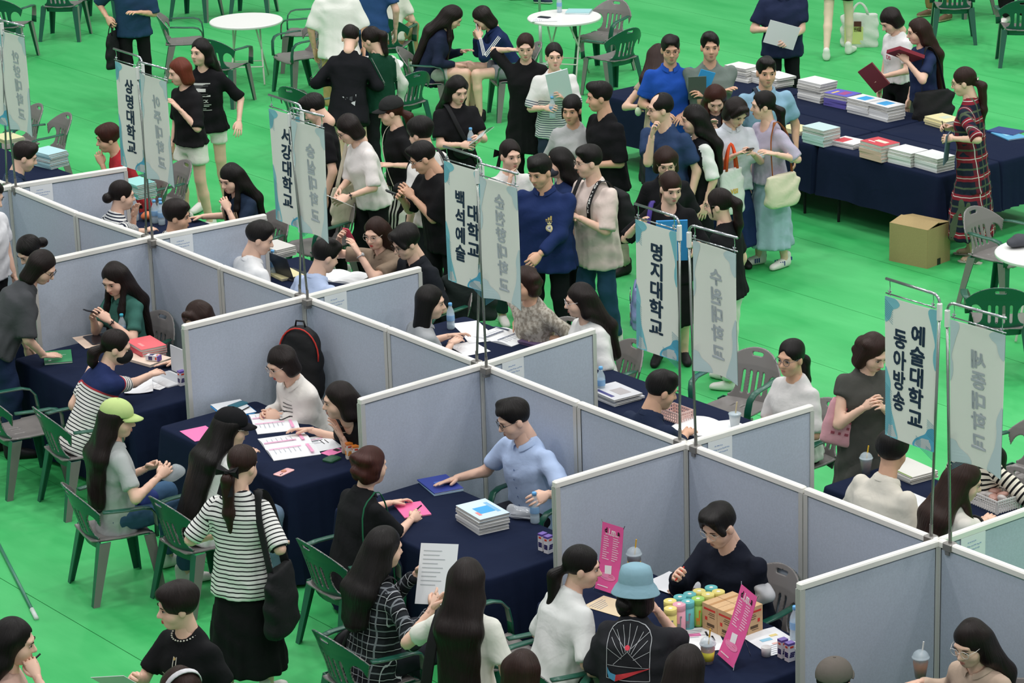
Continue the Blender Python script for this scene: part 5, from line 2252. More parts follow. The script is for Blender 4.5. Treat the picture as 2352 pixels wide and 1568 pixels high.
    if bk != 'bare' and not noleg:
        C = []
        kb = (1.0 if not male else 1.03) * fat
        C.append((Loft(pel, np.eye(3) if not sit else T, [(-.13, .15 * k * kb, .112 * kb, -.01), (-.06, .158 * k * kb, .116 * kb, -.01), (.04, .146 * k * kb, .104 * kb, 0), (.13, .138 * k * kb, .094 * kb, 0)]), .03))
        wide = bot[2] if len(bot) > 2 and bot[2] is not None else 1.0
        if bk in ('pants', 'shorts', 'culottes'):
            for s, H, K, A in legs:
                C.append((Cone(H, H + (K - H) * (.55 if bk == 'shorts' else 1.0), .083 * kb * wide ** .3, (.088 if bk == 'shorts' else .068) * kb * wide, bk == 'shorts'), .03))
                if bk != 'shorts':
                    e = K + (A - K) * (.97 if bk == 'pants' else .72)
                    C.append((Cone(K, e, .068 * kb * wide, .056 * wide, True), .03))
        elif bk == 'skirt':
            ln = wide
            fl = bot[4] if len(bot) > 4 else 1.15
            if not sit:
                C.append((Loft(pel, np.eye(3), [(-ln, .20 * k * fl, .17 * fl, 0), (-ln * .5, .19 * k * (1 + fl) / 2, .155 * (1 + fl) / 2, 0), (-.08, .160 * k * kb, .118 * kb, -.005), (.08, .14 * k, .098, 0)], 2.2, .06), .02))
            else:
                m_ = sum(K for s, H, K, A in legs) / 2
                C.append((Cone(pel + np.array([0, .02, -.02]), m_ + np.array([0, -.05, -.01]), .14, .12, True), .03))
        F = Fld([c for c, q in C], .0225 if not far else .026)
        for c, q in C:
            F.add(c, q)
        F.wrinkle(.0045)
        v, f = F.mesh()
        nm_ = {'pants': 'trousers', 'shorts': 'shorts', 'skirt': 'skirt', 'culottes': 'culottes'}[bk]
        me = mesh_of(nm_, v, f, bmat, True)
        if len(bot) > 3 and isinstance(bot[3], bpy.types.Material):
            a_ = me.attributes.new('gc', 'FLOAT_VECTOR', 'POINT')
            a_.data.foreach_set('vector', (v - pel).astype(np.float32).ravel())
        link(nm_, me, None, root)
    # ---- shoes
    if shoes and not noleg:
        for s, H, K, A in legs:
            o = link('shoe', shoe_data(*shoes[:2]), None, root)
            A_ = np.eye(4)
            A_[:3, :3] = RZ(-s * .18).T * k
            A_[:3, 3] = (A[0], A[1] + .01, 0.003)
            o.matrix_basis = Matrix(A_.tolist())
    # ---- hair
    make_hair(pose, hair, cap, male, far)
    if extra:
        extra(pose)
    if sit and not seatless:
        c = toworld((0, -.0, 0))
        fz = math.degrees(yaw) + 90
        chair((c[0] - .02 * math.cos(math.radians(fz)), c[1] - .02 * math.sin(math.radians(fz)), 0), fz, 'grey and green plastic armchair under the ' + (chair_label or ' '.join(label.split()[1:9])))
    pose.head_w = toworld(hc)
    PEOPLE.append((label, pose))
    return pose


class FaceCut(Ell):
    """the face opening of the hair, with a ragged upper edge"""
    jag, ph = .005, 0

    def __call__(s, X, Y, Z):
        d = Ell.__call__(s, X, Y, Z)
        u = s.R[0][0] * (X - s.c[0]) + s.R[0][1] * (Y - s.c[1]) + s.R[0][2] * (Z - s.c[2])
        return d + s.jag * (np.sin(u * 150 + s.ph) + .6 * np.sin(u * 71 + 2 * s.ph))


def make_hair(p, hair, cap, male, far):
    st, c, ln = hair[0], hair[1], hair[2] if len(hair) > 2 else .25
    if st == 'bald':
        return
    T, pel, Hh, hc, hs, tk = p.T, p.pel, p.Hh, p.hc, p.hs, p.tk

    def H(x, y, z):
        return hc + (np.array([x, y, z]) * hs) @ Hh

    def Tt(x, y, z):
        return pel + np.array([x, y, z * tk]) @ T
    hv = .0101 if not far else .013
    E = []
    cuts = []
    er = lambda c_, r: Ell(H(*c_), np.array(r) * hs, Hh)
    E.append((er((0, -.02, .04), (.0865, .105, .0965)), .01))
    bang = 'bang' in hair[3:] or st in ('bowl',)
    top = .078 if not bang else .030
    ez = .11
    rd = random.Random(int(abs(p.W[0]) * 997 + abs(p.W[1]) * 313))
    Hq = Hh
    tl = rd.uniform(-.16, .16)
    Hq = np.array([[math.cos(tl), 0, -math.sin(tl)], [0, 1, 0], [math.sin(tl), 0, math.cos(tl)]]) @ Hh
    fc = FaceCut(H(rd.uniform(-.008, .008), .105, top - ez + rd.uniform(-.004, .006)), np.array((.066 if st not in ('short', 'balding') else .073, .085, ez)) * hs, Hq)
    fc.ph = rd.uniform(0, 6)
    fc.jag = .006 if bang or st in ('short', 'bowl', 'pixie') else .003
    cuts.append(fc)
    if st in ('short', 'bowl', 'balding', 'curlyshort'):
        if st != 'balding':
            E.append((er((0, .025, .085), (.068, .066, .045)), .03))
            for _ in range(5):
                E.append((er((rd.uniform(-.05, .05), rd.uniform(-.03, .07), rd.uniform(.09, .118)), (.03, .03, .022)), .025))
        cuts.append(Box_(H(0, .06, -.10), np.array((.3, .13, .17)) * hs, Hh, .01))
        cuts.append(Box_(H(0, -.05, -.145), np.array((.3, .3, .17)) * hs, Hh, .01))
        for s in (-1, 1):
            cuts.append(er((s * .092, -.0, -.025), (.028, .03, .04)))
        if st == 'balding':
            cuts.append(er((0, .06, .1), (.045, .075, .06)))
        if st == 'curlyshort':
            E.append((er((0, -.02, .06), (.1, .115, .09)), .03))
    elif st == 'pixie':
        E.append((er((0, -.02, .05), (.095, .115, .095)), .03))
        E.append((er((0, .03, .085), (.07, .07, .04)), .03))
        cuts.append(Box_(H(0, -.05, -.165), np.array((.3, .3, .17)) * hs, Hh, .01))
        for s in (-1, 1):
            cuts.append(er((s * .095, .005, -.035), (.025, .025, .035)))
    elif st in ('bob', 'curly'):
        L = ln
        for s in (-1, 1):
            E.append((Cone(H(s * .062, -.015, .03), H(s * .072, -.012, -L), .04, .036), .04))
            E.append((Cone(H(s * .04, -.06, .02), H(s * .045, -.06, -L - .01), .055, .05), .04))
        if st == 'curly':
            r = random.Random(int(abs(hc[0]) * 1000) + 3)
            for _ in range(16):
                a = r.uniform(0, 2 * PI)
                E.append((er((.085 * math.cos(a), -.03 + .09 * math.sin(a) * (1 if math.sin(a) < 0 else .3), r.uniform(-L, .08)), (.035, .035, .03)), .02))
    elif st == 'long':
        L = ln
        for s in (-1, 1):
            E.append((Cone(H(s * .062, -.02, .03), H(s * .075, -.03, -.10), .04, .036), .04))
            a = H(s * .07, -.035, -.10)
            b = Tt(s * .085, -.115 * p.lz - .01, .38)
            e = Tt(s * .09, -.125 * p.lz - .01, .42 - L)
            E.append((Cone(H(s * .035, -.07, 0), b, .055, .05), .05))
            E.append((Cone(a, b, .036, .04), .04))
            E.append((Cone(b, e, .042, .03), .05))
            E.append((Cone(Tt(s * .03, -.12 * p.lz - .01, .38), Tt(s * .03, -.13 * p.lz - .012, .41 - L * 1.04), .052, .04), .05))
            if s > 0:
                E.append((Cone(H(0, -.08, -.02), Tt(0, -.12 * p.lz - .008, .36), .055, .05), .05))
            if 'front' in hair[3:]:
                E.append((Cone(H(s * .072, .0, -.05), Tt(s * .085, .085 * p.lz, .37), .026, .03), .03))
                E.append((Cone(Tt(s * .085, .085 * p.lz, .37), Tt(s * .08, .125 * p.lz, .42 - L * .8), .03, .02), .03))
    elif st in ('pony', 'lowpony'):
        z0 = .03 if st == 'pony' else -.045
        a = H(0, -.125, z0)
        b = H(0, -.152, z0 - .035)
        g = np.array([0, 0, -1.0])
        e = b + g * ln * .5 + np.array([0, -.012, 0])
        E.append((Cone(H(0, -.09, z0 * .6), a, .03, .022), .02))
        E.append((Cone(a, b, .028, .038), .02))
        E.append((Cone(b, e, .040, .036), .03))
        E.append((Cone(e, e + g * ln * .5 + np.array([.01, .02, 0]), .034, .014), .03))
        cuts.append(Box_(H(0, -.03, -.15), np.array((.3, .12, .16)) * hs, Hh, .01))
        for s in (-1, 1):
            cuts.append(er((s * .095, -.0, -.03), (.024, .028, .04)))
            if 'wisp' in hair[3:]:
                E.append((Cone(H(s * .074, .04, .02), H(s * .078, .035, -.08), .007, .003), .01))
    elif st == 'bun':
        E.append((er((0, -.125, -.03), (.048, .045, .045)), .02))
        for s in (-1, 1):
            cuts.append(er((s * .095, -.0, -.03), (.024, .028, .04)))
    if 'curtain' in hair[3:]:                             # long side-parted fringe over the brow
        for s in (-1, 1):
            E.append((Cone(H(s * .02, .07, .10), H(s * .078, .05, .01), .028, .018), .02))
    if cap:
        cuts.append(Box_(H(0, -.02, .17), np.array((.4, .4, .2)) * hs, Hh, .01))
    if cap and cap[0] == 'bucket':
        cuts.append(Box_(H(0, -.02, .105), np.array((.4, .4, .22)) * hs, Hh, .01))
    F = Fld([e for e, q in E], hv)
    done_cut = False
    for e, q in E[:1]:
        F.add(e, q)
    for e, q in E[1:]:
        F.add(e, q)
    for cc in cuts:
        F.cut(cc, .012)
    if 'wisp' in hair[3:] or 'curtain' in hair[3:]:
        for e, q in E[-2:]:
            F.add(e, .012)
    F.wrinkle(.0022)
    v, f = F.mesh()
    if len(f):
        me = mesh_of('hair', v, f, hair_mat(HAIRC.get(c, c)), True)
        q = ((v - hc) / hs) @ Hh.T
        az = np.arctan2(q[:, 1] + .03, q[:, 0])
        xx = np.stack([np.cos(az), np.sin(az), q[:, 2] * .55], 1)
        a_ = me.attributes.new('hs', 'FLOAT_VECTOR', 'POINT')
        a_.data.foreach_set('vector', xx.astype(np.float32).ravel())
        link('hair', me, None, p.root)
    if st in ('pony', 'lowpony', 'bun') and 'bow' not in hair[3:]:
        m = MB()
        z0 = .03 if st == 'pony' else -.045
        if st != 'bun':
            m.lathe([(.024, -.008), (.03, 0), (.024, .008)], n=12, R=np.array([[1, 0, 0], [0, 0, 1], [0, -1, 0]]))
            p.put_head(m.mesh('hair_tie', BLACK, True), (0, -.125, z0))
    if 'bow' in hair[3:]:
        m = MB()
        for s in (-1, 1):
            m.add([(0, 0, .012), (s * .075, -.01, .045), (s * .085, -.012, -.03), (0, 0, -.012), (0, -.02, .0), (s * .07, -.03, .01)], [(0, 1, 5, 4), (4, 5, 2, 3), (0, 4, 3, 2, 1)] if s > 0 else [(4, 5, 1, 0), (3, 2, 5, 4), (1, 2, 3, 4, 0)])
            m.add([(s * .005, 0, 0), (s * .035, -.01, -.02), (s * .06, -.012, -.14), (s * .02, -.014, -.15)], [(0, 1, 2, 3), (3, 2, 1, 0)])
        m.lathe([(0, -.016), (.016, -.008), (.016, .008), (0, .016)], (0, -.02, 0), 8)
        p.put_head(m.mesh('hair_bow', M('121214', rough=.7, name='ribbon')), (0, -.15, -.03))
    if cap:
        kind, col = cap
        m = MB()
        if kind in ('cap', 'capback'):
            F = Fld([Ell((0, -.015, .05), (.1, .12, .1))], .009).add(Ell((0, -.018, .052), (.096, .115, .092)))
            F.cut(Box_((0, 0, -.02), (.4, .4, .11)))
            v, f = F.mesh()
            o = p.put_head(mesh_of('cap', v, f, cloth(col), True), (0, 0, 0), PI if kind == 'capback' else 0)
            n = 12
            V, Fq = [], []
            for i in range(n + 1):
                a = .35 + (PI - .7) * i / n
                for r, dz in ((0, 0), (.5, -.004), (1, -.016)):
                    V.append((.082 * math.cos(a) * (1 + .0 * r), -.018 + .1 * math.sin(a) + r * .085 * math.sin(a) ** .6, .045 + dz - .016 * math.cos(a) ** 2))
            Fq = [(i * 3 + j, i * 3 + j + 1, (i + 1) * 3 + j + 1, (i + 1) * 3 + j) for i in range(n) for j in range(2)]
            k_ = len(V)
            V += [(x, y, z - .005) for x, y, z in V]
            Fq += [tuple(reversed([q + k_ for q in c_])) for c_ in Fq]
            Fq += [(i * 3 + 2, i * 3 + 2 + k_, i * 3 + 5 + k_, i * 3 + 5) for i in range(n)]
            p.put_head(mesh_of('cap_brim', V, Fq, cloth(col), True), (0, 0, 0), PI if kind == 'capback' else 0)
            m.lathe([(.008, .143), (.007, .147), (0, .148)], (0, -.018, 0), 10)
            p.put_head(m.mesh('cap_button', cloth(col)), (0, 0, 0))
        else:
            m.lathe([(0, .152), (.05, .15), (.082, .135), (.095, .10), (.1, .05), (.1, .045), (.12, .02), (.138, -.014), (.140, -.018), (.136, -.018), (.116, .014), (.096, .04)], (0, -.02, 0), 28)
            p.put_head(m.mesh('bucket_hat', cloth(col), True), (0, 0, 0))


# ------------------------------------------------------------------ prints lying on a garment
def decal(p, polys, mats, x, z, name='shirt_print', front=True, off=.003, rot=0, sc=1.0):
    """polys: (verts 2d in metres about the middle, faces, material index); x,z on the torso"""
    v, f = p.shirt
    tree = BVHTree.FromPolygons([tuple(q) for q in v], [tuple(int(i) for i in c) for c in f])
    T, pel = p.T, p.pel
    sgn = 1 if front else -1
    m = MB()
    d = -T[1] * sgn
    for vs_, fs, mi in polys:
        V = []
        for (a, b) in vs_:
            a, b = a * sc, b * sc
            if rot:
                a, b = a * math.cos(rot) - b * math.sin(rot), a * math.sin(rot) + b * math.cos(rot)
            o = pel - T[0] * (x + a) * sgn + T[2] * (z + b) + T[1] * sgn * .6
            hit = tree.ray_cast(Vector(o), Vector(d), 1.2)
            V.append(np.array(hit[0]) - d * off if hit[0] is not None else o + d * .5)
        m.add(V, fs, mi)
    return m.obj(name, mats, p.root)


def rect(x0, y0, x1, y1, mi=0, n=4):
    V = [(x0 + (x1 - x0) * i / n, y) for i in range(n + 1) for y in (y0, y1)]
    return (V, [(2 * i, 2 * i + 2, 2 * i + 3, 2 * i + 1) for i in range(n)], mi)


def line2(a, b, w=.004, mi=0, n=8):
    a, b = np.array(a), np.array(b)
    u = unit(np.append(b - a, 0))[:2]
    s = np.array([-u[1], u[0]]) * w / 2
    V = []
    for i in range(n + 1):
        q = a + (b - a) * i / n
        V += [tuple(q + s), tuple(q - s)]
    return (V, [(2 * i, 2 * i + 1, 2 * i + 3, 2 * i + 2) for i in range(n)], mi)


def word(s, hgt, mi=0, x=0, y=0, off=.03):
    v, f, d = text_mesh(s, off)
    k = hgt / d[1]
    return ([(x + a * k, y + b * k) for a, b in v], f, mi)


def hand_pos(p, i):
    s, S, E, Wr, Hm, hk = p.arms[i]
    return p.toworld(Wr + Hm[1] * .085 - Hm[2] * .02)


def held_sheet(p, i, size, label, rz=0, tilt=60, roll=0, col='e9ebee', off=(0, 0, 0), prints=(), thick=.003, name='paper_sheet', cat='paper', bend=.0):
    """paper held in hand i; tilt: degrees from lying flat towards facing the holder"""
    c = hand_pos(p, i) + np.array(off)
    w_, d_ = size
    n = 5
    V = [((a / n - .5) * w_, (b / n - .5) * d_, bend * math.sin(PI * a / n)) for a in range(n + 1) for b in range(n + 1)]
    F = [(a * (n + 1) + b, (a + 1) * (n + 1) + b, (a + 1) * (n + 1) + b + 1, a * (n + 1) + b + 1) for a in range(n) for b in range(n)]
    m = MB()
    m.add(V, F)
    m.add([(x, y, z - thick) for x, y, z in V], [tuple(reversed(q)) for q in F])
    e = [(w_ / 2 * sx, d_ / 2 * sy) for sx, sy in ((-1, -1), (1, -1), (1, 1), (-1, 1))]
    for j in range(4):
        a, b = e[j], e[(j + 1) % 4]
        m.add([(a[0], a[1], 0), (b[0], b[1], 0), (b[0], b[1], -thick), (a[0], a[1], -thick)], [(3, 2, 1, 0)])
    o = m.obj(name, M(col, rough=.7, name='paper'), None, True, loc=tuple(c))
    autosmooth(o, 40)
    o.rotation_mode = 'XYZ'
    o.rotation_euler = (math.radians(tilt), math.radians(roll), math.radians(FACE0 + rz - 90))
    tag(o, label, cat)
    if prints:
        q, mats = MB(), []
        for (x, y, ww, dd, c_) in prints:
            mt = M(c_, rough=.6, name='print')
            if mt not in mats:
                mats.append(mt)
            q.box((x * w_, y * d_, .0015 + bend * math.sin(PI * (x + .5))), (ww * w_, dd * d_, .0008), mi=mats.index(mt))
        q.obj('print', mats, o)
    return o


def held_phone(p, i, label, rz=0, tilt=40, col='23242a', off=(0, 0, .01), roll=0):
    c = hand_pos(p, i) + np.array(off)
    m = MB()
    m.box((0, 0, 0), (.074, .15, .009), ch=.01)
    o = m.obj('phone', M(col, rough=.25, spec=.5, name='case'), loc=tuple(c), rot=(math.radians(tilt), math.radians(roll), math.radians(FACE0 + rz - 90)))
    autosmooth(o, 40)
    tag(o, label, 'phone')
    q = MB()
    q.box((0, 0, .005), (.066, .14, .001))
    q.obj('screen', M('34383f', rough=.1, spec=.6, name='screen'), o)
    return o


def strap(p, side, label_part='strap', col='17181b', w=.02, cross=False, name='bag_strap', to=None, parent=None):
    """a strap over one shoulder of the person, as world points"""
    T, pel, tk, lz = p.T, p.pel, p.tk, p.lz
    s = side
    P = [(s * .10, .125 * lz + .01, .22), (s * .105, .12 * lz + .008, .33), (s * .11, .06, .455), (s * .112, 0, .468), (s * .11, -.07, .44), (s * .105, -.115 * lz - .01, .33), (s * .10, -.125 * lz - .012, .2)]
    if cross:
        P = [(-s * .15 * lz, .10 * lz, -.06), (-s * .06, .135 * lz, .12), (s * .04, .135 * lz, .30), (s * .085, .085, .42), (s * .1, 0, .468), (s * .085, -.085, .41), (s * .02, -.135 * lz, .25), (-s * .1, -.135 * lz, .05), (-s * .16 * lz, -.08 * lz, -.06)]
    return [p.toworld(pel + np.array([x, y, z * tk]) @ T) for x, y, z in P]


def strap_obj(pts, w, col, parent_empty, name='strap'):
    inv = np.array(parent_empty.location)
    rz = parent_empty.rotation_euler.z
    L = [(np.array(q) - inv) @ RZ(-rz) for q in pts]
    if len(L) > 2:
        D = []
        X = [2 * L[0] - L[1]] + L + [2 * L[-1] - L[-2]]
        for i in range(1, len(X) - 2):
            a, b, c, d = X[i - 1:i + 3]
            for t in (0, .25, .5, .75):
                D.append(.5 * (2 * b + (c - a) * t + (2 * a - 5 * b + 4 * c - d) * t * t + (3 * b - a - 3 * c + d) * t ** 3))
        L = D + [L[-1]]
    c = np.mean(L, 0)
    up = [unit(np.array(q) - c) for q in L]
    return band(L, w, .003, up, 6).obj(name, M(col, rough=.7, name='strap'), parent_empty, True)


def backpack(p, label, col='17181b', size=(.15, .09, .42), drop=0):
    T, pel, tk, lz = p.T, p.pel, p.tk, p.lz
    base = p.toworld(pel + np.array([0, -.125 * lz - size[1] * .8, (.0 - drop) * tk]) @ T)
    t = empty('backpack', tuple(base), p.yaw, label, 'backpack')
    L = Loft((0, 0, 0), T, [(0, size[0] * .9, size[1] * .8, 0), (.06, size[0] * 1.05, size[1] * 1.1, -.01), (size[2] * .6, size[0], size[1], 0), (size[2] * .9, size[0] * .8, size[1] * .7, .01), (size[2], size[0] * .4, size[1] * .4, .02)], 2.7)
    v, f = Fld([L], .014).add(L).wrinkle(.004).mesh()
    link('pack_body', mesh_of('pack_body', v, f, M(col, rough=.75, bump=(8, .5), name='pack_cloth'), True), None, t)
    for s in (-1, 1):
        strap_obj(strap(p, s), .024, col, t)
    return t


def tote(p, side, size, col, label, drop=.05, hcol=None, prints=None, fwd=0, name='tote_bag', out=.0, sw=.02, strap_=True, wr=.004):
    """bag hanging from one shoulder beside the hip"""
    T, pel, tk, lz = p.T, p.pel, p.tk, p.lz
    w_, d_, h_ = size
    topc = pel + np.array([side * (.19 * lz + d_ * .5 + out), fwd, -drop + .1]) @ T
    wp = p.toworld(topc)
    t = soft_bag(wp, p.yaw + PI / 2, size, col, label, handles=None, name=name, prints=prints, wr=wr)
    if strap_:
        for q in (-1, 1):
            sh = [topc + np.array([0, q * w_ * .3, -.04]), pel + np.array([side * .17, q * .09 * lz, .33 * tk]) @ T, pel + np.array([side * .14, q * .03, .466 * tk]) @ T, pel + np.array([side * .12, -q * .0, .474 * tk]) @ T]
            strap_obj([p.toworld(z) for z in sh], sw, hcol or col, t, 'strap')
    return t


def arm_stripes(p, i, col='e6e6e4', n=3, lo=.0, hi=.92, w=.007, r=.064):
    s, S, E, Wr, Hm, hk = p.arms[i]
    out = unit(np.array([s * 1.0, .1, .35]))
    m = MB()
    for j in range(n):
        for A, B, a, b, r0, r1 in ((S, E, lo, 1, r, r - .002), (E, Wr, 0, hi, r - .002, .05)):
            u = unit(B - A)
            o = unit(out - u * (out @ u))
            q = np.cross(u, o)
            oo = unit(o + q * (j - (n - 1) / 2) * .24)
            V, F = [], []
            for k in range(7):
                t = a + (b - a) * k / 6
                c = A + (B - A) * t + oo * (r0 + (r1 - r0) * t + .003)
                V += [c - q * w / 2, c + q * w / 2]
            m.add(V, [(2 * k, 2 * k + 1, 2 * k + 3, 2 * k + 2) for k in range(6)])
    m.obj('sleeve_stripes', M(col, rough=.8, name='print'), p.root)


def watch(p, i, col='1c1c20', sc=1.0):
    s, S, E, Wr, Hm, hk = p.arms[i]
    u = unit(Wr - E)
    c = E + (Wr - E) * .9
    a = unit(np.cross(u, (0, 0, 1)))
    b = np.cross(a, u)
    m = MB()
    pts = [c + (a * math.cos(t) + b * math.sin(t)) * .031 for t in np.linspace(0, 2 * PI, 14, endpoint=False)]
    m.tube(pts, .004 * sc, 6, close=True)
    m.box(c + Hm[2] * .031, (.03, .03, .008), R=np.array([a, u, Hm[2]]), ch=.008)
    m.obj('watch', M(col, rough=.3, name='watch'), p.root, True)


def strands(p, col, L=.34):
    """lighter strands of hair in front of the shoulders"""
    m = MB()
    T, pel, tk, lz = p.T, p.pel, p.tk, p.lz
    for s in (-1, 1):
        for j in range(5):
            x = s * (.06 + .014 * j)
            pts = [pel + np.array([x, .115 * lz + .03 - .004 * j, (.36 - L * t) * tk]) @ T + np.array([0, .008 * math.sin(5 * t + j), 0]) for t in np.linspace(0, .8, 6)]
            m.tube(pts, [.004, .007, .007, .007, .006, .002], 5)
    m.obj('hair_strands', hair_mat(col), p.root, True)


def lens_bag_strap(p, col, to=None):
    pass


ST = lambda a, b, per, duty=.35: pattern('stripe', (a, b), per, 2, duty)
BARE = ('bare', None)
BK = ('17171a', '111113')
WS = ('e8e6e0', 'e2e0da')

# ---- top left
p = person(297, -75, 8, 'man in a navy tee and black trousers carrying a black bag, head above the frame', sex='m', h=1.74, top=('tee', '26405e', 'elbow'), bot=('pants', '151517'), hair=('short', 'k'), lh=('d', 310, 28, .22), rh=('d', 252, 50, .05), hands=('grip', 'relax'), shoes=BK, skin=1, far=True)
soft_bag(hand_pos(p, 0) + (0, 0, -.1), p.yaw + 1.2, (.36, .12, .40), '17181b', 'black handbag hanging from the hand of the man in navy', hl=.13)
p = person(460, 120, -15, 'young woman with long straight black hair, black printed tee and white shorts', hp=2, hd=-38, h=1.73, top=('tee', '17171a', 'elbow', None, -.1, 1.08), bot=('shorts', 'e9e7e0'), hair=('long', 'k', .3), lh=('d', 548, 292, .1))
decal(p, [rect(-.09, .0, .09, .13, 0, 6), rect(-.07, .02, .07, .11, 1, 6), rect(-.05, .05, .05, .08, 0, 6), word('ROCK', .032, 0, .01, -.045, .03), rect(-.02, -.085, .09, -.077), rect(-.02, -.1, .07, -.092), rect(-.02, -.125, .04, -.119), rect(-.02, -.14, .09, -.134)], [M('cfd0cc', rough=.8, name='print'), M('4a4c4c', rough=.8, name='print')], .0, .27)
p = person(412, 165, -48, 'woman with an auburn bob, black tee and white shorts, one hand raised', hp=14, hd=-66, h=1.70, top=('tee', '1a1a1c', 'elbow', None, -.04, 1.1), bot=('shorts', 'e4e4da', 1.2), hair=('bob', 'R', .09), lh=('d', 402, 240, .24), lips='c8433f')
person(247, 318, -70, 'person with short auburn hair in a red top resting chin on hand', sit=1, hp=12, top=('tee', 'b03038', 'short'), hair=('pixie', 'r'), lh=('d', 229, 362, .1), rh=(.1, .3, .8), lean=18, hands=('relax', 'grip'), skin=1)
person(57, 360, 112, 'young man in a dark navy striped shirt seated beside the teal stack', sit=1, sex='m', h=1.7, hp=22, hd=100, top=('shirt', '2b3850', 'short', ST('2b3850', '3b4a66', .012, .4)), hair=('short', 'd'), lean=18)

# ---- group around the white round tables
p = person(805, 88, 172, 'person seen from behind in a black track jacket with white sleeve stripes', hp=38, lean=20, h=1.68, top=('jacket', '17181c', 'long', None, -.22, 1.05), bot=('shorts', '17171a', 1.2), hair=('bowl', 'd'), rh=(.14, .3, 1.0), lh=(-.16, .25, 1.05), loose=1.12, far=True)
arm_stripes(p, 1, r=.074)
arm_stripes(p, 0, r=.074)
decal(p, [([(-.07, .02), (.07, .045), (.06, -.07)], [(0, 1, 2)], 0), ([(-.035, .012), (.035, .025), (.035, -.03)], [(0, 1, 2)], 1)], [M('b9bcbe', rough=.7, name='print'), M('3a3c40', rough=.7, name='print')], .03, .03, front=False)
p = person(853, 92, -150, 'girl with a ponytail in a green and white jacket beside the black track jacket', hd=-118, hp=25, h=1.6, top=('jacket', '15402f', 'long'), slc='d9d8d2', bot=('pants', '1c1c20'), hair=('pony', 'd', .35), far=True)
person(772, -48, 178, 'person in a white tee and khaki shorts, head above the frame', sex='m', h=1.72, top=('tee', 'e6e8e0', 'elbow', None, -.16), bot=('culottes', 'b59a68', 1.35), hair=('short', 'k'), skin=1, far=True, loose=1.1)
person(846, -88, 178, 'person in a blue shirt from behind at the top edge', sex='m', h=1.74, top=('tee', '2f507f', 'short'), bot=('pants', '23304a'), hair=('short', 'k'), far=True)
person(897, -55, 170, 'person in a pale top seated in an armchair at the top edge', sit=1, top=('tee', 'dfe0d2', 'short'), bot=('pants', 'a08a62'), hair=('short', 'k'), far=True)
p = person(1040, 40, 85, 'girl with long hair in a navy sweater seated with bare legs', sit=1, hp=40, lean=22, h=1.62, top=('sweater', '20283e', 'long', None, -.14), bot=('shorts', 'b9bab4'), hair=('long', 'd', .38, 'front'), rh=(.08, .36, .62), lh=(-.05, .42, .75), loose=1.15, far=True)
p = person(1108, 42, -78, 'girl in a navy track jacket bent over a bright phone', sit=1, hp=38, lean=24, h=1.6, top=('jacket', '1c2c52', 'long', None, -.12), bot=('shorts', '8c8f94'), hair=('bob', 'd', .1), lh=(-.08, .36, .98), rh=(.06, .36, .95), hands=('hold', 'hold'), shoes=BK, loose=1.12, far=True)
arm_stripes(p, 1)
held_phone(p, 1, 'white phone held by the girl in the navy track jacket', rz=-90, tilt=75, col='e4e4ee')

# ---- standing crowd
p = person(1207, 108, -2, 'woman with round glasses in a long black dress holding her ear', hp=14, h=1.66, top=('dress', '19191b', 'elbow', None, -.4, 1.15), bot=('pants', '161618'), hair=('pony', 'b', .25), glasses='b9a98c', rh=('h', .095, -.01, -.03), hands=('flat', 'relax'), loose=1.12, shoes=BK)
p = person(1273, 130, 5, 'woman with thin glasses in a white striped top holding a bottle and a folder', hp=0, h=1.6, top=('boat', 'e4e3e0', 'elbow', pattern('half', ('e2e2e0', 'e6e5e2', '6a7280'), .24), -.16), bot=('pants', '2a3546'), hair=('lowpony', 'k', .15), glasses='b49a6a', rh=('d', 1262, 248, .27), lh=('d', 1288, 218, .27), hands=('hold', 'hold'), fat=1.12, lips='b9625a')
bottle(0, 0, 'crumpled empty clear bottle in the hand of the woman in stripes', loc=hand_pos(p, 0) + (0, 0, -.09))
held_sheet(p, 1, (.22, .30), 'white and teal folder held by the woman in stripes', rz=10, tilt=78, roll=12, col='d6e4e6', thick=.012, off=(.0, -.02, .1), prints=[(0, -.38, .96, .2, '2fa3a8')], name='folder', cat='folder')
m = MB()
p = person(1052, 207, 22, 'young woman with long black hair and black tee holding papers and a bottle', hp=20, hd=28, h=1.64, fat=1.12, top=('tee', '18181b', 'short', None, -.12), bot=('pants', '1a1a1d'), hair=('long', 'k', .32), rh=('d', 1072, 333, .3), lh=('d', 1098, 318, .3), hands=('hold', 'hold'))
bottle(0, 0, 'small clear bottle held by the black tee woman with papers', loc=hand_pos(p, 0) + (.03, .02, -.05))
held_sheet(p, 1, (.21, .3), 'grey printed papers held by the black tee woman with long hair', rz=60, tilt=35, roll=10, col='c4ccca', prints=lines(6, seed=3), bend=.02, off=(.04, .02, .0))
t = empty('sling_bag', tuple(p.toworld(p.pel + np.array([.0, .17, .08]))), p.yaw, 'small black sling bag across the black tee woman with papers', 'bag')
v, f = Fld([Ell((0, 0, 0), (.1, .05, .07))], .01).add(Ell((0, 0, 0), (.1, .05, .07))).wrinkle(.004).mesh()
link('bag_body', mesh_of('bag_body', v, f, M('1b1b1e', rough=.8, name='bag_cloth'), True), None, t)
strap_obj(strap(p, 1, cross=True), .022, '1b1b1e', t)
p = person(1313, 252, -12, 'girl with a ponytail and loose fringe in a plain grey tee', hp=8, hd=-20, h=1.6, top=('tee', 'b2b4b4', 'elbow', None, -.12), bot=('pants', '2a2c30'), hair=('pony', 'k', .3, 'bang', 'wisp'), loose=1.12, skin=1)
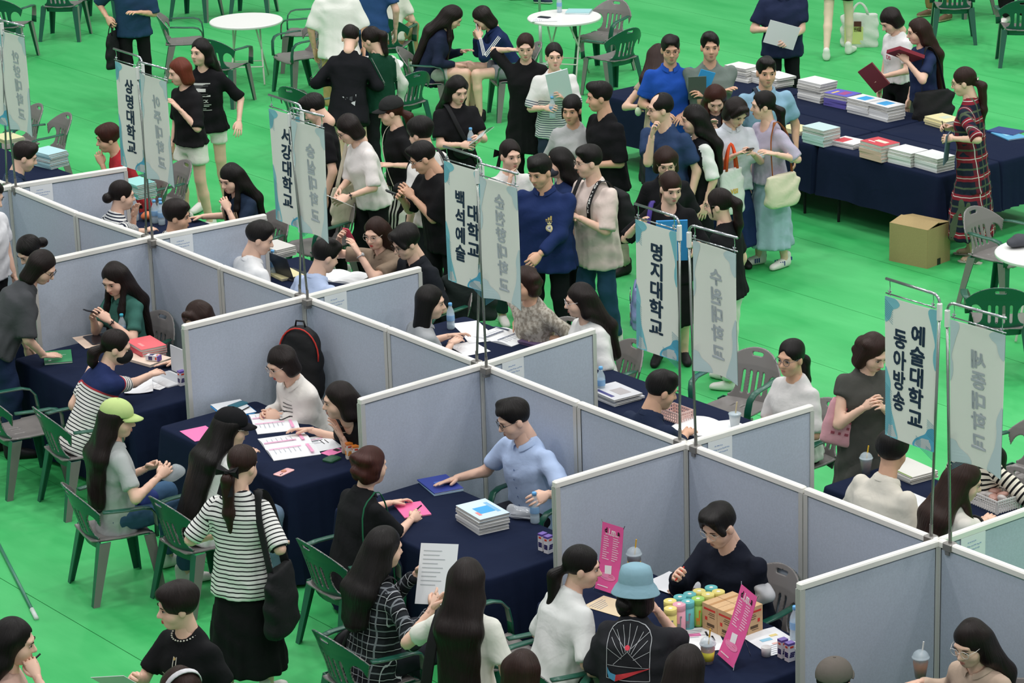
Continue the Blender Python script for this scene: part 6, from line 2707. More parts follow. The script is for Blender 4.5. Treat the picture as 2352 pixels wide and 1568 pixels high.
p = person(1376, 222, -62, 'tall man in a black tee and beige trousers turned to the left', sex='m', hd=-84, hp=8, h=1.78, top=('tee', '17171a', 'elbow', None, -.14), bot=('pants', 'b3aa98', 1.15), hair=('short', 'k'), lh=(-.05, .27, 1.05), rh=(.05, .28, 1.05), loose=1.08, shoes=('2c2a2a', '1c1c1c'), skin=1)
p = person(1512, 132, 160, 'woman with long brown hair in a beige vest bending over the book table', hp=20, lean=28, tilt=-14, h=1.62, top=('tee', 'b5a68f', 'cap', None, -.1), bot=('skirt', '2a2b2e', .6), hair=('long', 'b', .3), lh=('d', 1480, 245, .0))
t = empty('headphone_case', tuple(at_depth(1466, 256, depth_of(p.toworld((0, -.15, .8))))), 0, 'small pale green case hanging beside the beige vest woman', 'case')
v, f = Fld([Ell((0, 0, 0), (.035, .03, .045))], .007).add(Ell((0, 0, 0), (.035, .03, .045))).mesh()
link('case_shell', mesh_of('case_shell', v, f, M('c3d3b4', rough=.4, name='case'), True), None, t)
m = MB()
m.lathe([(.004, .045), (.012, .05), (.004, .06)], n=8)
m.obj('case_loop', BLACK, t)
p = person(1540, 114, 4, 'man with glasses in a royal blue polo shirt', sex='m', hp=8, h=1.72, top=('polo', '2352b0', 'short', None, -.14), bot=('pants', '22304c'), hair=('short', 'k'), glasses='8a7358', lh=('d', 1562, 270, .1), rh=('d', 1528, 262, .16), skin=1)
p = person(1631, 108, 3, 'man in a grey green tee with folded arms holding folders', sex='m', hp=3, h=1.74, fat=1.06, top=('tee', '727e78', 'short'), bot=('pants', '2b2d33'), hair=('short', 'k'), rh=('d', 1668, 207, .27), lh=('d', 1608, 214, .32), hands=('relax', 'hold'), skin=1)
held_sheet(p, 1, (.17, .22), 'dark green notebook held by the man with folded arms', rz=5, tilt=85, col='4c5a50', thick=.015, off=(0, -.0, .06), name='notebook', cat='notebook')
held_sheet(p, 1, (.15, .24), 'bright blue folder behind the dark green notebook', rz=15, tilt=82, roll=-20, col='3aa0dc', thick=.012, off=(.1, .02, .09), name='folder', cat='folder')
p = person(1643, 228, 2, 'young woman with long red ombre hair looking down at a phone', hp=36, h=1.58, top=('tee', '33343a', 'short'), bot=('pants', '2a2c30'), hair=('long', 'r', .3, 'front'), rh=('d', 1630, 288, .25), lh=('d', 1642, 292, .25), hands=('hold', 'hold'), extra=lambda q: strands(q, '7a2c18', .26))
held_phone(p, 0, 'green phone held by the red haired young woman', rz=0, tilt=35, col='7d8c6a')
p = person(1760, 166, 8, 'man in a light blue denim shirt with a shoulder strap', sex='m', hp=6, h=1.74, fat=1.05, top=('shirt', '8db2ca', 'short'), bot=('pants', '2a3546'), hair=('short', 'k'), skin=1)
t = empty('shoulder_bag', tuple(p.toworld(p.pel + np.array([-.25, -.05, -.05]))), p.yaw, 'dark shoulder bag of the man in the denim shirt', 'bag')
v, f = Fld([Ell((0, 0, 0), (.05, .12, .1))], .012).add(Ell((0, 0, 0), (.05, .12, .1))).mesh()
link('bag_body', mesh_of('bag_body', v, f, M('2a3240', rough=.8, name='bag_cloth'), True), None, t)
strap_obj(strap(p, 1, cross=True), .018, '2a3240', t)
p = person(1516, 250, -38, 'balding man with glasses in a navy anchor tee touching his neck', sex='m', hd=-78, hp=6, h=1.74, top=('tee', '2f4264', 'short', None, -.14), bot=('pants', '2c4260'), hair=('balding', 'k'), glasses='5a4a44', rh=('d', 1499, 297, .22), hands=('grip', 'relax'), fat=1.05, skin=0)
decal(p, [line2((0, -.09), (0, .07), .013), line2((-.03, .05), (.03, .05), .012), line2((-.07, -.05), (-.045, -.08), .016), line2((-.045, -.08), (0, -.095), .016), line2((0, -.095), (.045, -.08), .016), line2((.045, -.08), (.07, -.05), .016)] + [line2((.017 * math.cos(a), .085 + .017 * math.sin(a)), (.017 * math.cos(a + .8), .085 + .017 * math.sin(a + .8)), .008, 0, 2) for a in np.arange(0, 6.3, .79)], [M('c9d0d6', rough=.8, name='print')], .02, .25, rot=-.3)
p = person(1592, 274, -75, 'girl with straight black fringe in a black vest over a white tee', hp=8, hd=-86, h=1.62, top=('tee', '191a1e', 'elbow', None, -.14), slc='dfe3de', bot=('pants', '1d1e22'), hair=('long', 'k', .26, 'bang'), loose=1.1)
p = person(1692, 258, 12, 'woman in a pale shirt and navy pleated skirt tapping a phone', hp=36, hd=32, h=1.62, top=('shirt', 'ced3db', 'elbow', None, -.1), bot=('skirt', '22305a', .62, None, 1.2), hair=('bob', 'd', .06, 'curtain'), rh=('d', 1700, 350, .3), lh=('d', 1724, 348, .3), hands=('relax', 'hold'), shoes=('1a1a1c', '141414'), loose=1.1)
held_phone(p, 1, 'dark phone held by the woman in the pale shirt', rz=20, tilt=30)
w_ = p.toworld(p.pel + np.array([.12, .26, .13]))
soft_bag(at_depth(1679, 386, depth_of(w_)), p.yaw + .3, (.27, .1, .42), 'e8e8e6', 'white paper bag with bright orange handles', hcol='e8552c', hl=.24, wr=.003, name='shopping_bag')
o = bpy.data.objects.get('shopping_bag')
m = MB()
v, f, d = text_mesh('VISI', .03)
for c_ in (1,):
    m.add([(a * .05, -.052, -.2 + b * .06) for a, b in v], f)
    m.add([(-a * .05, .052, -.2 + b * .06) for a, b in v], [tuple(reversed(q)) for q in f])
m.obj('lettering', M('e2b23c', rough=.6, name='print'), o)
p = person(1752, 242, -58, 'woman with long tied hair in a lavender cardigan and denim skirt', hd=-84, hp=6, h=1.62, top=('v', 'b7afc3', 'elbow', None, -.06), bot=('skirt', 'a4bdcc', .66, None, 1.15), hair=('lowpony', 'k', .36, 'wisp'), lh=('d', 1765, 350, .3), shoes=('e6e4de', 'e0ded8'), loose=1.08)
for s_, H_, K_, A_ in p.legs:
    m = MB()
    for sd in (-1, 1):
        for q in range(3):
            m.box((A_[0] + sd * .041, A_[1] + .03 + .022 * q, .05), (.006, .009, .04))
    m.box((A_[0], A_[1] - .062, .075), (.05, .012, .03))
    m.obj('shoe_stripes', M('2a3f86', rough=.6, name='print'), p.root)
tote(p, -1, (.36, .13, .30), 'ddd6bc', 'large cream shoulder bag with a brown strap', drop=.02, hcol='9a5a30', fwd=.06, name='shoulder_bag', sw=.016)
person(1530, 374, 2, 'woman with a brown bob and glasses half hidden behind the fringe woman', hp=18, h=1.58, top=('tee', '1c1c1f', 'elbow'), bot=('pants', '2a3550'), hair=('bob', 'b', .07, 'bang'), glasses='8d7a68')
p = person(1541, 432, -4, 'woman with brown fringe in a black v neck holding a blue folder', hp=16, hd=18, h=1.63, top=('v', '18181b', 'elbow', None, -.16), bot=('skirt', '161618', .52, None, 1.0), hair=('pony', 'b', .25, 'bang'), rh=('d', 1470, 508, .22), lh=('d', 1572, 562, .27), hands=('relax', 'hold'), shoes=('17171a', '17171a'), fat=1.08, stance=.02)
held_sheet(p, 1, (.25, .34), 'bright blue folder of white pages held before the black v neck', rz=0, tilt=85, col='3a93d6', thick=.02, off=(-.08, .02, .06), name='folder', cat='folder')
tote(p, 1, (.36, .12, .36), '8d97c8', 'blue and white patterned tote with purple straps', drop=.28, hcol='4a3a8c', fwd=.0, prints=[(x * .22 - .33, .25 + .2 * y, .1, .1, ('27357a', 'e4e4ea', '8c3a4a')[(x + y) % 3]) for x in range(4) for y in range(4)])
p = person(1650, 470, -118, 'girl with a high ponytail and black tee seen from behind', hd=-108, hp=8, h=1.62, top=('tee', '19191c', 'short', None, -.1), bot=('pants', 'dcdad2', 1.45), hair=('pony', 'd', .34, 'wisp'), glasses='77706a', loose=1.1)
p = person(1240, 394, -22, 'young man with straight fringe in a navy sports jacket', sex='m', hp=18, hd=-38, h=1.72, top=('jacket', '20315e', 'long', None, -.16), bot=('pants', '17181c'), hair=('bowl', 'k', 0, 'bang'), lh=('d', 1228, 596, .28), hands=('relax', 'grip'), fat=1.1, loose=1.08, skin=1)
decal(p, [rect(-.026 + .018 * q, .0, -.012 + .018 * q, .012 + .012 * q, 0, 2) for q in range(3)] + [rect(-.026, -.010, .03, -.006, 0, 3)], [M('c9b06a', rough=.6, name='gold_print')], .085, .30, rot=.0)
ring = lambda r, mi, cy=0: ([(r * math.cos(a), cy + r * math.sin(a)) for a in np.linspace(0, 2 * PI, 14, endpoint=False)], [tuple(range(14))], mi)
decal(p, [ring(.032, 0), ([(-.014, .034), (-.02, .05), (-.008, .044), (0, .056), (.008, .044), (.02, .05), (.014, .034)], [(0, 1, 2, 3, 4, 5, 6)], 0)], [M('d9cf9a', rough=.6, name='crest_print')], .09, .235, name='crest', off=.003)
decal(p, [ring(.023, 0), ], [M('f0ede0', rough=.6, name='crest_print')], .09, .235, name='crest_inner', off=.0045)
decal(p, [line2((-.015, -.015), (.015, .015), .006), line2((-.012, .008), (.0, -.012), .004), line2((.004, .014), (.012, -.006), .004)], [M('3b4f9a', rough=.6, name='crest_print')], .09, .235, name='crest_mark', off=.006)
person(1282, 374, -78, 'girl with very long black hair and a face mask behind the navy jacket', hp=6, h=1.62, top=('tee', '24345c', 'short'), bot=('pants', '1c1c20'), hair=('long', 'k', .42), mask='4a4d58')
p = person(1351, 371, -52, 'man with glasses in a pale pink tee wearing a black backpack', sex='m', hd=-76, hp=8, h=1.73, top=('tee', 'e0cfc6', 'elbow', None, -.2), bot=('pants', '30506c', 1.1), hair=('short', 'k'), glasses='a09a90', lh=('d', 1313, 492, .24), rh=('d', 1308, 500, .1), loose=1.1, shoes=WS)
bp = backpack(p, 'black backpack worn by the man in the pale pink tee', size=(.16, .1, .46), drop=.05)
m = MB()
v, f, d = text_mesh('BORN FOR', .04)
sp_ = [np.array(q) for q in strap(p, -1)]
cen = p.toworld(p.pel + p.T[2] * .3)
cum = np.cumsum([0] + [np.linalg.norm(sp_[i + 1] - sp_[i]) for i in range(len(sp_) - 1)])
pts = []
for a, b in v:
    l_ = .05 + (a / d[0] + .5) * .34
    q = np.array([np.interp(l_, cum, [z[i] for z in sp_]) for i in range(3)])
    q2 = np.array([np.interp(l_ + .01, cum, [z[i] for z in sp_]) for i in range(3)])
    t_ = unit(q2 - q)
    o_ = unit(q - cen - t_ * ((q - cen) @ t_))
    sd = np.cross(t_, o_)
    w_ = q + sd * (-b * .032) + o_ * .008
    pts.append((w_ - np.array(bp.location)) @ RZ(-p.yaw))
m.add(pts, f)
m.obj('strap_lettering', M('d6d6d2', rough=.7, name='print'), bp)
p = person(1173, 357, 22, 'woman with a bun in a white tee behind the mirrored banner', hp=6, hd=26, h=1.6, top=('tee', 'e4e2e0', 'short'), bot=('pants', '26403e'), hair=('bun', 'd', .2, 'bow'), rh=('d', 1172, 408, .2))
soft_bag(at(1078, 622, .9), math.radians(FACE0 + 90), (.42, .14, .42), '1c2624', 'dark tote bag with tan handles behind the banner pole', hcol='c9ae78', hl=.16)

# ---- behind the second banner
person(722, 250, -85, 'young man with thick black hair and black tee behind the second large banner', sex='m', hd=-104, hp=36, h=1.74, top=('tee', '17171a', 'short'), bot=('pants', '1a1a1d'), hair=('short', 'k'))
p = person(800, 297, -60, 'woman with a black bob and glasses in a white tee reading papers', hd=-74, hp=32, lean=14, h=1.68, top=('tee', 'e8e2df', 'elbow', None, -.08), bot=('pants', '161719', 1.3), hair=('bob', 'd', .07), glasses='3a2a2a', lh=('d', 783, 458, .28), rh=('d', 772, 445, .12), hands=('hold', 'hold'), loose=1.1)
watch(p, 1)
held_sheet(p, 1, (.22, .3), 'white and red papers in the hands of the white tee woman', rz=-60, tilt=30, prints=[(.3, -.2, .3, .3, 'c8302c')], off=(-.04, .0, .03))
tote(p, 1, (.3, .08, .36), 'd8cdb8', 'beige cloth tote on the shoulder of the white tee woman', drop=.0, fwd=.12)
p = person(897, 256, -72, 'woman in a black cap with reddish ponytail and striped skirt', hd=-86, hp=10, h=1.62, top=('tee', '19191b', 'elbow', None, -.02), bot=('skirt', 'e2e0d6', .55, pattern('stripe', ('e2e0d6', '1a1a1c'), .036, 0, .5), 1.1), hair=('lowpony', 'r', .4), cap=('cap', '2b2c2c'), lh=('d', 886, 378, .2))
t = empty('crossbody_bag', tuple(p.toworld(p.pel + np.array([-.22, .05, -.02]))), p.yaw, 'small black bag on a thin white strap of the black cap woman', 'bag')
v, f = Fld([Ell((0, 0, 0), (.04, .1, .07))], .011).add(Ell((0, 0, 0), (.04, .1, .07))).mesh()
link('bag_body', mesh_of('bag_body', v, f, M('1b1b1e', rough=.6, name='bag_cloth'), True), None, t)
strap_obj(strap(p, 1, cross=True), .006, 'd9d2c0', t)
p = person(965, 308, -125, 'young man with curly black hair and white tee wearing a black backpack', sex='m', hd=-122, hp=16, h=1.72, top=('tee', 'e2e0dc', 'elbow'), bot=('pants', '2a2c30'), hair=('curlyshort', 'k'))
backpack(p, 'black backpack of the curly haired young man in white')
p = person(971, 362, -58, 'man with glasses in a black tee holding a large phone', sex='m', hd=-82, hp=28, lean=10, h=1.74, top=('tee', '18181a', 'elbow', None, -.14), bot=('pants', '19191c'), hair=('short', 'k'), glasses='9a9590', lh=('d', 935, 440, .12), rh=('d', 918, 448, .1), hands=('hold', 'hold'), loose=1.06, skin=1)
held_phone(p, 1, 'large dark phone held by the man in a black tee', rz=-80, tilt=25, off=at_depth(905, 444, depth_of(hand_pos(p, 1))) - hand_pos(p, 1))

# ---- far side of the dividers
p = person(281, 449, 122, 'woman with a bun in a white and navy striped tee seated by the divider', sit=1, hd=108, hp=10, top=('tee', 'e4e4e2', 'short', ST('e4e4e2', '2a3040', .024, .45)), hair=('bun', 'd'), rh=('p', 345, 528, .78), lh=('d', 310, 482, -.1), lean=10)
person(408, 497, 112, 'person with short dark curls and an earring seen past the divider', sit=1, hd=84, hp=8, top=('tee', 'd9d6d0', 'short', pattern('spots', ('d9d6d0', '2c2a2a'), 40)), hair=('curlyshort', 'd'), skin=1)
p = person(530, 410, -54, 'young woman with long highlighted hair in a dark blue blouse', sit=1, hd=-44, hp=20, top=('shirt', '202e42', 'short'), bot=('skirt', '23262c', .5), hair=('long', 'k', .4, 'bang', 'front'), rh=('p', 446, 498, .76), lh=('d', 517, 466, .26), hands=('relax', 'grip'), extra=lambda q: strands(q, 'a08a70', .36))
person(597, 547, 118, 'young man with black hair in a white shirt seated before water bottles', sit=1, sex='m', hd=92, hp=22, top=('shirt', 'ebebec', 'short'), hair=('short', 'k'), lean=8, h=1.8)
person(748, 588, 130, 'man in a light blue checked shirt seen from behind at a laptop', sit=1, sex='m', hd=118, hp=24, top=('shirt', 'b5c4e2', 'short'), hair=('short', 'k'), lean=16, h=1.72)
p = person(863, 536, -46, 'woman with round glasses in a brown blouse holding up both hands', sit=1, hd=-30, hp=14, top=('shirt', '92806e', 'short'), bot=('pants', '6a6258'), hair=('long', 'b', .12), glasses='b9b0a4', rh=('d', 780, 540, .25), lh=('d', 815, 566, .36), hands=('hold', 'relax'), lips='c8433f', h=1.64, fat=1.06, lean=16)
watch(p, 1, 'b4b4b4')
held_phone(p, 0, 'pink red phone held up by the woman in brown', rz=-40, tilt=60, col='e0566a', off=(.05, -.03, .0))
t = tote(p, 1, (.3, .12, .26), 'b9b2a4', 'pale grey handbag on the lap of the woman in brown', drop=.1, fwd=.3, strap_=False)
p = person(932, 557, -54, 'young man with long black hair and glasses in a dark jacket', sit=1, sex='m', hd=-62, hp=24, top=('shirt', '1d2026', 'elbow'), hair=('pixie', 'k', .03, 'curtain'), glasses='4a4644', h=1.72, lean=14)
p = person(990, 694, 112, 'woman with a black bob in a grey jacket seated in profile', sit=1, hd=86, hp=10, top=('jacket', 'a8aaad', 'elbow'), hair=('bob', 'k', .17), rh=('p', 1044, 776, .82), lh=('p', 1052, 765, .8), lean=12)
person(1204, 652, -46, 'woman with short brown curls in a grey patterned blouse', sit=1, hd=-50, hp=10, top=('boat', 'a59c90', 'short', pattern('spots', ('8d8478', 'bdb6aa'), 34)), bot=('pants', '4a4640'), hair=('curly', 'b', .06), rh=('p', 1192, 752, .76), lh=('p', 1232, 775, .76), skin=1)
p = person(1330, 690, -62, 'young woman with long dark hair and glasses in a white tee by the divider', sit=1, hd=-82, hp=10, top=('tee', 'e3e2e0', 'elbow'), bot=('pants', 'd6d2c6', 1.2), hair=('long', 'd', .26), glasses='dcd8d8', loose=1.15, lean=10)
person(1520, 896, 128, 'man with black hair in a navy collared shirt seen from behind', sit=1, sex='m', hd=108, hp=22, top=('shirt', '222c44', 'elbow'), hair=('short', 'k'), lean=18, h=1.72, skin=1, rh=('p', 1580, 990, .78))
p = person(1816, 822, -52, 'girl with thin glasses and tied black hair in a white tee', sit=1, hd=-42, hp=6, top=('tee', 'd8d5d4', 'elbow'), bot=('pants', '1d1d20'), hair=('lowpony', 'k', .3), glasses='5a5a66', loose=1.12, lean=4, skin=1)
decal(p, [line2((-.05 + .02 * q, -.01 * (q % 2)), (-.038 + .02 * q, .012 - .012 * (q % 3)), .003, 0, 2) for q in range(6)], [M('6a6a70', rough=.8, name='print')], .0, .24)
p = person(2008, 810, 14, 'woman with wavy dark hair in a dark grey dress with clasped hands', hd=34, hp=30, h=1.62, top=('dress', '4e4e4a', 'cap', None, -.46, 1.1), bot=('skirt', '4e4e4a', .55), hair=('curly', 'b', .1), rh=('d', 2000, 925, .26), lh=('d', 2022, 930, .26), fat=1.12, hands=('hold', 'hold'))
b_ = soft_bag(at_depth(1955, 915, depth_of(p.toworld(p.pel + np.array([.25, .12, 0])))), p.yaw - .25, (.28, .09, .34), 'dba2ac', 'pink paper bag with small dark drawings', hl=.1, wr=.002, tilt=(0, -.25), prints=[(x * .17 - .26, .2 + .13 * y, .06 + .03 * ((x + y) % 2), .05, 'a0505e') for x in range(4) for y in range(5)])
p = person(2050, 1037, 128, 'man in a beige polo shirt seen from behind with bowed head', sit=1, sex='m', hd=150, hp=16, top=('polo', 'dad4c8', 'short'), hair=('pixie', 'k'), lean=16, fat=1.12, h=1.72, skin=1)
p = person(2216, 1106, 118, 'young woman with long brown hair in a cream top with black trim', sit=1, hd=92, hp=20, top=('v', 'e6e1d8', 'short'), hair=('long', 'b', .36, 'front'), rh=('p', 2275, 1188, .78), lean=14)
s_, S_, E_, Wr_, _, _ = p.arms[0]
for i_ in (0, 1):
    s_, S_, E_, Wr_, _, _ = p.arms[i_]
    m = MB()
    u_ = unit(E_ - S_)
    a_ = unit(np.cross(u_, (0, 0, 1)))
    b2 = np.cross(a_, u_)
    c_ = S_ + (E_ - S_) * .7
    m.tube([c_ + (a_ * math.cos(t) + b2 * math.sin(t)) * .066 for t in np.linspace(0, 2 * PI, 16, endpoint=False)], .011, 6, close=True)
    m.obj('black_cuff', BLACK, p.root, True)
p = person(2222, 990, -52, 'person in a striped cardigan mostly hidden behind the last banner', sit=1, hp=10, top=('tee', 'e2dccc', 'long', ST('e2dccc', '1c1c1e', .036, .4)), bot=('pants', '19191b'), hair=('long', 'k', .25), lh=('p', 2300, 1120, .76), lean=14)

# ---- near the book tables
PL = pattern('plaid', ('1e2434', '8e2430', 'c9c2c0', '4f5a48'), .17)
p = person(2213, 188, -118, 'woman with long brown hair in a red and navy plaid dress writing', hd=-102, hp=14, lean=4, h=1.79, top=('dress', '1e2434', 'elbow', PL, -.3, 1.0), bot=('skirt', '1e2434', .72, PL, 1.2), hair=('lowpony', 'b', .42), glasses='8d7a60', rh=('d', 2174, 292, -.12), lh=('d', 2176, 318, .12), hands=('grip', 'hold'), shoes=None, loose=1.04)
for s, H_, K_, A_ in p.legs:
    m = MB()
    m.box((A_[0], A_[1] + .05, .012), (.075, .22, .014), ch=.03)
    m.box((A_[0], A_[1] - .04, .006), (.05, .05, .012))
    m.tube([(A_[0] - .035, A_[1] + .09, .02), (A_[0], A_[1] + .09, .05), (A_[0] + .035, A_[1] + .09, .02)], .006, 6)
    m.obj('sandal', M('c9c3b8', rough=.3, name='sandal'), p.root)
m = MB()
m.tube([(-.04, 0, 0), (.04, 0, 0)], .008, 6)
p.put_head(m.mesh('hair_clip', M('d8d2c4', rough=.2, metal=.6, name='clip'), True), (0, -.13, -.0))
m = MB()
o_ = hand_pos(p, 0)
m.tube([o_ + (0, 0, -.04), o_ + (-.03, .01, .07)], .004, 6)
tag(m.obj('pen', BLACK, None, True), 'dark pen in the hand of the plaid dress woman', 'pen')
held_sheet(p, 1, (.2, .27), 'notebook hanging from the hand of the plaid dress woman', rz=70, tilt=85, col='5a6a78', thick=.01, off=(0, 0, -.08), name='notebook', cat='notebook')
p = person(2045, 48, -62, 'student with short dark hair in a white tee holding a maroon book', hd=-72, hp=34, h=1.62, top=('tee', 'e8e6e6', 'short', None, .0), bot=('pants', '17171a', 1.2), hair=('bob', 'd', .05, 'bang'), lh=('d', 2018, 178, .22), hands=('relax', 'hold'), shoes=BK)
decal(p, [word('te', .05, 0, .0, .0, .01)], [M('c25a6a', rough=.8, name='print')], .03, .27)
held_sheet(p, 1, (.2, .28), 'maroon book with white pages held by the white tee student', rz=-40, tilt=70, roll=35, col='7a3a40', thick=.02, off=(-.03, 0, .02), name='booklet', cat='book', prints=[(0, .45, .9, .06, 'e4e2de')])
p = person(2108, 72, -72, 'student with long brown hair in a navy tee holding books on her arm', hd=-84, hp=12, h=1.66, top=('tee', '232f50', 'short', None, -.04), bot=('skirt', '39443e', .62), hair=('long', 'b', .36), glasses='8d7a6a', lh=('d', 2074, 130, .28), hands=('relax', 'hold'), shoes=BK)
held_sheet(p, 1, (.22, .3), 'maroon and white books on the arm of the navy tee student', rz=-60, tilt=25, roll=20, col='8a2c3c', thick=.035, off=(.06, .0, .02), name='booklet', cat='book')
tote(p, -1, (.42, .14, .4), '1b1b1d', 'big black tote on the shoulder of the navy tee student', drop=-.02, fwd=.02, name='tote_bag')
p = person(1800, -46, 4, 'man in a navy polo holding white papers, head above the frame', sex='m', h=1.74, fat=1.08, top=('polo', '232c48', 'short', None, -.14), bot=('pants', '17181c'), hair=('short', 'k'), rh=('d', 1776, 68, .25), lh=('d', 1806, 94, .25), hands=('hold', 'hold'), shoes=BK, far=True)
held_sheet(p, 1, (.33, .26), 'white folder sheet held low by the man in the navy polo', rz=0, tilt=80, roll=-17, off=(-.05, -.02, .09), prints=[(-.35, .25, .1, .15, 'c9ccd0'), (.05, .1, .08, .12, 'd2d4d8'), (.2, -.1, .15, .05, '5a5c60')])
person(0, 0, 165, 'person in black shorts and white sneakers beside a shopping bag at the top edge', sex='m', h=1.76, feet=(1925, 130), top=('tee', '1a1a1d', 'short'), bot=('shorts', '17171a', 1.25), hair=('short', 'k'), far=True, stance=.3, skin=2)
soft_bag(at(1975, 30, .40), math.radians(FACE0 + 80), (.44, .16, .42), 'd3d8cf', 'white and yellow shopping bag standing on the floor at the top edge', hl=.14, prints=[(-.15, .6, .5, .5, 'd6d88c'), (-.05, .35, .2, .3, '5a2f2a')], name='shopping_bag')
person(0, 0, -60, 'seated person with brown shoes at the top right edge', sit=1, feet=(2215, 32), top=('tee', '5a5a58', 'short'), bot=('pants', '8a7348'), hair=('short', 'k'), shoes=('6a5540', 'b9a98c'), far=True)
person(0, 0, -20, 'person in black wide trousers at the top right corner', h=1.65, feet=(2332, 52), top=('tee', '17171a', 'short'), bot=('pants', '131315', 1.6), hair=('bob', 'k', .08), far=True)
person(0, 0, 80, 'person at the top edge of whom only dark sneakers show', h=1.68, feet=(1212, 4), top=('tee', 'c9ccc4', 'short'), bot=('culottes', 'b9b09a'), hair=('short', 'k'), shoes=('1c2c44', 'e0ded8'), far=True, stance=.3)

# ---- left booths
person(-22, 452, 62, 'person in a white shirt cut by the left picture edge', sex='m', h=1.72, top=('shirt', 'e2e2e6', 'short', None, -.02), bot=('pants', '17181c'), hair=('short', 'k'), hp=20)
person(68, 577, -52, 'woman with tied black hair looking down behind the leaning person', sit=1, hd=-56, hp=38, top=('tee', '1c1c20', 'short'), hair=('bun', 'k'), lean=16)
p = person(97, 614, 108, 'person with shoulder length hair and glasses in a dark grey shirt leaning over', hd=80, hp=36, lean=34, h=1.72, fat=1.15, top=('shirt', '47494c', 'elbow', None, -.06), bot=('pants', '212f4c', 1.1), hair=('bob', 'd', .11), glasses='1c1c1e', rh=('p', 112, 826, .755), hands=('flat', 'relax'), loose=1.1, shoes=BK)
p = person(262, 641, -44, 'woman with long dark hair in a green blouse typing on a phone', sit=1, hd=-30, hp=26, top=('shirt', '3c6b61', 'short'), hair=('long', 'd', .32, 'front'), rh=('d', 212, 722, .34), lh=('d', 236, 724, .36), hands=('hold', 'hold'), lean=8)
watch(p, 1)
held_phone(p, 0, 'dark phone in the hands of the woman in the green blouse', rz=-50, tilt=20, off=(-.01, 0, .03))
person(455, 731, -52, 'woman with brown hair partly hidden behind the divider, arm reaching over the table', sit=1, hd=-38, hp=30, top=('tee', 'e2ddd0', 'short'), hair=('bob', 'b', .1, 'curtain'), rh=('p', 380, 832, .755), hands=('flat', 'relax'), lean=16)
YK = pattern('yoke', ('e8e6e2', '23262e', '25315c', 'b03a44'), .026, 2, .3)
p = person(268, 798, 120, 'woman in a black mask and striped tee with navy yoke reaching forward', sit=1, hd=94, hp=18, lean=26, top=('tee', 'e8e6e2', 'short', YK, -.16, 1.0), bot=('skirt', 'e8e6e2', .5, ST('e8e6e2', '23262e', .026, .3)), hair=('lowpony', 'd', .14), mask='1b1b1e', rh=('p', 402, 842, .80), lh=(-.3, .2, .9), h=1.66)
p = person(272, 962, 116, 'girl in a lime green cap with long dark hair and grey polo', sit=1, hd=88, hp=10, lean=2, top=('polo', 'b0b5b4', 'short', None, -.14), bot=('pants', '3c5a78'), hair=('long', 'd', .34), cap=('cap', 'bdd28a'), rh=('d', 380, 1080, .06), lh=('d', 355, 1066, -.1), hands=('hold', 'grip'))
o = link('plastic_bag', mesh_of('plastic_bag', *Fld([Ell((0, 0, 0), (.12, .1, .08))], .011).add(Ell((0, 0, 0), (.1, .07, .045))).wrinkle(.014).mesh(), M('c9d2d8', rough=.2, alpha=.5, name='thin_plastic'), True), None, None, tuple(hand_pos(p, 0) + (.06, .03, -.05)))
tag(o, 'clear plastic bag on the lap of the lime cap girl', 'bag')
o = link('pouch', mesh_of('pouch', *Fld([Ell((0, 0, 0), (.09, .08, .07))], .012).add(Ell((0, 0, 0), (.085, .07, .06))).wrinkle(.008).mesh(), M('33468c', rough=.7, name='cloth_pouch'), True), None, None, tuple(p.toworld((.06, .2, .62))))
tag(o, 'blue cloth bundle on the lap of the lime cap girl', 'bag')
person(533, 982, 126, 'girl in a black cap with very long black hair and white tee', sit=1, hd=104, hp=14, lean=22, top=('tee', 'e3e5e2', 'short', None, -.14), bot=('pants', '6a7f95'), hair=('long', 'k', .46), cap=('cap', '17171a'), glasses='b0aca8', rh=('p', 600, 1010, .80))
ST2 = pattern('stripe', ('e8e8e4', '26262a'), .027, 2, .3)
p = person(558, 1070, 160, 'standing woman from behind with a black hair bow, striped tee and black skirt', h=1.64, top=('tee', 'e8e8e4', 'elbow', ST2, -.16, 1.0), bot=('skirt', '141416', .66, None, 1.25), hair=('lowpony', 'b', .42, 'bow'), hp=16, hd=150, rh=(.2, .18, 1.0), lh=(-.2, .2, 1.0), loose=1.1)
tote(p, 1, (.36, .14, .43), '17181a', 'big black shoulder bag of the standing striped tee woman', drop=.03, fwd=-.08, sw=.028, wr=.003)
p = person(646, 836, -50, 'woman with a dark bob and glasses in a white jacket with clasped hands', sit=1, hd=-58, hp=24, top=('jacket', 'e9e4de', 'long'), hair=('bob', 'd', .06), glasses='c9b8b0', rh=('p', 606, 948, .76), lh=('p', 622, 944, .785), hands=('hold', 'hold'), lips='c8433f', lean=22)
watch(p, 1, 'c9c9c9')
decal(p, [rect(-.055, -.14, .055, .15, 0, 6)], [M('e2e0dc', rough=.85, name='inner_tee')], 0, .25, name='inner_tee', off=.003)
decal(p, [line2((-.054, -.13 + .025 * q), (.054, -.13 + .025 * q), .005) for q in range(11)], [M('2a2a2e', rough=.85, name='print')], 0, .25, name='stripes', off=.005)
p = person(777, 920, -52, 'woman with wavy dark hair in a black tee gesturing over a magazine', sit=1, hd=-78, hp=10, top=('v', '17171a', 'short'), hair=('long', 'd', .26), rh=('p', 690, 980, .79), lh=('d', 775, 985, .2), lean=30)
p = person(853, 1069, 124, 'woman with short reddish brown curls in a black hooded jacket', sit=1, hd=122, hp=8, lean=14, top=('jacket', '1c1d1f', 'elbow', None, -.16), bot=('pants', '2a3142'), hair=('curly', 'Q', .05), rh=('p', 955, 1182, .755), lh=('p', 915, 1150, .76), hands=('hold', 'relax'), loose=1.12)
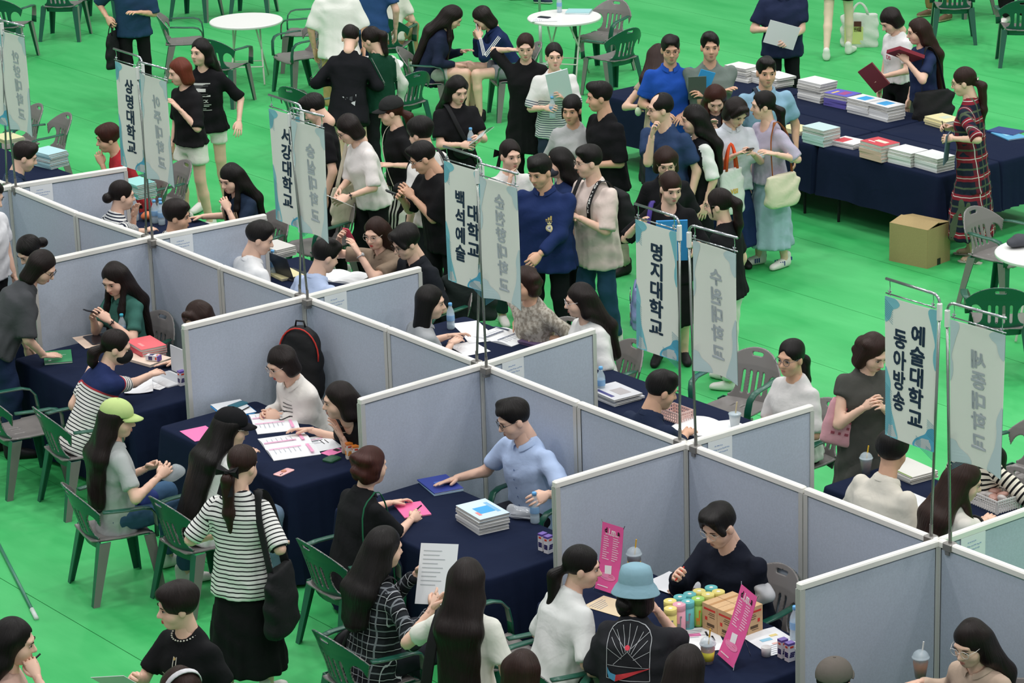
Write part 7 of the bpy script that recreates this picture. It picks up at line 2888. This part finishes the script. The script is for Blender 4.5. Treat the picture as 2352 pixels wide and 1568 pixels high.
tote(p, 1, (.34, .13, .34), '125c3c', 'glossy green tote beside the reddish haired woman', drop=.16, hcol='125c3c', fwd=.06, sw=.008)
m = MB()
o_ = hand_pos(p, 0)
m.tube([o_ + (-.02, 0, .03), o_ + (.06, .02, .05)], .005, 6)
tag(m.obj('pen', BLACK, None, True), 'black pen in the hand of the reddish haired woman', 'pen')
p = person(1180, 962, -50, 'man with black hair and glasses in a pale blue shirt by blue magazines', sit=1, sex='m', h=1.74, hd=-72, hp=22, top=('shirt', 'b6caec', 'short'), bot=('pants', '23252c'), hair=('short', 'k', 0), glasses='2a2a2c', rh=('p', 1030, 1102, .765), lh=('p', 1243, 1136, .90), hands=('flat', 'hold'), lean=10)
decal(p, [ring(.006, 0, .16 - .065 * q) for q in range(6)], [M('6f86b4', rough=.5, name='button')], .0, .2, name='buttons')
p = person(886, 1258, 126, 'person with long black hair in a black and white plaid shirt', sit=1, hd=118, hp=12, lean=8, top=('shirt', '26292e', 'long', pattern('plaid', ('26292e', '15171a', 'b9bcc0', '7d8288'), .085), -.2), bot=('pants', '23252c'), hair=('long', 'k', .2), lh=('d', 975, 1300, -.2), rh=('d', 1005, 1375, .1), hands=('hold', 'hold'), loose=1.12, h=1.7)
held_sheet(p, 0, (.26, .36), 'white printed paper held between two visitors', rz=150, tilt=62, roll=-8, prints=lines(9, seed=7, c='c4c8cc'), off=(.03, .04, .12))
t = empty('crossbody_bag', tuple(p.toworld(p.pel + np.array([-.24, .0, .02]))), p.yaw, 'black bag with a strap across the plaid shirt', 'bag')
v, f = Fld([Ell((0, 0, 0), (.05, .13, .09))], .012).add(Ell((0, 0, 0), (.05, .13, .09))).mesh()
link('bag_body', mesh_of('bag_body', v, f, M('1b1b1e', rough=.7, name='bag_cloth'), True), None, t)
strap_obj(strap(p, 1, cross=True), .012, '1b1b1e', t)
p = person(1074, 1334, 162, 'young woman from behind with very long wavy dark hair and white top', hp=14, h=1.6, top=('tee', 'e6e6dc', 'short', None, -.02), bot=('pants', '17171a'), hair=('long', 'd', .5), lh=('d', 1008, 1378, -.2), hands=('relax', 'hold'))
t = empty('shoulder_bag', tuple(p.toworld(p.pel + np.array([-.22, -.1, -.12]))), p.yaw, 'black shoulder bag with a wide strap of the long haired girl', 'bag')
v, f = Fld([Ell((0, 0, 0), (.06, .14, .12))], .012).add(Ell((0, 0, 0), (.06, .14, .12))).mesh()
link('bag_body', mesh_of('bag_body', v, f, M('161618', rough=.7, name='bag_cloth'), True), None, t)
strap_obj([p.toworld(p.pel + np.array([x, y, z]) @ p.T) for x, y, z in ((-.12, .1, .36), (-.125, .02, .472), (-.13, -.08, .44), (-.15, -.15, .3), (-.19, -.16, .05), (-.22, -.12, -.06))], .032, '161618', t)
person(1202, 1545, 150, 'person with brown bobbed hair at the bottom edge', sit=1, hp=14, top=('tee', '2a2022', 'short'), hair=('bob', 'b', .1), noleg=False)
p = person(1338, 1302, 122, 'girl with a low ponytail in a white tee seated at the cartons', sit=1, hd=86, hp=10, lean=18, top=('tee', 'e2e4e2', 'elbow', None, -.18), bot=('pants', '2c3a36'), hair=('lowpony', 'k', .36), loose=1.15, rh=(.14, .3, .72), h=1.66)
p = person(1462, 1352, 162, 'person in a pale blue bucket hat and black graphic tee from behind', sit=1, hp=8, lean=8, top=('tee', '2a2b2f', 'elbow', None, -.16), bot=('pants', '23252a'), hair=('curly', 'k', .09), cap=('bucket', '86aab8'), rh=('h', .05, .12, -.10), loose=1.2, fat=1.05, h=1.66)
LN = M('b9bcc0', rough=.8, name='print')
arch = [(-.105, -.15), (-.105, .04)] + [(-.105 * math.cos(a), .04 + .09 * math.sin(a)) for a in np.linspace(.2, PI - .2, 9)] + [(.105, .04), (.105, -.15)]
gl = [line2(arch[i], arch[i + 1], .0034, 0, 8) for i in range(len(arch) - 1)] + [line2(arch[-1], arch[0], .0032, 0, 12)]
for a in np.linspace(.25, PI - .25, 9):
    gl.append(line2((.03 * math.cos(a), -.06 + .05 * math.sin(a)), (.105 * math.cos(a), -.045 + .16 * math.sin(a)), .0026, 0, 6))
gl += [line2((-.09, .08), (.07, -.08), .0024, 0, 6), line2((.09, .08), (-.07, -.08), .0024, 0, 6), line2((-.1, -.085), (.1, -.085), .0024, 0, 6)]
decal(p, gl, [LN], 0, .36, front=False, off=.006, sc=1.2)
fig = [ring(.012, 0, .0), blob([(-.018, -.018), (.018, -.018), (.026, -.05), (.044, -.075), (.03, -.088), (-.03, -.088), (-.044, -.075), (-.026, -.05)]) + (0,)]
decal(p, fig, [M('e0485a', rough=.8, name='print')], 0, .372, front=False, off=.013, sc=1.2)
us = np.linspace(0, 1, 17)
tp = [np.interp(us, (0, .1, .25, 1), q) for q in ((-.1, -.088, -.055, .108), (.0, -.024, -.032, .012))]
bt = [np.interp(us, (0, .1, .25, 1), q) for q in ((-.1, -.098, -.06, .108), (.0, -.05, -.066, .010))]


def strip_(i0, i1):
    V = [z for i in range(i0, i1) for z in ((tp[0][i], tp[1][i]), ((tp[0][i] + bt[0][i]) / 2, (tp[1][i] + bt[1][i]) / 2), (bt[0][i], bt[1][i]))]
    return (V, [(3 * i + j, 3 * i + j + 1, 3 * i + j + 4, 3 * i + j + 3) for i in range(i1 - i0 - 1) for j in (0, 1)], 0)


decal(p, [strip_(4, 17)], [M('cf3f45', rough=.8, name='print')], 0, .246, front=False, off=.008, sc=1.2, name='swoosh_print')
decal(p, [strip_(0, 5)], [M('5aa8d0', rough=.8, name='print')], 0, .246, front=False, off=.008, sc=1.2, name='swoosh_print')
decal(p, [line2((-.08 + .02 * q, -.006 + .004 * (q % 2)), (-.066 + .02 * q, .006 - .006 * (q % 3)), .003, 0, 2) for q in range(9)], [LN], 0, .12, front=False, off=.007, sc=1.2)
person(1580, 1534, 150, 'girl with smooth dark hair at the bottom edge before the drink', sit=1, hp=14, top=('tee', '1c1c1f', 'short'), hair=('long', 'd', .3), lean=8)
p = person(1652, 1207, -50, 'man with glasses in a dark sweater holding a red pen', sit=1, sex='m', hd=-48, hp=24, fat=1.16, h=1.74, top=('sweater', '191d2a', 'long'), bot=('pants', '1c1d22'), hair=('short', 'k', .0, 'curtain'), glasses='cfc9bc', rh=('d', 1553, 1318, .34), lh=('p', 1580, 1354, .755), hands=('grip', 'flat'), lean=14)
m = MB()
o_ = hand_pos(p, 0)
m.tube([o_ + (-.05, -.03, -.01), o_ + (.06, .02, .03)], .005, 6)
tag(m.obj('pen', M('d8352c', rough=.4, name='pen_red'), None, True), 'red pen in the hand of the man in the dark sweater', 'pen')
person(1918, 1566, 150, 'person in a grey brown cap at the bottom edge', sit=1, hp=4, top=('tee', '3a3a3c', 'short'), hair=('short', 'k'), cap=('cap', '66605a'), lean=8)
p = person(2229, 1478, -50, 'woman with fringe and clear glasses in a beige jacket gesturing', sit=1, hd=-46, hp=18, top=('jacket', 'c4ad9a', 'long'), bot=('pants', '2a2a2e'), hair=('long', 'd', .3, 'bang'), glasses='e2dad6', rh=('p', 2088, 1562, .86), lean=12)
decal(p, [rect(-.045, -.16, .045, .17, 0, 6)], [M('18181b', rough=.85, name='inner_top')], 0, .25, name='inner_top', off=.004)
p = person(406, 1392, -38, 'woman with a black pixie cut in a black cardigan with white trim', hd=-70, hp=8, h=1.62, top=('tee', '17181a', 'short', None, -.1), bot=('pants', '17171a'), hair=('pixie', 'd'), rh=('d', 300, 1556, .22), hands=('grip', 'relax'), lips='c8433f')
tr = [line2((-.008, -.2), (-.008, .12), .005), line2((.012, -.2), (.012, .12), .005), line2((-.10, -.02), (-.045, -.02), .006), line2((-.10, .006), (-.045, .006), .006), line2((.045, -.02), (.11, -.02), .006), line2((.045, .006), (.11, .006), .006)]
decal(p, tr + [ring(.008, 1, q) for q in (.11, .02, -.08)], [M('d8d4c8', rough=.8, name='trim'), M('b9a06a', rough=.4, name='button')], 0, .26, name='white_trim')
m = MB()
c_ = p.pel + p.T[2] * .455 * p.tk + p.T[1] * .012
for q in range(26):
    a = 2 * PI * q / 26
    m.lathe([(0, -.006), (.006, 0), (0, .006)], c_ + p.T[0] * .076 * math.cos(a) + p.T[1] * .068 * math.sin(a) + p.T[2] * (-.022 * max(math.sin(a), 0)), 6)
m.obj('beaded_collar', M('d8d4c8', rough=.5, name='beads'), p.root)
held_sheet(p, 0, (.2, .28), 'white paper held by the pixie haired woman in black', rz=-20, tilt=40, roll=10, off=(-.08, .0, .0), prints=lines(6, seed=11))
p = person(36, 1474, 96, 'woman with long black hair resting her cheek on a hand with a pen', hd=92, hp=14, h=1.62, top=('tee', 'c9a89a', 'short'), bot=('pants', '1a1a1d'), hair=('long', 'k', .3), rh=('h', .05, .105, -.09), hands=('grip', 'relax'))
m = MB()
o_ = hand_pos(p, 0)
m.tube([o_ + (-.02, 0, -.02), o_ + (.07, .0, .03)], .005, 6)
tag(m.obj('pen', BLACK, None, True), 'black pen beside the cheek of the long haired woman', 'pen')
p = person(420, 1592, 30, 'person with a white patterned hair band at the bottom edge', hp=20, h=1.58, top=('tee', '2a2a2e', 'short'), bot=('pants', '1a1a1d'), hair=('bob', 'b', .1))
m = MB()
pts = [(.098 * math.cos(a), -.01, .045 + .1 * math.sin(a)) for a in np.linspace(-.1, PI + .1, 14)]
p.put_head(band(pts, .016, .004, [unit((q[0], 0, q[2] - .04)) for q in pts], 6).mesh('hair_band', M('c9c9cc', rough=.7, var=.35, name='tweed'), True), (0, 0, 0))
